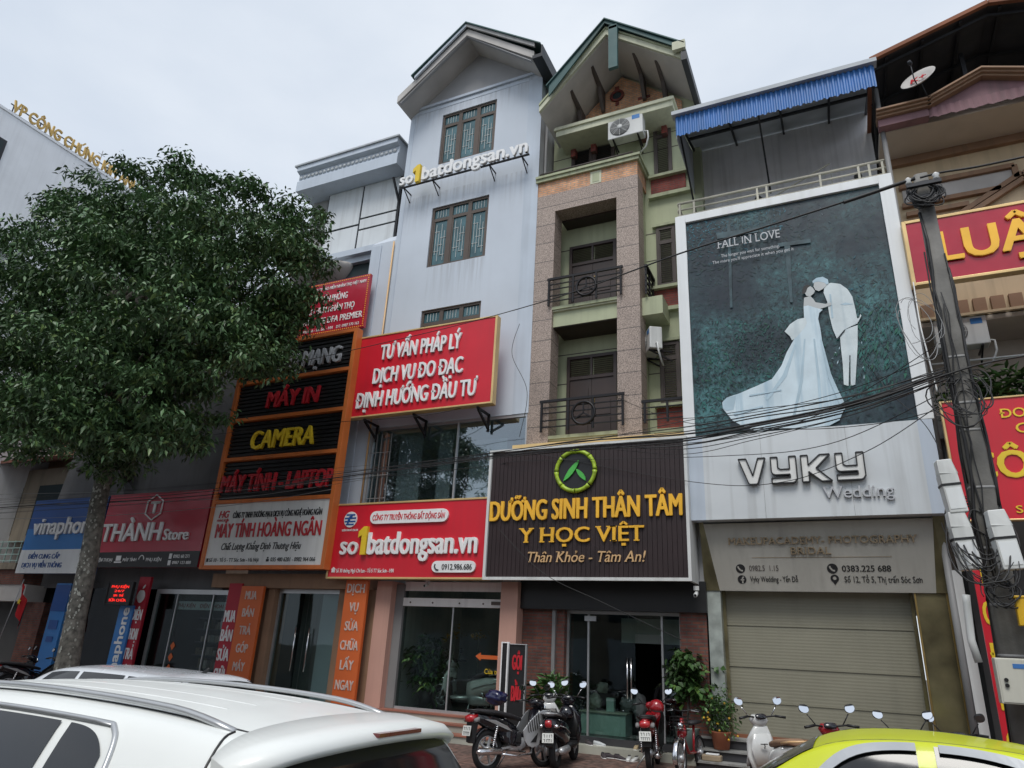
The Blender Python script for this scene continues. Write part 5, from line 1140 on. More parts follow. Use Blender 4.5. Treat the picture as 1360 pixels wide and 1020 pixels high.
LOBES = [(62, 355, 9.6, 1.5), (118, 300, 10.3, 1.4), (150, 282, 10.6, 1.2), (225, 285, 10.6, 1.6), (305, 300, 10.8, 1.4), (372, 315, 11.3, 1.0), (402, 292, 11.6, .7), (412, 325, 11.6, .55), (60, 420, 9.2, 2.0), (150, 360, 9.2, 2.2), (250, 350, 9.3, 2.2), (322, 365, 10.2, 1.5), (388, 362, 11.2, 1.05), (398, 405, 11.6, .7), (352, 465, 11, .8), (20, 500, 8.8, 1.8), (100, 500, 8.6, 2.0), (190, 470, 8.8, 2.0), (262, 450, 9.2, 1.6), (322, 425, 10.4, 1.05), (362, 425, 11.4, .6), (45, 560, 9.0, 1.2), (125, 570, 8.8, 1.25), (200, 555, 9.0, 1.2), (238, 522, 9.6, .95), (150, 600, 9.8, .62), (212, 585, 9.6, .75), (233, 575, 10.2, .6), (-60, 440, 9.4, 2.1), (-30, 375, 9.6, 1.5), (-70, 560, 9.4, 1.7), (180, 335, 12.0, 1.5), (275, 345, 12.2, 1.5), (90, 400, 12, 1.8), (180, 430, 12.2, 1.8), (270, 420, 12.2, 1.2), (60, 530, 12, 1.5), (200, 520, 12.2, 1.3), (0, 345, 11.8, 1.1)]
cents = []; rng = np.random.default_rng(4); sub = []
for px, py, Y, r in LOBES:
    c = at(px, py, Y); sub.append((c, r))
    b.tube([Vector(trunk[5]).lerp(Vector(trunk[7]), min(max((c.z-5)/7, 0), .9)), Vector(trunk[6]).lerp(c, .45)+Vector((0, 0, -.4)), c], [.1, .06, .015], 6)
    n = int(95*r*r+20); k = 0
    clumps = rng.normal(0, 1, (max(int(7*r*r), 5), 3)); clumps /= np.linalg.norm(clumps, axis=1)[:, None]; clumps *= rng.uniform(.55, 1.2, (len(clumps), 1))*r; clumps[:, 2] *= .8
    for q in clumps:
        m_ = max(int(n/len(clumps)*1.1), 4); g_ = rng.normal(0, .3, (m_, 3))*np.array([1, 1, .22]); g_ = g_[(g_[:, 0]**2+g_[:, 1]**2) < .36]; g_[:, 2] -= .45*(g_[:, 0]**2+g_[:, 1]**2); cents += [(c.x+q[0]+e[0], c.y+q[1]+e[1], c.z+q[2]+e[2]) for e in g_]
    dd = rng.normal(0, .45*r, (int(n*.16), 3)); cents += [(c.x+e[0], c.y+e[1], c.z+e[2]*.8) for e in dd]
ca = np.array(cents); near = np.min([np.linalg.norm(ca-np.array(c), axis=1)/r for c, r in sub], 0); cents = ca[(ca[:, 1] < 13.2) & (near < 1.12)]
tk = b.build('trunk', M['bark'], tree)
lc = MB(); r2 = random.Random(8)
for k in range(200):
    z = r2.uniform(.3, 5); a = r2.uniform(-2.6, -.3); i = min(int(np.searchsorted([p[2] for p in trunk], z)), 5); p0, p1 = Vector(trunk[i-1]), Vector(trunk[i]); f_ = (z-p0.z)/(p1.z-p0.z); p = p0.lerp(p1, f_); rad = .248-.014*z+.006 if z > .5 else .28
    s_ = r2.uniform(.008, .032); n_ = Vector((math.cos(a), math.sin(a), 0)); t_ = Vector((-n_.y, n_.x, 0)); o = Vector((p.x, p.y, z))+n_*(rad+.002)
    lc.face([o+t_*s_*r2.uniform(.5, 1.2)*math.cos(q)+Vector((0, 0, s_*1.4*math.sin(q)*r2.uniform(.6, 1.2))) for q in np.linspace(0, 6.28, 8)[:-1]])
lc.build('lichen', M['lichen'], tk)
leaf_mesh('crown', [(c[0]-TX, c[1]-TY, c[2]) for c in cents], 16, .10, .11, .185, .21, .5, M['leaf'], tree, rng)

# ------------------------------------------------------------------ utility pole and its fittings
PX, PY = 1.72, 11.0
pole = thing('utility_pole', 'old grey concrete utility pole wrapped in black cables', 'utility pole', (PX, PY, 0))
b = MB(); b.loft([((PX, PY, z), (w_, 0, 0), (0, w_*.8, 0)) for z, w_ in ((-.1, .19), (3, .165), (6, .135), (9.2, .1))], 20, 4); b.build('shaft', M['pole_concrete'], pole)
b = MB()
for z in (9.0, 8.75): b.loft([((PX, PY, z-.03), (.12, 0, 0), (0, .11, 0)), ((PX, PY, z+.03), (.12, 0, 0), (0, .11, 0))], 16, 4)
b.box(PX-.24, PX+.24, PY-.2, PY-.14, 8.9, 8.96); b.build('clamp', M['dark_metal'], pole)
for xx in (-.2, .18): MB().lathe([(.02, 0), (.05, .02), (.035, .06), (.055, .09), (.02, .13)], (PX+xx, PY-.17, 8.96), 10).build('insulator', M['white_plastic'], pole)
for z in (2.0, 2.6, 3.3, 4.1, 4.9, 5.3, 6.0): hw = .19-.0097*z+.006; MB().loft([((PX, PY, z-.02), (hw, 0, 0), (0, hw*.8, 0)), ((PX, PY, z+.02), (hw, 0, 0), (0, hw*.8, 0))], 16, 4).build('strap', M['grey_wire'], pole)
b = MB(); r2 = random.Random(21)
for k in range(9):
    a = r2.uniform(-2.7, -.4); z0, z1 = r2.uniform(.5, 5), r2.uniform(6, 9); pts = []
    for i in range(12):
        z = z0+(z1-z0)*i/11; w_ = .19-.0097*z+.025; aa = a+.25*math.sin(z*r2.uniform(.5, 2)+k); pts.append((PX+w_*1.05*math.cos(aa), PY+w_*.95*math.sin(aa), z))
    b.tube(pts, r2.choice((.008, .012, .016, .022)), 6)
b.build('cable_run', M['black_wire'], pole)
def tangle(name, label, c, r, n, rad, seed, flat=.6, m='black_wire', loops=True):
    r2 = random.Random(seed); b = MB(); c = Vector(c)
    for k in range(n):
        R0 = r*r2.uniform(.5, 1.1); a0 = r2.uniform(0, 6.28); tilt = r2.uniform(-.7, .7); pts = []; o = Vector((r2.gauss(0, r*.2), r2.gauss(0, r*.12), r2.gauss(0, r*.2))); span = r2.uniform(3, 7)
        for i in range(22):
            a = a0+span*i/21; rr_ = R0*(1+.12*math.sin(3*a+k)); pts.append(c+o+Vector((rr_*math.cos(a), rr_*math.sin(a)*flat*.6-.12*r, rr_*math.sin(a)*flat+rr_*tilt*.5*math.cos(a))))
        b.tube(pts, rad*r2.uniform(.5, 1.3), 6)
    o = b.build(name, M[m], origin=c); return tag(o, label, 'cable')
tangle('cable_tangle', 'black cable knot crowning the top of the utility pole', (PX, PY-.05, 8.8), .2, 34, .011, 2, 1.3)
tangle('cable_tangle', 'loose nest of black wires midway up the pole where the bundle arrives', (PX-.05, PY-.22, 5.35), .3, 13, .008, 3, 1.4)
tangle('cable_tangle', 'dense hanging black wires between the white boxes and the pole', (PX-.2, PY-.25, 3.4), .32, 16, .008, 5, 1.9)
tangle('cable_coil', 'round coil of spare black cable hanging low on the pole', (PX-.05, PY-.34, 2.72), .17, 9, .011, 7, 1.0)
tangle('cable_tangle', 'thin grey wires looping down beside the billboard edge', (PX-.4, PY-.1, 6.6), .3, 5, .007, 9, 2.5, 'grey_wire')
def meter(label, cx, cz, y, w_=.2, h=.62, lean=-.1):
    t_ = thing('meter_box', label, 'meter box', (cx, y, cz), 0, 'white meter boxes strapped to the pole')
    b = MB().box(-w_/2, w_/2, -.09, .09, 0, h*.72).prism([(-w_/2, -.09, h*.72), (w_/2, -.09, h*.72), (w_/2*.8, -.07, h), (-w_/2*.8, -.07, h)], (0, .16, 0)); b.build('case', M['white_plastic'], t_, local=True, bevel=.012)
    MB().box(-w_/2-.006, w_/2+.006, -.097, .09, h*.5, h*.5+.03).build('band', M['black_plastic'], t_, local=True); MB().box(-w_/2+.02, w_/2-.02, -.096, -.09, .05, h*.45).build('lid', M['sign_white'], t_, local=True)
    t_.rotation_euler = (0, lean, .15); return t_
p = at(1272, 682, 10.7); meter('white meter box highest of the three beside the pole', p.x, p.z, p.y, .22, .72); p = at(1290, 757, 10.7); meter('white meter box just under the highest one, left of the pole', p.x, p.z, p.y, .24, .74); p = at(1345, 757, 10.6); meter('white meter box right of the pole against the red sign', p.x, p.z, p.y, .24, .74)
p = at(1353, 905, 10.6); t_ = thing('electric_cabinet', 'cream electric cabinet with blue sticker low on the pole', 'cabinet', (p.x, p.y, p.z-.25))
MB().box(-.22, .25, -.12, .1, 0, .5).build('case', M['cream_box'], t_, local=True, bevel=.01); MB().box(-.2, .23, -.128, -.12, .02, .48).build('door', M['cream_box'], t_, local=True); MB().box(-.05, .08, -.133, -.128, .39, .44).build('sticker', M['blue_sheet'], t_, local=True)
for z in (.2, .26): MB().lathe([(.022, -.15), (.022, -.128)], (-.14, 0, z), 10, 'y').build('lock', M['black_plastic'], t_, local=True)
p = at(1358, 808, 10.6); tag(MB().box(p.x-.06, p.x+.3, p.y, p.y+.1, p.z-.2, p.z+.12).box(p.x-.08, p.x+.32, p.y-.01, p.y+.11, p.z+.12, p.z+.15).build('junction_box', M['yellow_box'], bevel=.01, origin=(p.x, p.y, p.z)), 'small yellow box at the frame edge above the cream cabinet', 'box')
tag(MB().tube([at(1283, 790, 10.75), at(1284, 800, 10.75), at(1290, 850, 10.75), at(1300, 880, 10.75)], .045, 10).build('conduit_pipe', M['white_plastic'], origin=at(1290, 850, 10.75)), 'short white plastic pipe below the meter boxes', 'pipe')

# ------------------------------------------------------------------ cables along the street
def cable(label, pts, rad, group=None, sag=0., m='black_wire', name='power_cable'):
    P_ = []; ctrl = [at(*q) if len(q) == 3 else Vector(q[:3]) for q in pts]
    for i in range(len(ctrl)-1):
        a, c = ctrl[i], ctrl[i+1]
        p_, n_ = ctrl[max(i-1, 0)], ctrl[min(i+2, len(ctrl)-1)]
        for k in range(10):
            t_ = k/10; P_.append(.5*((2*a)+(c-p_)*t_+(2*p_-5*a+4*c-n_)*t_*t_+(3*a-p_-3*c+n_)*t_**3)+Vector((0, 0, -sag*4*t_*(1-t_))))
    P_.append(ctrl[-1]); rad = [rad*(.42+.58*min(max((p.x+6)/5, 0), 1)) if len(P_) > 60 else rad for p in P_]; return tag(MB().tube(P_, rad, 6).build(name, M[m], origin=ctrl[0]), label, 'cable', group)
YP = 10.85
cable('thick black cable from the pole top running down left across the billboard', [(1215, 238, YP), (1030, 297, YP), (905, 336, YP), (727, 399, YP), (520, 453, YP), (260, 507, YP), (0, 540, YP), (-120, 548, YP)], .017)
cable('thicker sleeve of cable joined at the pole top', [(1215, 237, YP-.02), (1150, 259, YP-.02), (1120, 269, YP-.02)], .03)
cable('black cable leaving the pole top to the right', [(1222, 236, YP), (1250, 229, YP), (1300, 221, YP), (1375, 205, YP)], .017)
cable('black cable crossing right of the pole at balcony height', [(1250, 500, YP), (1290, 487, YP), (1330, 478, YP), (1380, 470, YP)], .014)
g = 'cables in the sagging bundle across the billboard'; lab = 'thin black cable in the sagging bundle across the wedding billboard'
r2 = random.Random(12)
base = [(1255, 497), (1130, 540), (1000, 566), (905, 583), (780, 590), (650, 606), (440, 632), (250, 655), (0, 672), (-120, 680)]
offs = [(-32, 12, .013), (-18, 6, .012), (-8, 0, .02), (-2, 4, .02), (6, -3, .012), (14, 2, .014), (22, -8, .009), (32, -14, .009), (-44, 20, .008), (40, -18, .007), (2, 8, .017)]
for a0, a1, rad in offs:
    pts = [(x+r2.uniform(-4, 4), y+a0*max(0, 1-abs(x-950)/560)*.6+a1*(1 if x < 900 else .3)*.6+r2.uniform(-2.5, 2.5), YP+r2.uniform(-.25, .15)) for x, y in base]
    cable(lab, pts, rad*.8, g)
lab2 = 'thin black drop wire curving from the pole to the shop fronts'; g2 = 'drop wires slung from the pole to the houses'
for pts in ([(1245, 540, YP), (1150, 600, 12), (1040, 640, 13), (920, 640, 13.5), (700, 600, 13.5)], [(1250, 470, YP), (1120, 520, 12), (1000, 548, 13), (905, 556, 13.6)], [(1250, 455, YP), (1100, 545, 12), (985, 580, 13.3), (870, 592, 13.5)], [(1260, 540, YP), (1170, 562, 11.5), (1050, 570, 12.5), (905, 560, 13.5), (820, 528, 14.3)], [(1250, 600, YP), (1225, 560, 12), (1180, 520, 13.6), (1150, 480, 13.7)], [(660, 700, 13.4), (720, 760, 13.2), (800, 800, 13), (905, 850, 13.3)], [(1255, 520, YP), (1100, 590, 12), (950, 606, 13.3), (700, 612, 13.5), (640, 620, 13.6), (430, 640, 13.3)], [(690, 430, 14.1), (680, 470, 14), (700, 520, 14), (690, 580, 14.2)], [(655, 530, 14.2), (560, 552, 13.5), (380, 565, 13.2), (250, 580, 13), (0, 592, 12)]):
    cable(lab2, pts, .0065, g2)
for k, yy in enumerate((658, 672, 690)):
    cable('grey wire crossing in front of the phone shop signs', [(440, 648-10+k*6, 13.2), (300, 652+k*10, 13.1), (120, yy-4, 13), (-60, yy, 13)], .006, 'grey wires before the phone shops', m='grey_wire')
cable('white cable pair trailing down the billboard edge into the wires', [(1213, 375, 13.5), (1222, 430, 12.8), (1232, 470, 12), (1245, 520, 11)], .012, m='white_plastic')

# ------------------------------------------------------------------ air conditioners, dish, cameras
def aircon(label, c, rz=0, wd=.8, h=.55, dp=.3):
    t_ = thing('air_conditioner', label, 'air conditioner', c, rz)
    MB().box(-wd/2, wd/2, -dp/2, dp/2, 0, h).build('case', M['white_plastic'], t_, local=True, bevel=.02)
    fx = -wd*.15; r_ = h*.41
    MB().lathe([(r_, -dp/2-.004), (r_, -dp/2-.012), (r_*.01, -dp/2-.012)], (fx, 0, h/2), 28, 'y').build('fan_opening', M['interior_grey'], t_, local=True)
    g = MB()
    for k in range(1, 8): g.tube([(fx+r_*k/8*math.cos(a), -dp/2-.02, h/2+r_*k/8*math.sin(a)) for a in np.linspace(0, 6.283, 29)[:-1]], .005, 4, closed=True)
    for k in range(8): a = k*math.pi/4; g.bar((fx, -dp/2-.02, h/2), (fx+r_*math.cos(a), -dp/2-.02, h/2+r_*math.sin(a)), .008)
    g.lathe([(r_*.28, -dp/2-.02), (r_*.28, -dp/2-.03), (.001, -dp/2-.03)], (fx, 0, h/2), 16, 'y'); g.build('fan_grille', M['white_plastic'], t_, local=True)
    MB().box(wd*.2, wd*.42, -dp/2-.004, -dp/2, h*.72, h*.92).build('sticker', M['vina_light'], t_, local=True)
    MB().bar((-wd*.35, -dp/2, -.02), (-wd*.35, dp/2+.25, -.02), .035).bar((wd*.35, -dp/2, -.02), (wd*.35, dp/2+.25, -.02), .035).bar((-wd*.35, -dp/2+.03, -.02), (-wd*.35, dp/2+.25, -.26), .03).bar((wd*.35, -dp/2+.03, -.02), (wd*.35, dp/2+.25, -.26), .03).build('bracket', M['black_iron'], t_, local=True)
    MB().tube([(wd/2, 0, .12), (wd/2+.09, 0, .1), (wd/2+.1, .02, -.1), (wd/2+.02, .1, -.3), (wd/2-.15, .2, -.36)], .022).build('hose', M['white_plastic'], t_, local=True)
    return t_
aircon('white outdoor air conditioner hung under the ledge of the green gable', (-4.12, 14.6, 14.62), 0, .95, .66)
MB_ = tag(MB().tube([at(762, 190, 15.1), at(790, 184, 15.1), at(830, 173, 15.05)], .03).tube([at(762, 190, 15.1), at(764, 186, 15.25)], .03).build('pipe', M['white_plastic'], origin=at(790, 184, 15.1)), 'pale insulated pipe running left from the gable air conditioner', 'pipe')
p = at(866, 470, 14.95); aircon('white air conditioner wedged beside the granite column', (p.x, 14.95, p.z), R(-60), .72, .55)
p = at(1282, 443, 14.6); aircon('dusty air conditioner in the dark balcony below the crimson sign', (p.x, 15.1, p.z-.1), 0, .9, .6)
p = at(1221, 107, 13.4); t_ = thing('satellite_dish', 'grey satellite dish with red letter mark on the tan house pediment', 'satellite dish', p)
dn = Vector((-.35, -.75, .45)).normalized(); q_ = dn.to_track_quat('Z', 'Y')
b = MB().lathe([(.001, -.02), (.12, -.012), (.24, .02), (.33, .07), (.335, .075), (.325, .08), (.23, .035), (.12, .002), (.001, -.005)], (0, 0, 0), 28); b.xform(q_.to_matrix().to_4x4()); b.build('reflector', M['soffit_grey'], t_, local=True, smooth=True)
b = MB().tube([(0, -.3, .05), (0, -.3, .2), (0, 0, .42)], .012).lathe([(.03, .38), (.045, .42), (.03, .48)], (0, 0, 0), 10); b.xform(q_.to_matrix().to_4x4()); b.build('feed_arm', M['dark_metal'], t_, local=True)
MB().tube([(0, 0, 0), (.06, .12, -.12), (.15, .25, -.4)], .02).build('mount', M['dark_metal'], t_, local=True)
mk = q_.to_matrix(); text(t_, 'K+', p.x*0-.14, .14, -.1, .2, 0, M['letter_red'], .006, .03, name='mark', frame=(p+mk@Vector((0, 0, .05)), mk@Vector((-1, 0, 0)) if (mk@Vector((1, 0, 0))).x < 0 else mk@Vector((1, 0, 0)), mk@Vector((0, 1, 0)) if (mk@Vector((0, 1, 0))).z > 0 else mk@Vector((0, -1, 0))))
def camera(label, c):
    t_ = thing('security_camera', label, 'security camera', c); MB().box(-.05, .05, -.02, .02, .04, .12).build('mount', M['white_plastic'], t_, local=True)
    MB().loft([((0, .03, 0), (.035, 0, 0), (0, 0, .04)), ((0, -.12, -.06), (.035, 0, 0), (0, 0, .04))], 14, 2.4).build('body', M['white_plastic'], t_, local=True); MB().lathe([(.024, -.135), (.024, -.128)], (0, 0, -.063), 12, 'y').build('lens', M['black_gloss'], t_, local=True)
p = at(568, 775, 14.1); camera('white security camera under the red web address sign', p); p = at(925, 787, 13.9); camera('white security camera at the right end of the plum clinic sign', p)

# ------------------------------------------------------------------ potted plants
def pot_plant(name, label, c, prof, pm, foliage, lm='leaf_pot', stem=None, l0=.07, l1=.13, wr=.3, n=9, droop=.4):
    t_ = thing(name, label, 'plant', c); MB().lathe(prof, (0, 0, 0), 22).build('pot', M[pm], t_, local=True)
    if stem: MB().tube(stem, .02).build('stem', M['bark'], t_, local=True)
    rg = np.random.default_rng(len(label)); cs = []
    for (x, y, z, r, k) in foliage: cs += [(x+e[0], y+e[1], z+e[2]) for e in rg.normal(0, r*.5, (k, 3))]
    leaf_mesh('foliage', cs, n, .06, l0, l1, wr, droop, M[lm], t_, rg); return t_
p = at(912, 975, 14.25)
pot_plant('potted_tree', 'tall leafy plant in a mint pot beside the clinic door', (p.x, 14.3, .14), [(.17, 0), (.22, .45), (.235, .47), (.2, .47), (.19, .4), (.001, .38)], 'ceramic_mint', [(.1, 0, 1.4, .38, 45), (.02, 0, 1.55, .3, 30), (.18, 0, 1.2, .32, 30), (0, -.05, 1.2, .28, 22)], stem=[(0, 0, .38), (.04, 0, .9), (0, 0, 1.6)], l0=.1, l1=.17, wr=.34)
p = at(958, 970, 14.0); k_ = pot_plant('kumquat_bush', 'small kumquat bush with yellow fruit in a brown pot by the studio step', (p.x, 13.95, .34), [(.13, 0), (.17, .26), (.18, .28), (.15, .28), (.001, .24)], 'terracotta', [(0, 0, .55, .28, 36), (.06, 0, .72, .24, 26), (-.08, 0, .48, .24, 18)], l0=.05, l1=.09)
fr = MB(); r2 = random.Random(4)
for k in range(15): fr.lathe([(.001, -.022), (.02, -.01), (.022, .005), (.001, .022)], (r2.gauss(-.05, .15), r2.gauss(-.1, .1), r2.gauss(.5, .17)), 8)
fr.build('fruit', M['leaf_yellow'], k_, local=True)
p = at(733, 925, 14.0); pot_plant('potted_palm', 'small palm like plant behind the black scooter', (-5.62, 13.9, .1), [(.1, 0), (.14, .3), (.001, .28)], 'terracotta', [(0, 0, .75, .3, 25), (.05, 0, 1.0, .2, 15)], l0=.25, l1=.4, wr=.1, n=5, droop=-.5)
p = at(560, 900, 14.9); pot_plant('potted_tree', 'dark bushy plant inside the glass shop left of the white scooter', (-9.05, 14.95, .46), [(.16, 0), (.2, .35), (.001, .33)], 'black_plastic', [(0, 0, .8, .5, 40), (-.15, 0, 1.1, .35, 25), (.1, 0, .6, .3, 20)], l0=.12, l1=.22, wr=.2)
bp = at(1335, 518, 14.7); 
for k, xx in enumerate((2.35, 2.9, 3.5)):
    pot_plant('balcony_plant', ('grassy green plant on the tan house balcony just right of the pole', 'leafy green plant in the middle of the tan house balcony', 'green plant on the tan house balcony at the frame edge')[k], (xx, 14.75, 6.35), [(.12, 0), (.16, .2), (.001, .18)], 'terracotta', [(0, 0, .3, .4, 30)], l0=.2, l1=.38, wr=.1, n=6, droop=-.2)
# yellow blossoms standing in the glass shop
for k, (xx, lb) in enumerate(((-8.35, 'yellow blossom sprig in the glass shop above the white scooter'), (-7.72, 'yellow blossom sprig in the glass shop near the orange arrow'))):
    t_ = thing('blossom_sprig', lb, 'flowers', (xx, 14.75, .46)); MB().lathe([(.06, 0), (.09, .3), (.05, .6), (.07, .7)], (0, 0, 0), 14).build('vase', M['dark_wood'], t_, local=True); MB().tube([(0, 0, .6), (.03, 0, 1.1), (0, 0, 1.65)], .012).build('stem', M['bark'], t_, local=True)
    rg = np.random.default_rng(k); leaf_mesh('blossom', [(e[0]*.09, e[1]*.07, 1.6+e[2]*.1) for e in rg.normal(0, 1, (16, 3))], 4, .02, .04, .07, .4, .1, M['leaf_yellow'], t_, rg)
# flag
p = at(25, 800, 13.4); t_ = thing('flag', 'red flag with yellow star on a short pole by the brick pier', 'flag', (p.x, p.y, p.z-1.1)); MB().tube([(-.55, 0, -.6), (.1, -.1, 1.75)], .015).build('pole', M['silver'], t_, local=True)
b = MB(); n_ = 12
for i in range(n_):
    for j in range(5):
        f = lambda u, v: (.08+.05*v+.55*u*.75, .08*math.sin(u*9+v*2)*.7-.1, 1.65-.75*v-.55*u)
        b.face([f(i/n_, j/5), f((i+1)/n_, j/5), f((i+1)/n_, (j+1)/5), f(i/n_, (j+1)/5)])
b.build('cloth', M['flag_red'], t_, local=True, smooth=True)
st = [(.3+.1*(1 if k % 2 == 0 else .42)*math.sin(k*math.pi/5), 1.12+.1*(1 if k % 2 == 0 else .42)*math.cos(k*math.pi/5)) for k in range(10)]; MB().xz(st, -.19, -.18).build('star', M['letter_yellow'], t_, local=True)
# ------------------------------------------------------------------ motorbikes (x forward, y left, origin under the middle)
def wheel(par, x, r=.28, tw=.045, spokes=0, rim='silver', drum=True):
    w_ = MB().tube([(x+(r-tw*.8)*math.cos(a), 0, r+(r-tw*.8)*math.sin(a)) for a in np.linspace(0, 2*math.pi, 33)[:-1]], tw, 10, closed=True).build('wheel', M['tyre'], par, local=True)
    b = MB(); b.tube([(x+(r-tw*1.9)*math.cos(a), 0, r+(r-tw*1.9)*math.sin(a)) for a in np.linspace(0, 2*math.pi, 33)[:-1]], .014, 6, closed=True)
    if spokes > 10:
        for k in range(spokes): a = k*2*math.pi/spokes; b.tube([(x+.04*math.cos(a+.5), .02*(-1)**k, r+.04*math.sin(a+.5)), (x+(r-tw*1.9)*math.cos(a), 0, r+(r-tw*1.9)*math.sin(a))], .003, 4)
    else:
        for k in range(5): a = k*2*math.pi/5; b.bar((x, 0, r), (x+(r-tw*1.9)*math.cos(a), 0, r+(r-tw*1.9)*math.sin(a)), .035, .03)
    b.lathe([(.001, -.06), (.06, -.055), (.065, 0), (.06, .055), (.001, .06)], (x, 0, r), 14, 'y'); b.build('rim', M[rim], w_, local=True); return w_
def mirrors(par, x, z, m='black_plastic', w_=.26, face=True, one=None, tilt=0):
    for s_ in (1, -1):
        if one and s_ != one: continue
        p0 = Vector((x, .17*s_, z)); p1 = Vector((x+.02, (w_+.02)*s_, z+.14)); p2 = Vector((x+.02, (w_+.05)*s_, z+.21))
        b = MB().tube([p0, (p0+p1)/2+Vector((0, .02*s_, .03)), p1], .008, 6)
        b.loft([(p2+Vector((.03, 0, 0)), (0, .03, 0), (0, 0, .025)), (p2+Vector((.015, 0, 0)), (0, .06, .01*s_), (0, -.006*s_, .05)), (p2, (0, .066, .01*s_), (0, -.006*s_, .056))], 18, 2.6); mm = b.build('mirror', M[m], par, local=True)
        q_ = [p2+Vector((-.003+.33*.052*math.sin(a), .063*math.cos(a), .053*math.sin(a)+.008*s_*math.cos(a))) for a in np.linspace(0, 2*math.pi, 21)[:-1]]; f = MB().prism(q_, (-.006, 0, .002)); f.build('mirror_glass', M['mirror_face'], mm, local=True)
def plate(par, x, z, lean=.25, ry=0):
    b = MB(); o = Vector((x, 0, z)); u = Vector((-math.sin(lean)*-1, 0, math.cos(lean))); n = Vector((-math.cos(lean), 0, math.sin(lean)*-1)); y = Vector((0, 1, 0))
    b.prism([o-y*.095-u*.07, o+y*.095-u*.07, o+y*.095+u*.07, o-y*.095+u*.07], n*.006); pl = b.build('licence_plate', M['plate_white'], par, local=True)
    d = MB(); r2 = random.Random(int(x*100+z*1000))
    for row, k in ((.03, 4), (-.035, 5)):
        for i in range(k):
            c = o+n*.008+y*(-.06+.12*i/(k-1))+u*row; h = .022
            d.prism([c-y*.012-u*h, c-y*.004-u*h, c-y*.004+u*h, c-y*.012+u*h], n*.001)
            if r2.random() < .7: d.prism([c+y*.004-u*h, c+y*.012-u*h, c+y*.012+u*h*r2.choice((0, 1)), c+y*.004+u*h*r2.choice((0, 1))], n*.001) if 0 else d.prism([c-y*.004+u*(h-.008), c+y*.012+u*(h-.008), c+y*.012+u*h, c-y*.004+u*h], n*.001)
    d.build('plate_figures', M['letter_black'], pl, local=True)
def bars(par, x, z, m='black_iron', wd=.33, back=.12):
    b = MB().tube([(x-back, wd, z-.02), (x-back*.6, wd*.6, z), (x, .06, z-.02), (x, -.06, z-.02), (x-back*.6, -wd*.6, z), (x-back, -wd, z-.02)], .012, 8); h = b.build('handlebar', M[m], par, local=True)
    for s_ in (1, -1):
        MB().tube([(x-back*.62, s_*wd*.62, z), (x-back*1.05, s_*wd*1.03, z-.02)], .018, 10).build('grip', M['black_plastic'], h, local=True)
        MB().tube([(x-back*.5+.05, s_*wd*.55, z-.01), (x-back+.06, s_*wd*.98, z-.03)], .006, 6).build('lever', M['silver'], h, local=True)
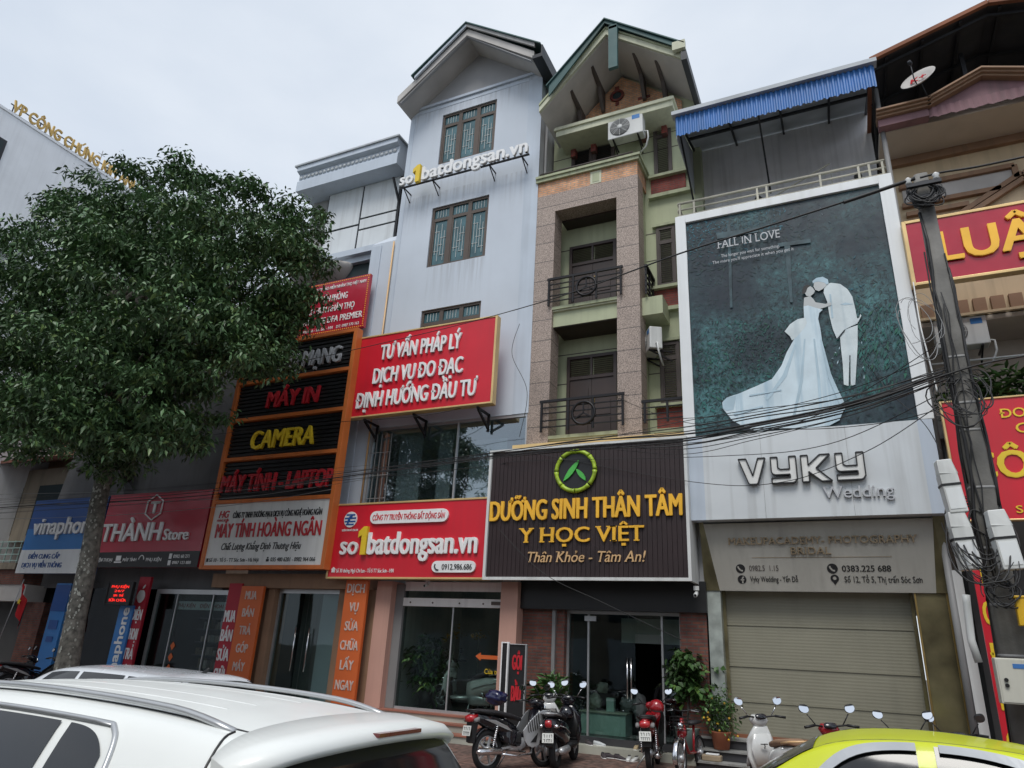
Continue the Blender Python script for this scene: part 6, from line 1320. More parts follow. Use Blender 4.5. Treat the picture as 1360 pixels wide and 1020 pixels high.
def underbone(name, label, loc, rz, body, shield, accent, spokes=0, lean=.06, stickers=True, seat='seat_vinyl', helmet=None, tail='tail_red', rack=False, mirror_m='black_plastic'):
    t = thing(name, label, 'motorbike', loc, rz, 'motorbikes parked in front of the shops'); t.rotation_euler.x = -lean
    wheel(t, -.61, .29, .045, spokes); wheel(t, .61, .29, .04, spokes)
    # tail body and seat
    MB().loft([((-.98, 0, .78), (0, .04, 0), (0, 0, .035)), ((-.88, 0, .765), (0, .085, 0), (0, 0, .075)), ((-.6, 0, .70), (0, .115, 0), (0, 0, .12)), ((-.3, 0, .62), (0, .11, 0), (0, 0, .13)), ((-.05, 0, .54), (0, .075, 0), (0, 0, .10))], 18, 2.8).build('tail_body', M[body], t, local=True)
    for s_ in (1, -1):
        MB().prism([(-.78, s_*.118, .74), (-.3, s_*.122, .58), (-.18, s_*.115, .55), (-.3, s_*.122, .63), (-.55, s_*.122, .72)], (0, s_*.004, 0)).build('side_stripe', M[accent], t, local=True)
        MB().loft([((-.32, s_*.1, .50), (.14, 0, 0), (0, .012, .1)), ((-.1, s_*.11, .45), (.12, 0, 0), (0, .012, .12))], 12, 3).build('side_cover', M[body], t, local=True)
    MB().loft([((-.93, 0, .84), (0, .07, 0), (0, 0, .02)), ((-.8, 0, .85), (0, .12, 0), (0, 0, .035)), ((-.5, 0, .825), (0, .135, 0), (0, 0, .04)), ((-.2, 0, .775), (0, .12, 0), (0, 0, .04)), ((.05, 0, .72), (0, .07, 0), (0, 0, .03))], 18, 3).build('seat', M[seat], t, local=True)
    MB().tube([(-.6, .13, .80), (-.9, .13, .86), (-1.0, .07, .87), (-1.0, -.07, .87), (-.9, -.13, .86), (-.6, -.13, .80)], .013, 8).build('grab_rail', M['silver' if rack else 'black_plastic'], t, local=True)
    MB().loft([((-1.03, 0, .745), (0, .06, 0), (0, 0, .045)), ((-.98, 0, .75), (0, .09, 0), (0, 0, .055)), ((-.88, 0, .765), (0, .095, 0), (0, 0, .06))], 16, 3).build('tail_light', M[tail], t, local=True)
    for s_ in (1, -1): MB().loft([((-.97, s_*.12, .72), (0, .03, 0), (0, 0, .03)), ((-.9, s_*.125, .74), (0, .035, 0), (0, 0, .035))], 12, 2.6).build('indicator', M['interior_grey'], t, local=True)
    MB().prism([(-.98, -.07, .70), (-.99, -.08, .42), (-.94, -.08, .40), (-.86, -.07, .68)], (0, .14, 0)).build('mud_flap', M['black_plastic'], t, local=True); plate(t, -1.03, .58, .2)
    # frame, engine, shield
    MB().tube([(-.1, 0, .52), (.15, 0, .46), (.33, 0, .62), (.42, 0, .85)], [.06, .055, .055, .05], 10).build('frame', M[body], t, local=True)
    eb = MB().loft([((-.22, 0, .36), (0, .1, 0), (0, 0, .09)), ((0, 0, .35), (0, .12, 0), (0, 0, .11)), ((.14, 0, .38), (0, .08, 0), (0, 0, .08)), ((.3, 0, .4), (0, .065, 0), (0, 0, .065))], 14, 3)
    for k in range(6): eb.lathe([(.085, .1+.03*k), (.085, .112+.03*k)], (.05, 0, .395), 12, 'x')
    eb.build('engine', M['silver'], t, local=True)
    for s_ in (1, -1):
        b = MB(); pts = [(.10, .40), (.06, .55), (.20, .70), (.36, .82), (.46, .86), (.50, .76), (.42, .52), (.36, .34), (.25, .30), (.16, .33)]
        n0 = s_*.10; b.prism([(x, s_*(.09+.09*max(0, (x-.1))/.4), z) for x, z in pts], (0, s_*.014, 0)); b.build('leg_shield', M[shield], t, local=True, bevel=.008)
        b = MB()
        for k in range(6): x = .14+.04*k; b.bar((x, s_*(.105+.09*(x-.1)/.4+.012), .66+.03*k), (x+.03, s_*(.105+.09*(x-.07)/.4+.012), .52+.012*k), .014, .006)
        b.prism([(x, s_*(.107+.09*(x-.1)/.4), z) for x, z in ((.2, .38), (.34, .52), (.3, .38))], (0, s_*.004, 0)); b.build('shield_vents', M['black_plastic'], t, local=True)
    # exhaust, shocks, swing arm, pedals
    MB().tube([(.28, -.1, .36), (.2, -.14, .22), (-.1, -.15, .2), (-.45, -.15, .24)], .018, 8).lathe([(.02, -.05), (.05, 0), (.055, .42), (.03, .46)], (-.9, -.16, .29), 14, 'x').build('exhaust', M['chrome'], t, local=True)
    for s_ in (1, -1):
        sb = MB().tube([(-.6, s_*.12, .3), (-.5, s_*.12, .66)], .012, 8)
        for k in range(9): sb.lathe([(.026, 0), (.026, .012)], (-.585+.009*k, s_*.12, .38+.03*k), 10)
        sb.build('shock', M['chrome'], t, local=True); MB().bar((-.61, s_*.08, .29), (-.1, s_*.08, .34), .04, .03).build('swing_arm', M['silver'], t, local=True)
        MB().tube([(.61, s_*.07, .29), (.50, s_*.07, .66), (.44, s_*.06, .80)], [.024, .022, .022], 10).build('fork', M['silver'], t, local=True)
        MB().tube([(-.02, s_*.1, .26), (-.02, s_*.24, .26)], .014, 8).build('foot_peg', M['black_plastic'], t, local=True)
    MB().box(-.6, -.12, .085, .11, .27, .38).build('chain_case', M['black_plastic'], t, local=True)
    MB().tube([(-.1, .1, .25), (-.14, .3, .0)], .012, 8).build('kick_stand', M['silver'], t, local=True)
    for x, n0, n1 in ((.61, .3, 2.3), (-.61, .9, 2.6)):
        b = MB(); rr_ = .325
        A = np.linspace(n0, n1, 12); b.loft([((x+rr_*math.cos(a), 0, .29+rr_*math.sin(a)), (0, .06, 0), (.018*math.cos(a), 0, .018*math.sin(a))) for a in A], 10, 2.6); b.build('fender', M[body], t, local=True)
    # steering head
    MB().loft([((.60, 0, .87), (0, .04, 0), (0, 0, .05)), ((.55, 0, .90), (0, .1, 0), (0, 0, .085)), ((.46, 0, .95), (0, .13, 0), (0, 0, .08)), ((.36, 0, .97), (0, .11, 0), (0, 0, .05))], 18, 2.6).build('headlight_cowl', M[body], t, local=True)
    MB().loft([((.54, 0, .64), (0, .09, 0), (.02, 0, .12)), ((.46, 0, .72), (0, .15, 0), (.02, 0, .16)), ((.40, 0, .74), (0, .14, 0), (.02, 0, .14))], 16, 3).build('front_cover', M[body], t, local=True)
    MB().loft([((.615, 0, .88), (0, .07, 0), (0, 0, .05)), ((.58, 0, .885), (0, .085, 0), (0, 0, .065))], 16, 2.6).build('headlight', M['mirror_face'], t, local=True)
    bars(t, .42, 1.0); mirrors(t, .40, .99, mirror_m)
    return t
def scooter(name, label, loc, rz, body, inner='black_plastic', lean=.06, trim='silver', floor='black_plastic', group='motorbikes parked in front of the shops', classic=False, mirror_m='black_plastic', seat='seat_vinyl', tail='tail_red', turn=0, low=False):
    t = thing(name, label, 'scooter', loc, rz, group); t.rotation_euler.x = -lean
    wheel(t, -.6, .24, .055, 0, 'silver'); wheel(t, .62, .24, .052, 0, 'silver')
    MB().loft([((-.97, 0, .66), (0, .07, 0), (0, 0, .08)), ((-.88, 0, .64), (0, .14, 0), (0, 0, .13)), ((-.6, 0, .58), (0, .19, 0), (0, 0, .18)), ((-.3, 0, .50), (0, .18, 0), (0, 0, .19)), ((-.12, 0, .46), (0, .13, 0), (0, 0, .18))], 20, 2.8).build('rear_body', M[body], t, local=True)
    for s_ in (1, -1): MB().tube([(-.9, s_*.15, .66), (-.6, s_*.198, .6), (-.3, s_*.19, .5)], .008, 6).build('side_trim', M[trim], t, local=True)
    MB().loft([((-.92, 0, .80), (0, .09, 0), (0, 0, .025)), ((-.78, 0, .81), (0, .14, 0), (0, 0, .045)), ((-.4, 0, .76), (0, .15, 0), (0, 0, .05)), ((-.12, 0, .71), (0, .09, 0), (0, 0, .04))], 18, 3).build('seat', M[seat], t, local=True)
    MB().tube([(-.7, .15, .79), (-.95, .13, .83), (-1.04, .06, .84), (-1.04, -.06, .84), (-.95, -.13, .83), (-.7, -.15, .79)], .015, 8).build('grab_rail', M[trim], t, local=True)
    if classic: MB().loft([((-1.0, 0, .68), (0, .05, 0), (0, 0, .05)), ((-.95, 0, .68), (0, .065, 0), (0, 0, .065))], 16, 4).build('tail_light', M[tail], t, local=True)
    else: MB().loft([((-1.0, 0, .68), (0, .1, 0), (0, 0, .04)), ((-.93, 0, .68), (0, .15, 0), (0, 0, .055))], 16, 2.8).build('tail_light', M[tail], t, local=True)
    for s_ in (1, -1): MB().loft([((-.98, s_*.125, .645), (0, .03, 0), (0, 0, .025)), ((-.9, s_*.14, .65), (0, .04, 0), (0, 0, .03))], 12, 2.4).build('indicator', M['mirror_face'], t, local=True)
    MB().prism([(-.96, -.06, .6), (-1.0, -.07, .36), (-.95, -.07, .33), (-.86, -.06, .56)], (0, .12, 0)).build('mud_flap', M['black_plastic'], t, local=True); plate(t, -1.02, .48, .18)
    MB().loft([((-.14, 0, .3), (0, .16, 0), (0, 0, .05)), ((.2, 0, .28), (0, .17, 0), (0, 0, .04)), ((.42, 0, .32), (0, .16, 0), (0, 0, .05))], 14, 4).build('floorboard', M[floor], t, local=True)
    MB().loft([((.34, 0, .28), (0, .17, 0), (.05, 0, 0)), ((.45, 0, .5), (0, .21, 0), (.055, 0, .01)), ((.42, 0, .72), (0, .2, 0), (.05, 0, .01)), ((.34, 0, .90), (0, .1, 0), (.05, 0, .01))], 18, 3).build('leg_shield', M[body], t, local=True)
    MB().loft([((.29, 0, .4), (0, .15, 0), (.02, 0, 0)), ((.36, 0, .6), (0, .17, 0), (.02, 0, 0)), ((.31, 0, .8), (0, .13, 0), (.02, 0, 0))], 16, 3).build('inner_shield', M[inner], t, local=True)
    MB().loft([((.47, 0, .42), (0, .03, 0), (.04, 0, 0)), ((.53, 0, .56), (0, .08, 0), (.03, 0, 0)), ((.49, 0, .72), (0, .05, 0), (.03, 0, 0))], 14, 2.6).build('front_panel', M[body if not classic else trim], t, local=True)
    MB().loft([((.38, 0, .88), (0, .07, 0), (.08, 0, 0)), ((.38, 0, .98), (0, .14, 0), (.11, 0, .01)), ((.36, 0, 1.05), (0, .1, 0), (.08, 0, .01))], 18, 2.4).build('headlight_cowl', M[body], t, local=True)
    MB().loft([((.50, 0, .97), (0, .06, 0), (0, 0, .055)), ((.465, 0, .97), (0, .08, 0), (0, 0, .065))], 18, 2.2).build('headlight', M['mirror_face'], t, local=True)
    for s_ in (1, -1):
        MB().loft([((.52, s_*.13, .66), (0, .04, 0), (0, 0, .025)), ((.46, s_*.14, .67), (0, .05, 0), (0, 0, .035))], 12, 2.4).build('front_indicator', M['mirror_face'], t, local=True)
        MB().tube([(.62, s_*.07, .24), (.53, s_*.07, .5)], .02, 8).build('fork', M['silver'], t, local=True)
    MB().loft([((.62+.285*math.cos(a), 0, .24+.285*math.sin(a)), (0, .07, 0), (.015*math.cos(a), 0, .015*math.sin(a))) for a in np.linspace(.2, 2.5, 12)], 10, 2.6).build('fender', M[body], t, local=True)
    MB().lathe([(.02, -.04), (.055, 0), (.06, .4), (.035, .44)], (-.85, -.17, .28), 14, 'x').tube([(-.42, -.16, .27), (-.2, -.12, .25)], .02).build('exhaust', M['silver'], t, local=True)
    MB().loft([((-.72, .12, .26), (0, .04, 0), (0, 0, .07)), ((-.3, .12, .27), (0, .06, 0), (0, 0, .11)), ((-.15, .1, .28), (0, .04, 0), (0, 0, .08))], 14, 3).build('engine', M['silver'], t, local=True)
    MB().tube([(-.6, .14, .28), (-.5, .14, .5)], .025, 10).build('shock', M['chrome'], t, local=True)
    MB().tube([(-.2, .1, .25), (-.24, .28, 0)], .012, 8).build('kick_stand', M['silver'], t, local=True)
    MB().loft([((.275, 0, 1.035), (0, .085, 0), (.022, 0, .04)), ((.262, 0, 1.04), (0, .075, 0), (.02, 0, .034))], 18, 2.6).build('dashboard', M['black_gloss'], t, local=True)
    MB().box(.255, .29, -.05, .05, .66, .67).tube([(.27, 0, .67), (.25, 0, .64), (.27, 0, .61)], .008).build('bag_hook', M['black_plastic'], t, local=True)
    bars(t, .33, 1.04, wd=.34); mirrors(t, .31, 1.03, mirror_m, .25)
    return t
def put(px, py): p = atz(px, py, 0); return (p.x, p.y, 0)
A = math.atan2
def place(rear, front):       # two ground contacts -> location, heading
    a, c = Vector(rear), Vector(front); m = (a+c)/2; return (m.x, m.y, 0), math.atan2(c.y-a.y, c.x-a.x)
l, h = place((-5.42, 10.95, 0), (-4.95, 12.05, 0)); underbone('motorbike', 'black and silver motorbike nearest the white car, with red tail light and white plate', l, h, 'black_gloss', 'silver', 'silver')
l, h = place((-5.05, 12.3, 0), (-5.35, 13.3, 0)); scooter('scooter', 'white scooter squeezed between the black and silver motorbike and the black scooter', (-5.2, 12.95, 0), h, 'white_gloss', 'black_plastic')
l, h = place((-4.72, 12.05, 0), (-4.85, 13.25, 0)); scooter('scooter', 'black scooter with small square red tail light and white plate', l, h, 'black_gloss', 'black_plastic', classic=True, mirror_m='chrome')
l, h = place((-3.32, 12.75, 0), (-3.5, 13.95, 0)); underbone('motorbike', 'dark red motorbike with white plate beside the potted tree', l, h, 'red_gloss', 'black_plastic', 'black_plastic', tail='tail_red')
l, h = place((-.95, 11.2, 0), (-1.55, 12.3, 0)); scooter('scooter', 'white scooter with brown seat and round mirror before the roller shutter', l, h, 'white_gloss', 'white_gloss', classic=False, floor='tan_trim', trim='letter_tan', mirror_m='chrome', seat='tan_trim')
scooter('scooter', 'red and black scooter mostly hidden behind the lime taxi', (-.32, 11.0, 0), R(108), 'red_gloss', 'black_plastic')
underbone('motorbike', 'dark motorbike showing only its grip and mirror above the middle of the taxi roof', (.55, 11.6, 0), R(95), 'black_gloss', 'black_plastic', 'silver')
underbone('motorbike', 'dark motorbike showing its grip and mirror above the taxi roof by the pole', (1.2, 11.8, 0), R(97), 'black_gloss', 'black_plastic', 'silver')
for k, (x, y, a, lb) in enumerate(((-20.5, 12.5, 70, 'dark motorbike by the brick pier, nearest the frame edge'), (-19.45, 12.6, 80, 'dark motorbike parked under the blue upright panel'))):
    underbone('motorbike', lb, (x, y, 0), R(a), 'black_gloss', 'black_plastic', 'silver')
scooter('scooter', 'white electric scooter standing inside the glass shop', (-8.0, 14.85, .46), R(176), 'white_gloss', 'white_gloss', floor='silver', group='scooters on show inside the shop')
# thin red step-through moped with chrome front fender
t = thing('moped', 'thin red moped with chrome mudguard and basket beside the potted tree', 'moped', (-2.75, 13.25, 0), R(-95)); t.rotation_euler.x = .05
wheel(t, -.55, .27, .03, 28); wheel(t, .55, .27, .03, 28)
MB().loft([((.55+.305*math.cos(a), 0, .27+.305*math.sin(a)), (0, .04, 0), (.012*math.cos(a), 0, .012*math.sin(a))) for a in np.linspace(-.2, 2.5, 14)], 10, 2.4).build('fender', M['chrome'], t, local=True)
MB().tube([(-.55, 0, .27), (-.2, 0, .3), (.1, 0, .32), (.38, 0, .62), (.34, 0, .85)], .03, 8).tube([(-.2, 0, .3), (-.3, 0, .72)], .022).build('frame', M['red_gloss'], t, local=True)
MB().loft([((.42, 0, .62), (0, .07, 0), (0, 0, .08)), ((.34, 0, .66), (0, .08, 0), (0, 0, .1))], 14, 2.6).build('headlight_cowl', M['red_gloss'], t, local=True)
MB().lathe([(.001, .50), (.05, .49), (.06, .44)], (0, 0, .74), 16, 'x').build('headlight', M['mirror_face'], t, local=True)
MB().loft([((-.5, 0, .76), (0, .1, 0), (0, 0, .03)), ((-.25, 0, .76), (0, .09, 0), (0, 0, .04)), ((-.1, 0, .75), (0, .04, 0), (0, 0, .025))], 14, 2.6).build('seat', M['seat_vinyl'], t, local=True)
b = MB()
for k in range(5): z = .68+.05*k; b.tube([(.35, -.13, z), (.56, -.14, z), (.56, .14, z), (.35, .13, z)], .005, 5, closed=True)
for k in range(6): b.bar((.56, -.13+.052*k, .68), (.56, -.13+.052*k, .88), .006)
b.build('basket', M['black_iron'], t, local=True); bars(t, .3, .98, wd=.28)
for s_ in (1, -1): MB().tube([(.55, s_*.05, .27), (.40, s_*.05, .6)], .014, 8).build('fork', M['chrome'], t, local=True)
# blue jacket bundle on the first motorbike, helmet hanging on the second bike
def lump(name, label, cat, c, r, m, seed, squash=.7):
    b = MB(); bmesh.ops.create_icosphere(b.bm, subdivisions=3, radius=1); r2 = random.Random(seed); ph = [r2.uniform(0, 6) for _ in range(6)]
    for v in b.bm.verts:
        k = 1+.14*math.sin(4*v.co.x+ph[0])*math.sin(5*v.co.y+ph[1])+.10*math.sin(9*v.co.z+ph[2]+3*v.co.x); v.co = Vector((v.co.x*r[0]*k, v.co.y*r[1]*k, v.co.z*r[2]*k))
    o = b.build(name, M[m], smooth=True); o.location = c; return tag(o, label, cat)
p = at(658, 926, 12.3); lump('jacket', 'dark blue cloth bundle draped over the handlebar of the black and silver motorbike', 'clothing', p, (.2, .16, .13), 'navy_gloss', 3)
def helmet(label, c, m, rz=0):
    t_ = thing('helmet', label, 'helmet', c, rz); MB().lathe([(.125, -.06), (.135, 0), (.125, .06), (.09, .11), (.04, .135), (.001, .14)], (0, 0, 0), 22).build('shell', M[m], t_, local=True, smooth=True)
    MB().prism([(-.09, -.11, -.05), (.09, -.11, -.05), (.06, -.19, -.06), (-.06, -.19, -.06)], (0, 0, .012)).build('peak', M['black_plastic'], t_, local=True); MB().tube([(-.12, 0, -.05), (0, .02, -.19), (.12, 0, -.05)], .006).build('strap', M['black_plastic'], t_, local=True)
p = at(872, 940, 13.5); helmet('glossy red helmet hooked on the red motorbike handlebar', (p.x, p.y, p.z), 'red_gloss', .3); p = at(742, 947, 12.9); helmet('black helmet hanging on the black scooter with white disc', (p.x+.15, p.y, p.z), 'black_gloss')

# ------------------------------------------------------------------ clinic interior: boxes, counter, a seated person, shoes
pbx = lambda name, label, cat, m, x0, x1, y0, y1, z0, z1: tag(MB().box(x0, x1, y0, y1, z0, z1).build(name, M[m], bevel=.01, origin=((x0+x1)/2, (y0+y1)/2, z0)), label, cat)
t_ = thing('counter', 'low pale mint display plinth behind the clinic glass', 'counter', (-4.85, 15.2, .27)); MB().box(-.5, .45, -.2, .3, 0, .4).build('base', M['mint_panel'], t_, local=True, bevel=.01); MB().box(-.53, .48, -.23, .33, .4, .43).build('top', M['step_light'], t_, local=True)
t_ = thing('canister', 'small mint carton standing on the display plinth', 'box', (-4.75, 15.15, .7)); MB().box(-.08, .08, -.06, .06, 0, .26).build('body', M['mint_panel'], t_, local=True, bevel=.006); MB().box(-.082, .082, -.062, .062, .2, .24).build('label', M['sign_white'], t_, local=True)
for k, (x, z, w_, h_, lb) in enumerate(((-5.15, .7, .3, .32, 'pale goods bag at the left end of the display plinth'), (-4.45, .7, .34, .3, 'crumpled pale goods bag at the right of the plinth'), (-5.0, 1.02, .26, .22, 'pale bag resting on another bag behind the clinic glass'), (-4.2, .55, .3, .5, 'tall crumpled bag beside the clinic door opening'))): lump('goods_bag', lb, 'bag', (x, 15.35, z+h_/2), (w_/2, .14, h_/2), 'interior_grey' if k % 2 else 'warm_panel', k+20)
t_ = thing('hanging_panel', 'plain grey panel hung behind the top of the clinic glass', 'panel', (-3.9, 15.6, 2.05)); MB().box(-.75, .75, 0, .05, 0, .5).build('board', M['fascia_grey'], t_, local=True); MB().tube([(-.6, .02, .5), (-.6, .02, .64)], .01).tube([(.6, .02, .5), (.6, .02, .64)], .01).build('hanger', M['silver'], t_, local=True)
text(t_, 'VIỆT', -4.45, -4.15, 2.3, .13, 15.6, M['sign_white'], .006, .01)
def skin_body(name, m, par, joints, edges, sub=2):
    me = bpy.data.meshes.new(name); me.from_pydata([j[0] for j in joints], edges, []); o = link(name, me, par); me.materials.append(m)
    md = o.modifiers.new('skin', 'SKIN'); 
    for i, j in enumerate(joints): me.skin_vertices[0].data[i].radius = (j[1], j[2] if len(j) > 2 else j[1])
    me.skin_vertices[0].data[0].use_root = True; md.use_smooth_shade = True; s2 = o.modifiers.new('subdivision', 'SUBSURF'); s2.levels = sub; s2.render_levels = sub; return o
# seated on a stool, in a dark shirt, looking down (x right, y into the shop)
t_ = thing('person', 'person with dark hair in a dark shirt seated inside the clinic doorway', 'person', (-3.85, 16.2, .27), R(15))
J = [((0, 0, .50), .15, .12), ((0, .0, .66), .14, .11), ((0, -.04, .85), .165, .11), ((0, -.08, .98), .10, .09), ((0, -.10, 1.06), .05), ((0, -.13, 1.13), .055),
     ((-.17, -.07, .93), .06), ((-.24, -.10, .68), .043), ((-.14, -.32, .62), .03), ((.17, -.07, .93), .06), ((.24, -.10, .68), .043), ((.14, -.32, .62), .03),
     ((-.1, -.06, .48), .085), ((-.13, -.45, .48), .06), ((-.13, -.45, .08), .04), ((-.13, -.6, .03), .033), ((.1, -.06, .48), .085), ((.13, -.45, .48), .06), ((.13, -.45, .08), .04), ((.13, -.6, .03), .033)]
E_ = [(0, 1), (1, 2), (2, 3), (3, 4), (4, 5), (3, 6), (6, 7), (7, 8), (3, 9), (9, 10), (10, 11), (0, 12), (12, 13), (13, 14), (14, 15), (0, 16), (16, 17), (17, 18), (18, 19)]
bd = skin_body('body', M['shirt'], t_, J, E_)
hd = MB(); hd.loft([((0, -.12, 1.07), (.05, 0, 0), (0, .055, .01)), ((0, -.15, 1.12), (.066, 0, 0), (0, .085, .01)), ((0, -.15, 1.19), (.075, 0, 0), (0, .097, .01)), ((0, -.14, 1.25), (.07, 0, 0), (0, .09, 0)), ((0, -.13, 1.29), (.035, 0, 0), (0, .05, 0))], 18, 2.2)
hd.prism([(-.012, -.235, 1.15), (.012, -.235, 1.15), (.004, -.25, 1.15), (-.004, -.25, 1.15)], (0, .01, .05)); hd.box(-.028, .028, -.243, -.235, 1.105, 1.113)
for s_ in (1, -1): hd.loft([((s_*.03, -.236, 1.19), (.014, 0, 0), (0, 0, .007)), ((s_*.03, -.24, 1.19), (.008, 0, 0), (0, 0, .004))], 8, 2).loft([((s_*.076, -.14, 1.17), (.008, 0, 0), (0, .02, .03)), ((s_*.085, -.135, 1.18), (.005, 0, 0), (0, .016, .025))], 8, 2)
for s_ in (1, -1):     # hands resting on the thighs, fingers apart and slightly curled
    c = Vector((s_*.13, -.36, .585)); hd.loft([(c+Vector((0, .06, .02)), (.024, 0, 0), (0, 0, .02)), (c, (.04, 0, 0), (0, .003, .016)), (c+Vector((0, -.05, -.005)), (.038, 0, 0), (0, 0, .013))], 12, 2.6)
    for k, ln in enumerate((.06, .07, .075, .065)): x = c.x+(-.03+.02*k)*s_; hd.tube([(x, c.y-.045, c.z-.004), (x, c.y-.045-ln*.55, c.z-.008), (x, c.y-.045-ln, c.z-.026)], [.0085, .008, .006], 7)
    hd.tube([(c.x-s_*.035, c.y+.01, c.z), (c.x-s_*.06, c.y-.02, c.z-.005), (c.x-s_*.062, c.y-.05, c.z-.015)], [.01, .009, .007], 7)
hd.build('skin', M['skin'], t_, local=True)
MB().loft([((0, -.10, 1.05), (.06, 0, 0), (0, .05, 0)), ((0, -.09, 1.14), (.082, 0, 0), (0, .085, 0)), ((0, -.11, 1.23), (.085, 0, 0), (0, .10, 0)), ((0, -.13, 1.285), (.07, 0, 0), (0, .095, 0)), ((0, -.13, 1.31), (.03, 0, 0), (0, .04, 0))], 18, 2.2).build('hair', M['hair_black'], t_, local=True, smooth=True)
s_ = thing('stool', 'low dark stool under the seated person', 'stool', (-3.85, 16.2, .27)); MB().lathe([(.17, .36), (.18, .38), (.17, .41), (.001, .41)], (0, 0, 0), 20).build('seat', M['dark_wood'], s_, local=True)
for k in range(4): a = k*math.pi/2+.7; MB().tube([(.12*math.cos(a), .12*math.sin(a), .37), (.17*math.cos(a), .17*math.sin(a), 0)], .015).build('leg', M['dark_wood'], s_, local=True)
def shoe(label, c, rz, m, sole='letter_white', grp='shoes left at the clinic step'):
    t_ = thing('shoe', label, 'shoe', c, rz, grp)
    MB().loft([((0, -.13, .02), (.032, 0, 0), (0, 0, .018)), ((0, -.06, .028), (.042, 0, 0), (0, 0, .027)), ((0, .02, .04), (.036, 0, 0), (0, 0, .038)), ((0, .1, .045), (.034, 0, 0), (0, 0, .042)), ((0, .125, .04), (.02, 0, 0), (0, 0, .03))], 14, 2.6).build('upper', M[m], t_, local=True)
    MB().loft([((0, -.135, .006), (.03, 0, 0), (0, 0, .008)), ((0, -.06, .006), (.045, 0, 0), (0, 0, .008)), ((0, .03, .006), (.036, 0, 0), (0, 0, .008)), ((0, .13, .006), (.03, 0, 0), (0, 0, .008))], 12, 4).build('sole', M[sole], t_, local=True)
    MB().loft([((0, .03, .082), (.022, 0, 0), (0, .035, 0)), ((0, .06, .088), (.026, 0, 0), (0, .05, 0))], 12, 2.4).build('opening', M['interior_dark'], t_, local=True)
for (x, y, z, a, m, lb) in ((-4.02, 14.4, .14, .1, 'shoe_tan', 'left of the two tan shoes on the clinic step'), (-3.86, 14.4, .14, -.1, 'shoe_tan', 'right of the two tan shoes on the clinic step'), (-4.5, 13.9, 0, .5, 'shirt', 'leftmost black shoe on the paving below the clinic step'), (-4.38, 13.95, 0, 1.9, 'shirt', 'black shoe turned sideways below the clinic step'), (-4.2, 13.92, 0, 1.2, 'shirt', 'rightmost black shoe below the clinic step'), (-4.02, 13.9, 0, .1, 'white_gloss', 'left of the two white shoes on the paving'), (-3.9, 13.9, 0, -.2, 'white_gloss', 'right of the two white shoes on the paving'), (-4.95, 14.35, .14, .8, 'shirt', 'dark slipper on the clinic step by the glass'), (-4.75, 14.4, .14, 1.4, 'fascia_grey', 'pale grey slipper on the clinic step by the glass')): shoe(lb, (x, y, z), a, m)
t_ = thing('parcel', 'small brown parcel with white paper on the studio steps', 'parcel', (-2.5, 13.75, .167)); MB().box(-.16, .16, -.1, .1, 0, .09).build('parcel', M['cardboard'], t_, local=True, bevel=.015); MB().box(-.1, .12, -.07, .06, .091, .115).build('paper', M['sign_white'], t_, local=True, bevel=.01)
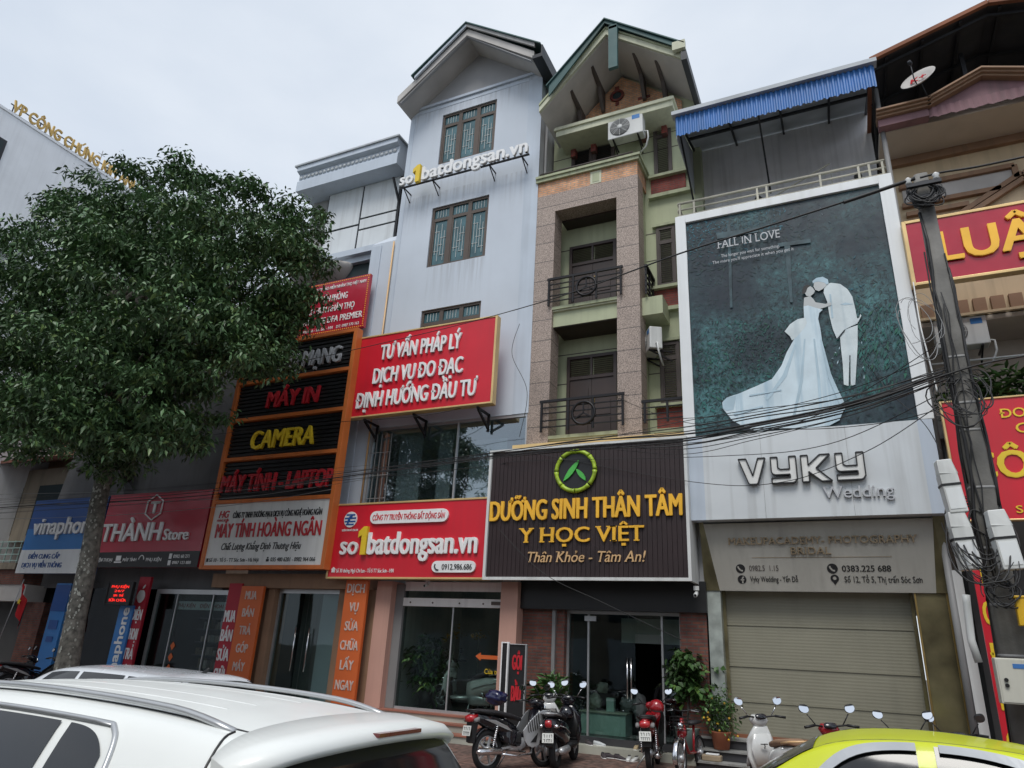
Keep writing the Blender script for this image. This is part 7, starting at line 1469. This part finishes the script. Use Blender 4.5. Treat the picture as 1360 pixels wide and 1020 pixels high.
# ------------------------------------------------------------------ cars (x forward, y left, z up from the road)
def cr(a, t):                      # Catmull-Rom through rows of a at parameter t in 0..len-1
    n = len(a); i = min(int(t), n-2); u = t-i; p = [a[max(i-1, 0)], a[i], a[i+1], a[min(i+2, n-1)]]
    return .5*((2*p[1])+(p[2]-p[0])*u+(2*p[0]-5*p[1]+4*p[2]-p[3])*u*u+(p[3]-p[0]+3*p[1]-3*p[2])*u**3)
def car(name, label, loc, rz, paint, st, wheelx, wr, rails=False, spoiler=False, visors=False, antenna=None, roofx=(0, 1), win=None, rear=None, front=None, creases=False, lamp=None, tint=None):
    """st: stations (x, z roof, z roof edge, z belt, z sill, y roof edge, y belt, y max, y sill)"""
    t = thing(name, label, 'car', loc, rz); A_ = np.array(st, float); ns = len(A_)
    def ring(s):
        x, zr, ze, zb, zs, ye, yb, ym, ys = cr(A_, s)
        P_ = [(0, zr), (ye*.45, zr-(zr-ze)*.10), (ye*.8, zr-(zr-ze)*.42), (ye, ze), ((ye+yb)/2+.015, (ze+zb)/2), (yb, zb), (ym, zb-(zb-zs)*.22), (ym, zb-(zb-zs)*.6), (ys, zs)]
        return x, np.array(P_)
    def Sf(s, v):                  # v: -8..8, sign is the side
        x, P_ = ring(s); q = cr(P_, min(abs(v), 7.999)); return Vector((x, math.copysign(q[0], v) if v else 0, q[1]))
    def nrm(s, v):
        e = .02; a = Sf(min(s+e, ns-1), v)-Sf(max(s-e, 0), v); c = Sf(s, v+e)-Sf(s, v-e); n = a.cross(c).normalized(); 
        ctr = Vector((Sf(s, v).x, 0, .7)); return n if n.dot(Sf(s, v)-ctr) > 0 else -n
    SS = np.linspace(0, ns-1, (ns-1)*5+1); VV = np.linspace(-7.999, 7.999, 65); b = MB()
    G_ = [[b.bm.verts.new(Sf(s, v)) for v in VV] for s in SS]
    for i in range(len(SS)-1):
        for j in range(len(VV)-1): f = b.bm.faces.new((G_[i][j], G_[i][j+1], G_[i+1][j+1], G_[i+1][j])); f.smooth = True
    b.bm.faces.new(G_[0]); b.bm.faces.new(G_[-1][::-1]); b.build('body', M[paint], t, local=True)
    sx = lambda x: float(np.interp(x, A_[:, 0], np.arange(ns)))
    def patch(name, m, corner, nu=14, nv=8, off=.006, par=t, inset=0):   # corner(u,v) -> (x, v) on the body
        b = MB(); R_ = []
        for i in range(nu+1):
            row = []
            for j in range(nv+1):
                x, v = corner(i/nu, j/nv); s = sx(x); row.append(b.bm.verts.new(Sf(s, v)+nrm(s, v)*off))
            R_.append(row)
        for i in range(nu):
            for j in range(nv): f = b.bm.faces.new((R_[i][j], R_[i][j+1], R_[i+1][j+1], R_[i+1][j])); f.smooth = True
        return b.build(name, m if isinstance(m, list) else M[m], par, local=True)
    def seam(pts, r=.004, m='black_plastic', name='seam', off=.001, par=t, n=6):
        return MB().tube([Sf(sx(x), v)+nrm(sx(x), v)*off for x, v in pts], r, n).build(name, M[m], par, local=True)
    L_ = lambda a, c, k: [(a[0]+(c[0]-a[0])*i/k, a[1]+(c[1]-a[1])*i/k) for i in range(k+1)]
    for sd in (1, -1):
        for q in win or ():         # quads: (x rear bottom, x rear top, x front bottom, x front top, v top, v bottom)
            rb, rt, fb, ft, vt, vb = q[:6]; bow = q[6] if len(q) > 6 else 0
            def cn(u, v, sd=sd): 
                a = rb+(rt-rb)*v; c = fb+(ft-fb)*v; x = a+(c-a)*u; wq = u if bow < 0 else 1-u; return x, sd*(vb+(vt-vb)*v+abs(bow)*v*wq**3)
            wn = patch('side_window', 'car_glass', cn, par=t)
            if visors:
                top = [cn(u, 1) for u in np.linspace(.0, .97, 15)]; bb = MB(); V1 = []
                for k, (x, v) in enumerate(top):
                    s = sx(x); p0 = Sf(s, v-.05*sd)+nrm(s, v)*.012; p1 = Sf(s, v+.26*sd)+nrm(s, v)*.028; V1.append((p0, p1))
                for (a0, a1), (b0, b1) in zip(V1, V1[1:]): bb.prism([a0, a1, b1, b0], nrm(sx(top[0][0]), top[0][1])*.006)
                bb.build('wind_visor', M['silver'], t, local=True, smooth=False)
        if win:
            q0, q1 = win[0], win[-1]
            tops = [(x, sd*(q0[4]-.10)) for x in np.linspace(q0[1]+.04, q1[3]-.02, 20)]
            arc = [(q0[0]-.04, sd*(q0[5]-.1)), (q0[0]+(q0[1]-q0[0])*.5-.05, sd*(q0[5]+(q0[4]-q0[5])*.5)), (q0[1]-.03, sd*(q0[4]+.12))]
            for _ in range(3): arc = [arc[0]]+[(p[0]*f_+q[0]*(1-f_), p[1]*f_+q[1]*(1-f_)) for p, q in zip(arc+[tops[0]], (arc+[tops[0]])[1:]) for f_ in (.75, .25)]
            if rails: seam(arc+tops, .011, 'silver', 'window_trim', .004)
            for x, va, vc in ((q0[0]-.35, 2.15, 7.6),): seam(L_((x, sd*va), (x-.06, sd*4.6), 14), .005)
    if rails:
        for sd in (1, -1):
            xs = np.linspace(roofx[0], roofx[1], 26); bb = MB(); pts = []
            for k, x in enumerate(xs):
                u = k/25; lift = .03*min(1, u*7, (1-u)*7)**.6-.004; s = sx(x); v = sd*2.05; pts.append(Sf(s, v)+Vector((0, 0, lift)))
            bb.loft([(p, (0, .018, 0), (0, 0, .012)) for p in pts], 10, 2.8); bb.build('roof_rail', M['silver'], t, local=True)
        for yv in (.55, 1.1): 
            for sd in (1, -1): seam(L_((roofx[0]+.25, sd*yv), (roofx[1]-.2, sd*yv), 16), .012, paint, 'roof_rib', -.0095)
        for sd in (1, -1): seam(L_((roofx[0]-.12, sd*1.98), (roofx[1], sd*1.98), 20), .006, 'black_plastic', 'roof_gutter', -.002)
    if rear: patch('rear_window', 'car_glass', lambda u, v: (rear[0]+(rear[1]-rear[0])*v, (2*u-1)*(rear[2]+(rear[3]-rear[2])*v)), 20, 10)
    if front: patch('windscreen', 'car_glass', lambda u, v: (front[0]+(front[1]-front[0])*v, (2*u-1)*(front[2]+(front[3]-front[2])*v)), 20, 10)
    if spoiler:
        x0, x1, z, hw = spoiler; bb = MB()
        bb.loft([((x1, y, z+.02-.05*(abs(y)/hw)**2), (.0, .001, 0), (0, 0, .02)) for y in (-hw, hw)], 8) if 0 else None
        prof = []
        ys = hw*np.sin(np.linspace(-math.pi/2, math.pi/2, 45))
        for y in ys:
            u = abs(y)/hw; dz = -.05*u**2.2-.05*u**10; dx = .10*u**2.5+.08*u**12; s = sx(x1+.02); tk = 1-.8*u**8
            prof.append([(x1+.06, y, z+.028+dz), (x0+.05+dx, y, z+.006+dz), (x0+dx, y, z-.03+dz), (x0+dx+.02, y, z-.055+dz), (x1+.05, y, z-.06+dz)])
        V1 = [[bb.bm.verts.new(p) for p in q] for q in prof]
        for a, c in zip(V1, V1[1:]):
            for k in range(5): f = bb.bm.faces.new((a[k], a[(k+1) % 5], c[(k+1) % 5], c[k])); f.smooth = True
        bb.bm.faces.new(V1[0]); bb.bm.faces.new(V1[-1][::-1]); sp = bb.build('spoiler', M[paint], t, local=True)
        MB().box(x0-.003, x0+.03, -.15, .15, z-.026, z-.012).build('brake_light', M['brake_dark'], sp, local=True)
    for x in wheelx:
        for sd in (1, -1):
            yy = sd*(A_[:, 7].max()-.10); w_ = MB().lathe([(wr*.62, -.1), (wr*.93, -.1), (wr, -.07), (wr, .07), (wr*.93, .1), (wr*.62, .1), (wr*.62, -.1)], (x, yy, wr), 26, 'y', cap=False).build('wheel', M['tyre'], t, local=True)
            bb = MB().lathe([(wr*.62, sd*.07), (wr*.6, sd*.1), (wr*.55, sd*.06), (.05, sd*.05), (.001, sd*.06)], (x, yy, wr), 24, 'y', cap=False)
            for k in range(5): a = k*2*math.pi/5; bb.bar((x, yy+sd*.07, wr), (x+wr*.57*math.cos(a), yy+sd*.085, wr+wr*.57*math.sin(a)), .06, .02)
            bb.build('rim', M['silver'], w_, local=True)
            MB().lathe([(wr+.015, -.105), (wr+.06, -.105), (wr+.06, .115), (wr+.015, .115), (wr+.015, -.105)], (x, yy, wr), 26, 'y', cap=False).build('wheel_arch', M['black_plastic'], t, local=True)
    if antenna: 
        p = Sf(sx(antenna), 0); MB().loft([(p+Vector((.07, 0, -.004)), (0, .02, 0), (0, 0, .006)), (p+Vector((0, 0, .02)), (0, .018, 0), (0, 0, .022)), (p+Vector((-.06, 0, .05)), (0, .006, 0), (0, 0, .03))], 10, 2.4).build('antenna', M['black_plastic'], t, local=True)
    zb = A_[0][3]; L0 = A_[-1][0]
    for sd in (1, -1):
        patch('tail_light', 'tail_red', lambda u, v, sd=sd: (A_[1][0]+.02+.2*u, sd*(5.1+.9*v)), 6, 4); patch('headlight', 'mirror_face', lambda u, v, sd=sd: (L0-.3+.2*u, sd*(5.3+.8*v)), 6, 4)
        seam(L_((wheelx[0]+.62, sd*5.1), (wheelx[0]+.55, sd*7.7), 8)); seam(L_((wheelx[0]+1.55, sd*5.1), (wheelx[0]+1.55, sd*7.7), 8))
        p = Sf(sx(wheelx[1]-.75), sd*5); MB().loft([(p+Vector((0, sd*.02, .03)), (.03, 0, 0), (0, 0, .03)), (p+Vector((0, sd*.16, .06)), (.06, 0, 0), (0, 0, .06)), (p+Vector((.01, sd*.2, .06)), (.04, 0, 0), (0, 0, .04))], 12, 2.6).build('wing_mirror', M[paint], t, local=True)
    bb = MB().box(L0-.02, L0+.012, -.5, .5, .45, .62); bb.build('grille', M['black_plastic'], t, local=True); MB().box(-.012, .02, -.26, .26, .62, .74).build('licence_plate', M['plate_white'], t, local=True)
    return t, Sf, sx, seam, patch
ROAD = -.12
# white SUV in front: stations x, zroof, zedge, zbelt, zsill, yedge, ybelt, ymax, ysill
suv = [(0, .72, .70, .66, .34, .70, .76, .80, .74), (.05, .98, .95, .86, .32, .74, .82, .86, .78), (.14, 1.10, 1.06, .95, .30, .76, .86, .90, .82), (.30, 1.36, 1.30, 1.0, .30, .66, .87, .915, .83), (.44, 1.545, 1.47, 1.02, .30, .60, .875, .92, .84), (.75, 1.595, 1.515, 1.02, .26, .605, .88, .925, .84),
       (1.3, 1.628, 1.55, 1.02, .24, .615, .885, .925, .84), (2.0, 1.635, 1.56, 1.01, .24, .62, .885, .925, .84), (2.6, 1.60, 1.53, 1.0, .24, .61, .885, .925, .84), (3.0, 1.50, 1.44, .99, .24, .60, .88, .925, .84), (3.4, 1.26, 1.22, .98, .26, .66, .875, .92, .83), (3.75, 1.08, 1.05, .96, .28, .74, .85, .91, .82), (4.2, 1.02, .97, .90, .30, .70, .80, .88, .80), (4.5, .90, .86, .78, .30, .62, .72, .80, .74), (4.6, .72, .70, .62, .34, .50, .60, .66, .62)]
t, Sf, sx, seam, patch = car('suv', 'large white car in the foreground seen from behind with silver roof rails', (-1.42, 2.62, ROAD), R(180), 'car_white', suv, (.82, 3.6), .34, rails=True, spoiler=(.27, .5, 1.565, .68), roofx=(.68, 2.75), win=[(1.02, 1.12, 1.30, 1.36, 3.12, 4.9, .3), (1.36, 1.42, 2.12, 2.12, 3.12, 4.9), (2.2, 2.2, 3.15, 2.85, 3.12, 4.9)], rear=(.14, .40, 3.6, 2.3), front=(3.55, 3.05, 3.3, 2.3))
MB().bar((.22, .05, 1.14), (.20, .45, 1.22), .015).bar((.22, .05, 1.13), (.17, -.0, 1.08), .02).build('rear_wiper', M['black_plastic'], t, local=True)
# white hatchback beyond it
van = [(0, .8, .78, .7, .34, .68, .76, .80, .74), (.04, 1.1, 1.06, .88, .32, .70, .80, .84, .76), (.10, 1.38, 1.32, .98, .30, .66, .82, .85, .78), (.22, 1.475, 1.40, 1.0, .28, .64, .83, .855, .78), (.6, 1.50, 1.425, 1.0, .26, .64, .83, .855, .78), (1.4, 1.52, 1.445, 1.0, .24, .645, .83, .855, .78), (2.2, 1.51, 1.435, .99, .24, .64, .83, .855, .78), (2.7, 1.43, 1.37, .98, .24, .62, .83, .855, .78), (3.1, 1.24, 1.20, .97, .26, .64, .82, .85, .78), (3.5, 1.04, 1.01, .94, .28, .70, .80, .84, .77), (3.9, .96, .92, .86, .30, .66, .76, .82, .75), (4.15, .84, .80, .72, .30, .58, .68, .76, .70), (4.22, .66, .64, .58, .34, .48, .58, .64, .6)]
van = [(q[0], *[z*(.93 if z > 1 else 1) for z in q[1:3]], *q[3:]) for q in van]
car('hatchback', 'small white car parked beyond the foreground one, only its roof showing', (-7.72, 7.55, ROAD), R(180), 'car_white_cold', van, (.7, 3.3), .3, antenna=.42, roofx=(.4, 2.5), win=[(.5, .55, .98, 1.04, 3.15, 4.9, .25), (1.06, 1.1, 1.9, 1.9, 3.15, 4.9), (1.98, 1.98, 2.95, 2.6, 3.15, 4.9)], rear=(.05, .12, 3.4, 2.8), front=(3.3, 2.75, 3.3, 2.4))
# lime taxi
taxi = [(0, .82, .80, .70, .34, .60, .70, .78, .72), (.1, 1.0, .97, .86, .30, .66, .78, .83, .76), (.5, 1.06, 1.03, .93, .28, .66, .81, .85, .78), (.8, 1.12, 1.09, .95, .26, .64, .82, .855, .78), (1.15, 1.30, 1.25, .96, .25, .60, .825, .86, .78), (1.5, 1.42, 1.375, .96, .24, .60, .825, .86, .78), (2.0, 1.475, 1.432, .95, .24, .605, .825, .86, .78), (2.5, 1.475, 1.432, .94, .24, .605, .825, .86, .78), (2.9, 1.41, 1.37, .93, .24, .595, .82, .86, .78), (3.25, 1.23, 1.19, .92, .26, .60, .81, .855, .78), (3.6, 1.02, .99, .90, .28, .66, .79, .85, .77), (4.0, .94, .90, .84, .30, .64, .74, .82, .75), (4.3, .82, .78, .70, .30, .54, .66, .74, .69), (4.4, .64, .62, .56, .34, .44, .54, .62, .58)]
t, Sf, sx, seam, patch = car('taxi', 'lime yellow taxi with chrome window visors cut by the frame bottom', (2.62, 6.15, ROAD), R(180), 'taxi_lime', taxi, (.85, 3.45), .3, visors=True, win=[(1.22, 1.45, 2.26, 2.26, 2.98, 4.85, .9), (2.36, 2.36, 3.42, 3.05, 2.98, 4.85, -1.0)], rear=(.95, 1.4, 3.2, 2.3), front=(3.5, 2.97, 3.2, 2.35))
for sd in (1, -1): seam([(x, sd*2.35) for x in np.linspace(1.3, 3.0, 16)], .0025, 'black_plastic', 'roof_seam', 0)
MB().loft([((2.15, 0, 1.47), (.09, 0, 0), (0, .2, 0)), ((2.15, 0, 1.54), (.06, 0, 0), (0, .17, 0))], 16, 4).build('roof_light', M['letter_white'], t, local=True) if 0 else None
